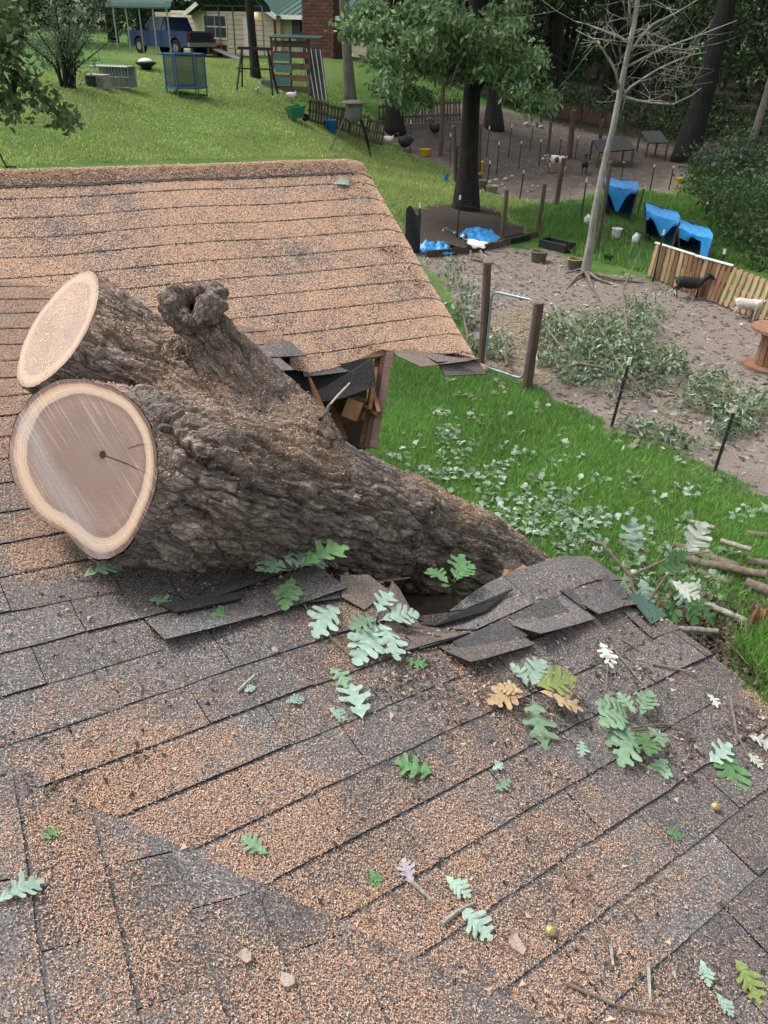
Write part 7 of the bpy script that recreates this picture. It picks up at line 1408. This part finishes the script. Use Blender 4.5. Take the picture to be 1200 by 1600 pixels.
# oak sprig standing up behind the roof edge
fb = G(1000, 960); t = thing('oak_sprig', 'broad leafed oak bough rising just beyond the roof edge', 'branch', fb, 0, 'broken oak boughs'); D2 = 5.4; aq = lambda x, y, d=0.: Vector(at(x, y, D2+d))-fb
for br in ([(1010, 1000), (985, 900), (975, 860)], [(985, 900), (940, 850), (900, 838)], [(1000, 960), (1040, 900), (1070, 880)], [(985, 900), (1050, 870), (1110, 862)]): mb = MB(); n = len(br); mb.tube([aq(*q) for q in br], [.012, .008, .004], 6); mb.build('stem', M_TWIG, t)
for (x, y, a, k) in ((905, 880, 200, 'white'), (895, 870, 250, 'pale'), (925, 895, 240, 'pale'), (960, 880, 100, 'grey'), (975, 890, 300, 'white'), (1000, 900, 280, 'pale'), (1020, 885, 20, 'green'), (1045, 905, 320, 'white'), (1060, 900, 300, 'pale'), (1075, 915, 280, 'green'), (1085, 885, 350, 'green'), (1030, 925, 260, 'green'), (1055, 930, 240, 'green'), (1070, 870, 60, 'white'), (1000, 870, 90, 'pale'), (940, 900, 270, 'green'), (1090, 925, 300, 'green')):
    o = bpy.data.objects.new('leaf', leaf_mesh(k)); COL.objects.link(o); o.parent = t; L = RNG.uniform(.20, .27); d = Vector(_r)*cos(radians(a))+Vector(_u)*sin(radians(a)); nn = Vector(-FW)+Vector(RNG.normal(0, .45, 3)); o.matrix_basis = Matrix.Translation(aq(x, y, RNG.normal(0, .15))) @ basis(nn, d).to_4x4() @ Matrix.Diagonal((L, L, L, 1))
# earth thrown up round the torn-out root hole
n = 3800; hc = np.array(HOLE).mean(0); C = hc+RNG.normal(0, .55, (n, 2)); P = np.c_[C, gsurf(C[:, 0], C[:, 1])+RNG.uniform(0, .08, n)]; V, F, c = chips(P, np.broadcast_to(np.array([0, 0, 1.]), P.shape), .05, .045, np.array([(.05, .035, .028), (.08, .058, .045), (.12, .09, .07)]), .8); tag(np_mesh('loose_earth', V, F, M_DUST, kind='stuff', cols=c), 'dark clods of earth round the torn root hole', 'earth', kind='stuff')
# ------------------------------------------------------------------ leaf litter, ground crumbs, grass
lv, lf = oak_leaf(0, 3, .36, 5, .15, .2, True); lv = np.array(lv); lf = np.array(lf)
def litter(label, blobs_px, L, cols, name='leaf_litter'):
    VV_, FF_, CC_ = [], [], []; o = 0
    for (x, y, w, h, n) in blobs_px:
        nc = max(3, n//7); cx_, cy_ = RNG.normal(x, w*.5, nc), RNG.normal(y, h*.5, nc); pick = RNG.integers(0, nc, n)
        for px, py in zip(cx_[pick]+RNG.normal(0, 7, n), cy_[pick]+RNG.normal(0, 4, n)):
            r = ray(px, py); p = CAMP+r*((0.0-CAM_Z)/r[2]); z = float(gsurf(p[0], p[1])); t_ = RNG.normal(size=3); t_[2] *= .25; nn = np.array([0, 0, 1.])+RNG.normal(0, .45, 3); Rm = np.array(basis(nn, t_)); l = L*RNG.uniform(.6, 1.25); VV_.append((lv*l)@Rm.T+np.array([p[0], p[1], z+.035])); FF_.append(lf+o); o += len(lv); CC_.append(np.repeat(cols[RNG.integers(0, len(cols))][None]*RNG.uniform(.8, 1.2), len(lf), 0))
    return tag(np_mesh(name, np.concatenate(VV_), np.concatenate(FF_), M_FOL, kind='stuff', cols=np.concatenate(CC_)), label, 'leaf litter', kind='stuff')
LITC = np.array([(.34, .42, .34), (.42, .48, .41), (.27, .36, .27), (.46, .50, .43), (.15, .25, .11), (.11, .19, .075), (.22, .30, .2), (.17, .26, .13)])
litter('pale upturned oak leaves scattered over the near lawn', [(650, 690, 70, 50, 70), (700, 735, 110, 50, 150), (790, 760, 150, 80, 260), (850, 800, 130, 60, 260), (930, 830, 110, 60, 170), (1000, 850, 110, 50, 110), (760, 700, 160, 60, 50), (900, 720, 200, 80, 60), (1050, 790, 160, 60, 40), (720, 640, 120, 50, 22), (1130, 830, 80, 60, 50), (1060, 930, 80, 50, 80), (1120, 920, 80, 60, 60), (980, 900, 100, 30, 90)], .105, LITC*.92)
litter('scattered leaves and scraps on the bare pen earth', [(900, 620, 200, 80, 120), (1100, 660, 160, 70, 110), (900, 450, 260, 80, 60), (780, 400, 160, 40, 40)], .12, np.array([(.3, .26, .2), (.36, .36, .3), (.2, .15, .1), (.16, .2, .1)]))
n = 5200; pa = np.array(PEN1); C = RNG.uniform(pa.min(0), np.minimum(pa.max(0), [14, 40]), (n, 2)); C2 = RNG.uniform(np.min(PEN2, 0), np.max(PEN2, 0), (4200, 2)); C = np.concatenate([C[in_poly(C[:, 0], C[:, 1], PEN1)], C2[in_poly(C2[:, 0], C2[:, 1], PEN2)]]); P = np.c_[C, gsurf(C[:, 0], C[:, 1])+.012]
V, F, c = chips(P, np.broadcast_to(np.array([0, 0, 1.]), P.shape), .13, .06, np.array([(.09, .07, .058), (.17, .135, .11), (.22, .19, .16), (.07, .055, .045), (.3, .27, .23)]), .25); tag(np_mesh('ground_crumbs', V, F, M_DUST, kind='stuff', cols=c), 'twig bits, stones and chips on the bare pen earth', 'debris', kind='stuff')
for k, (x, y, s) in enumerate(((790, 282, .28), (775, 283, .22), (765, 286, .2), (800, 277, .18), (785, 290, .16), (822, 196, .35), (760, 190, .2), (845, 200, .3), (672, 188, .3), (640, 215, .2))):
    p = G(x, y); mb = MB(); mb.lathe([(.001, -.02), (s*.45, 0), (s*.5, s*.2), (s*.3, s*.42), (s*.12, s*.46)], 9, sx=RNG.uniform(.8, 1.3)); tag(mb.build('stone', simple('pale_stone', (.34, .31, .27), .9, scale=9), None, True, loc=p, rot=(0, 0, RNG.uniform(0, 3))), 'pale stone lying in the far pen', 'stone', 'stones in the far pen')
GBOOST = 1.12
M_GRASS = mat_foliage('grass_blades', .25, .6)
def grass(label, poly_px, n, L, wdt, cols, excl=True, name='grass'):
    pa = np.array(GP(poly_px)); C = RNG.uniform(pa.min(0), pa.max(0), (n, 2)); ok = in_poly(C[:, 0], C[:, 1], [tuple(q) for q in pa]); C = C[ok]
    if excl:
        wob = (fbm(np.c_[C*2.0, C[:, :1]*0], 3, 12)-.5)*1.4; ok = (poly_sd(C[:, 0], C[:, 1], PEN1)+wob < .05) & (poly_sd(C[:, 0], C[:, 1], PEN2)+wob < .1) & (poly_sd(C[:, 0], C[:, 1], MULCH)+wob < .1) & (poly_sd(C[:, 0], C[:, 1], HOLE) < .0); C = C[ok]
    k = len(C); P = np.c_[C, gsurf(C[:, 0], C[:, 1])-.005]; d = RNG.normal(0, .45, (k, 3)); d[:, 2] = 1; l = L*RNG.uniform(.4, 1.3, (k, 1))*(0.6+.8*fbm(np.c_[C*.9, C[:, :1]*0], 2, 9))[:, None]; sdv = RNG.normal(size=(k, 3)); sdv[:, 2] = 0; sdv /= np.linalg.norm(sdv, axis=1, keepdims=True)
    V = np.stack([P-sdv*wdt, P+sdv*wdt, P+d*l], 1).reshape(-1, 3); ti = fbm(np.c_[C*.6, C[:, :1]*0+3], 3, 15)[:, None]; c = cols[RNG.integers(0, len(cols), k)]*RNG.uniform(.75, 1.25, (k, 1))*(.65+.7*ti)*GBOOST; return tag(np_mesh(name, V, np.arange(3*k).reshape(-1, 3), M_GRASS, kind='stuff', cols=c), label, 'grass', kind='stuff')
GC = np.array([(.10, .225, .042), (.135, .28, .06), (.08, .185, .032), (.18, .31, .09)]); GF = np.array([(.24, .34, .09), (.31, .40, .13), (.19, .285, .075), (.42, .41, .18)])
grass('short bright green grass of the near lawn', [(560, 560), (700, 470), (760, 570), (830, 600), (960, 665), (1120, 735), (1330, 830), (1400, 1200), (1100, 1200), (900, 920), (560, 800)], 330000, .085, .005, GC)
grass('sloping lawn grass below the neighbouring house', [(-60, 275), (-60, 150), (100, 110), (300, 90), (480, 110), (560, 160), (620, 215), (720, 300), (640, 340), (560, 250)], 260000, .065, .013, GF)
grass('grass round the mulch of the big dark tree and pen corner', [(560, 250), (600, 215), (700, 262), (780, 305), (880, 318), (830, 366), (790, 385), (640, 400), (600, 330)], 50000, .11, .011, GF*.9); grass('grass along the wood edge, shade mixed into its colour', [(600, 200), (640, 165), (850, 150), (1090, 200), (1110, 300), (1050, 320), (1080, 262), (1060, 232), (850, 184), (740, 164), (640, 178)], 30000, .16, .02, GC*.3)  # wood edge blades darkened so the shade sits in their colour
grass('grass strip between the two pens', [(790, 330), (880, 318), (1000, 300), (1080, 310), (1180, 420), (1010, 428), (900, 400), (830, 366)], 46000, .16, .012, GC*.8); grass('tall grass clump beside the root hole', [(1140, 1010), (1200, 985), (1300, 1000), (1300, 1150), (1180, 1060)], 9000, .22, .006, GC)
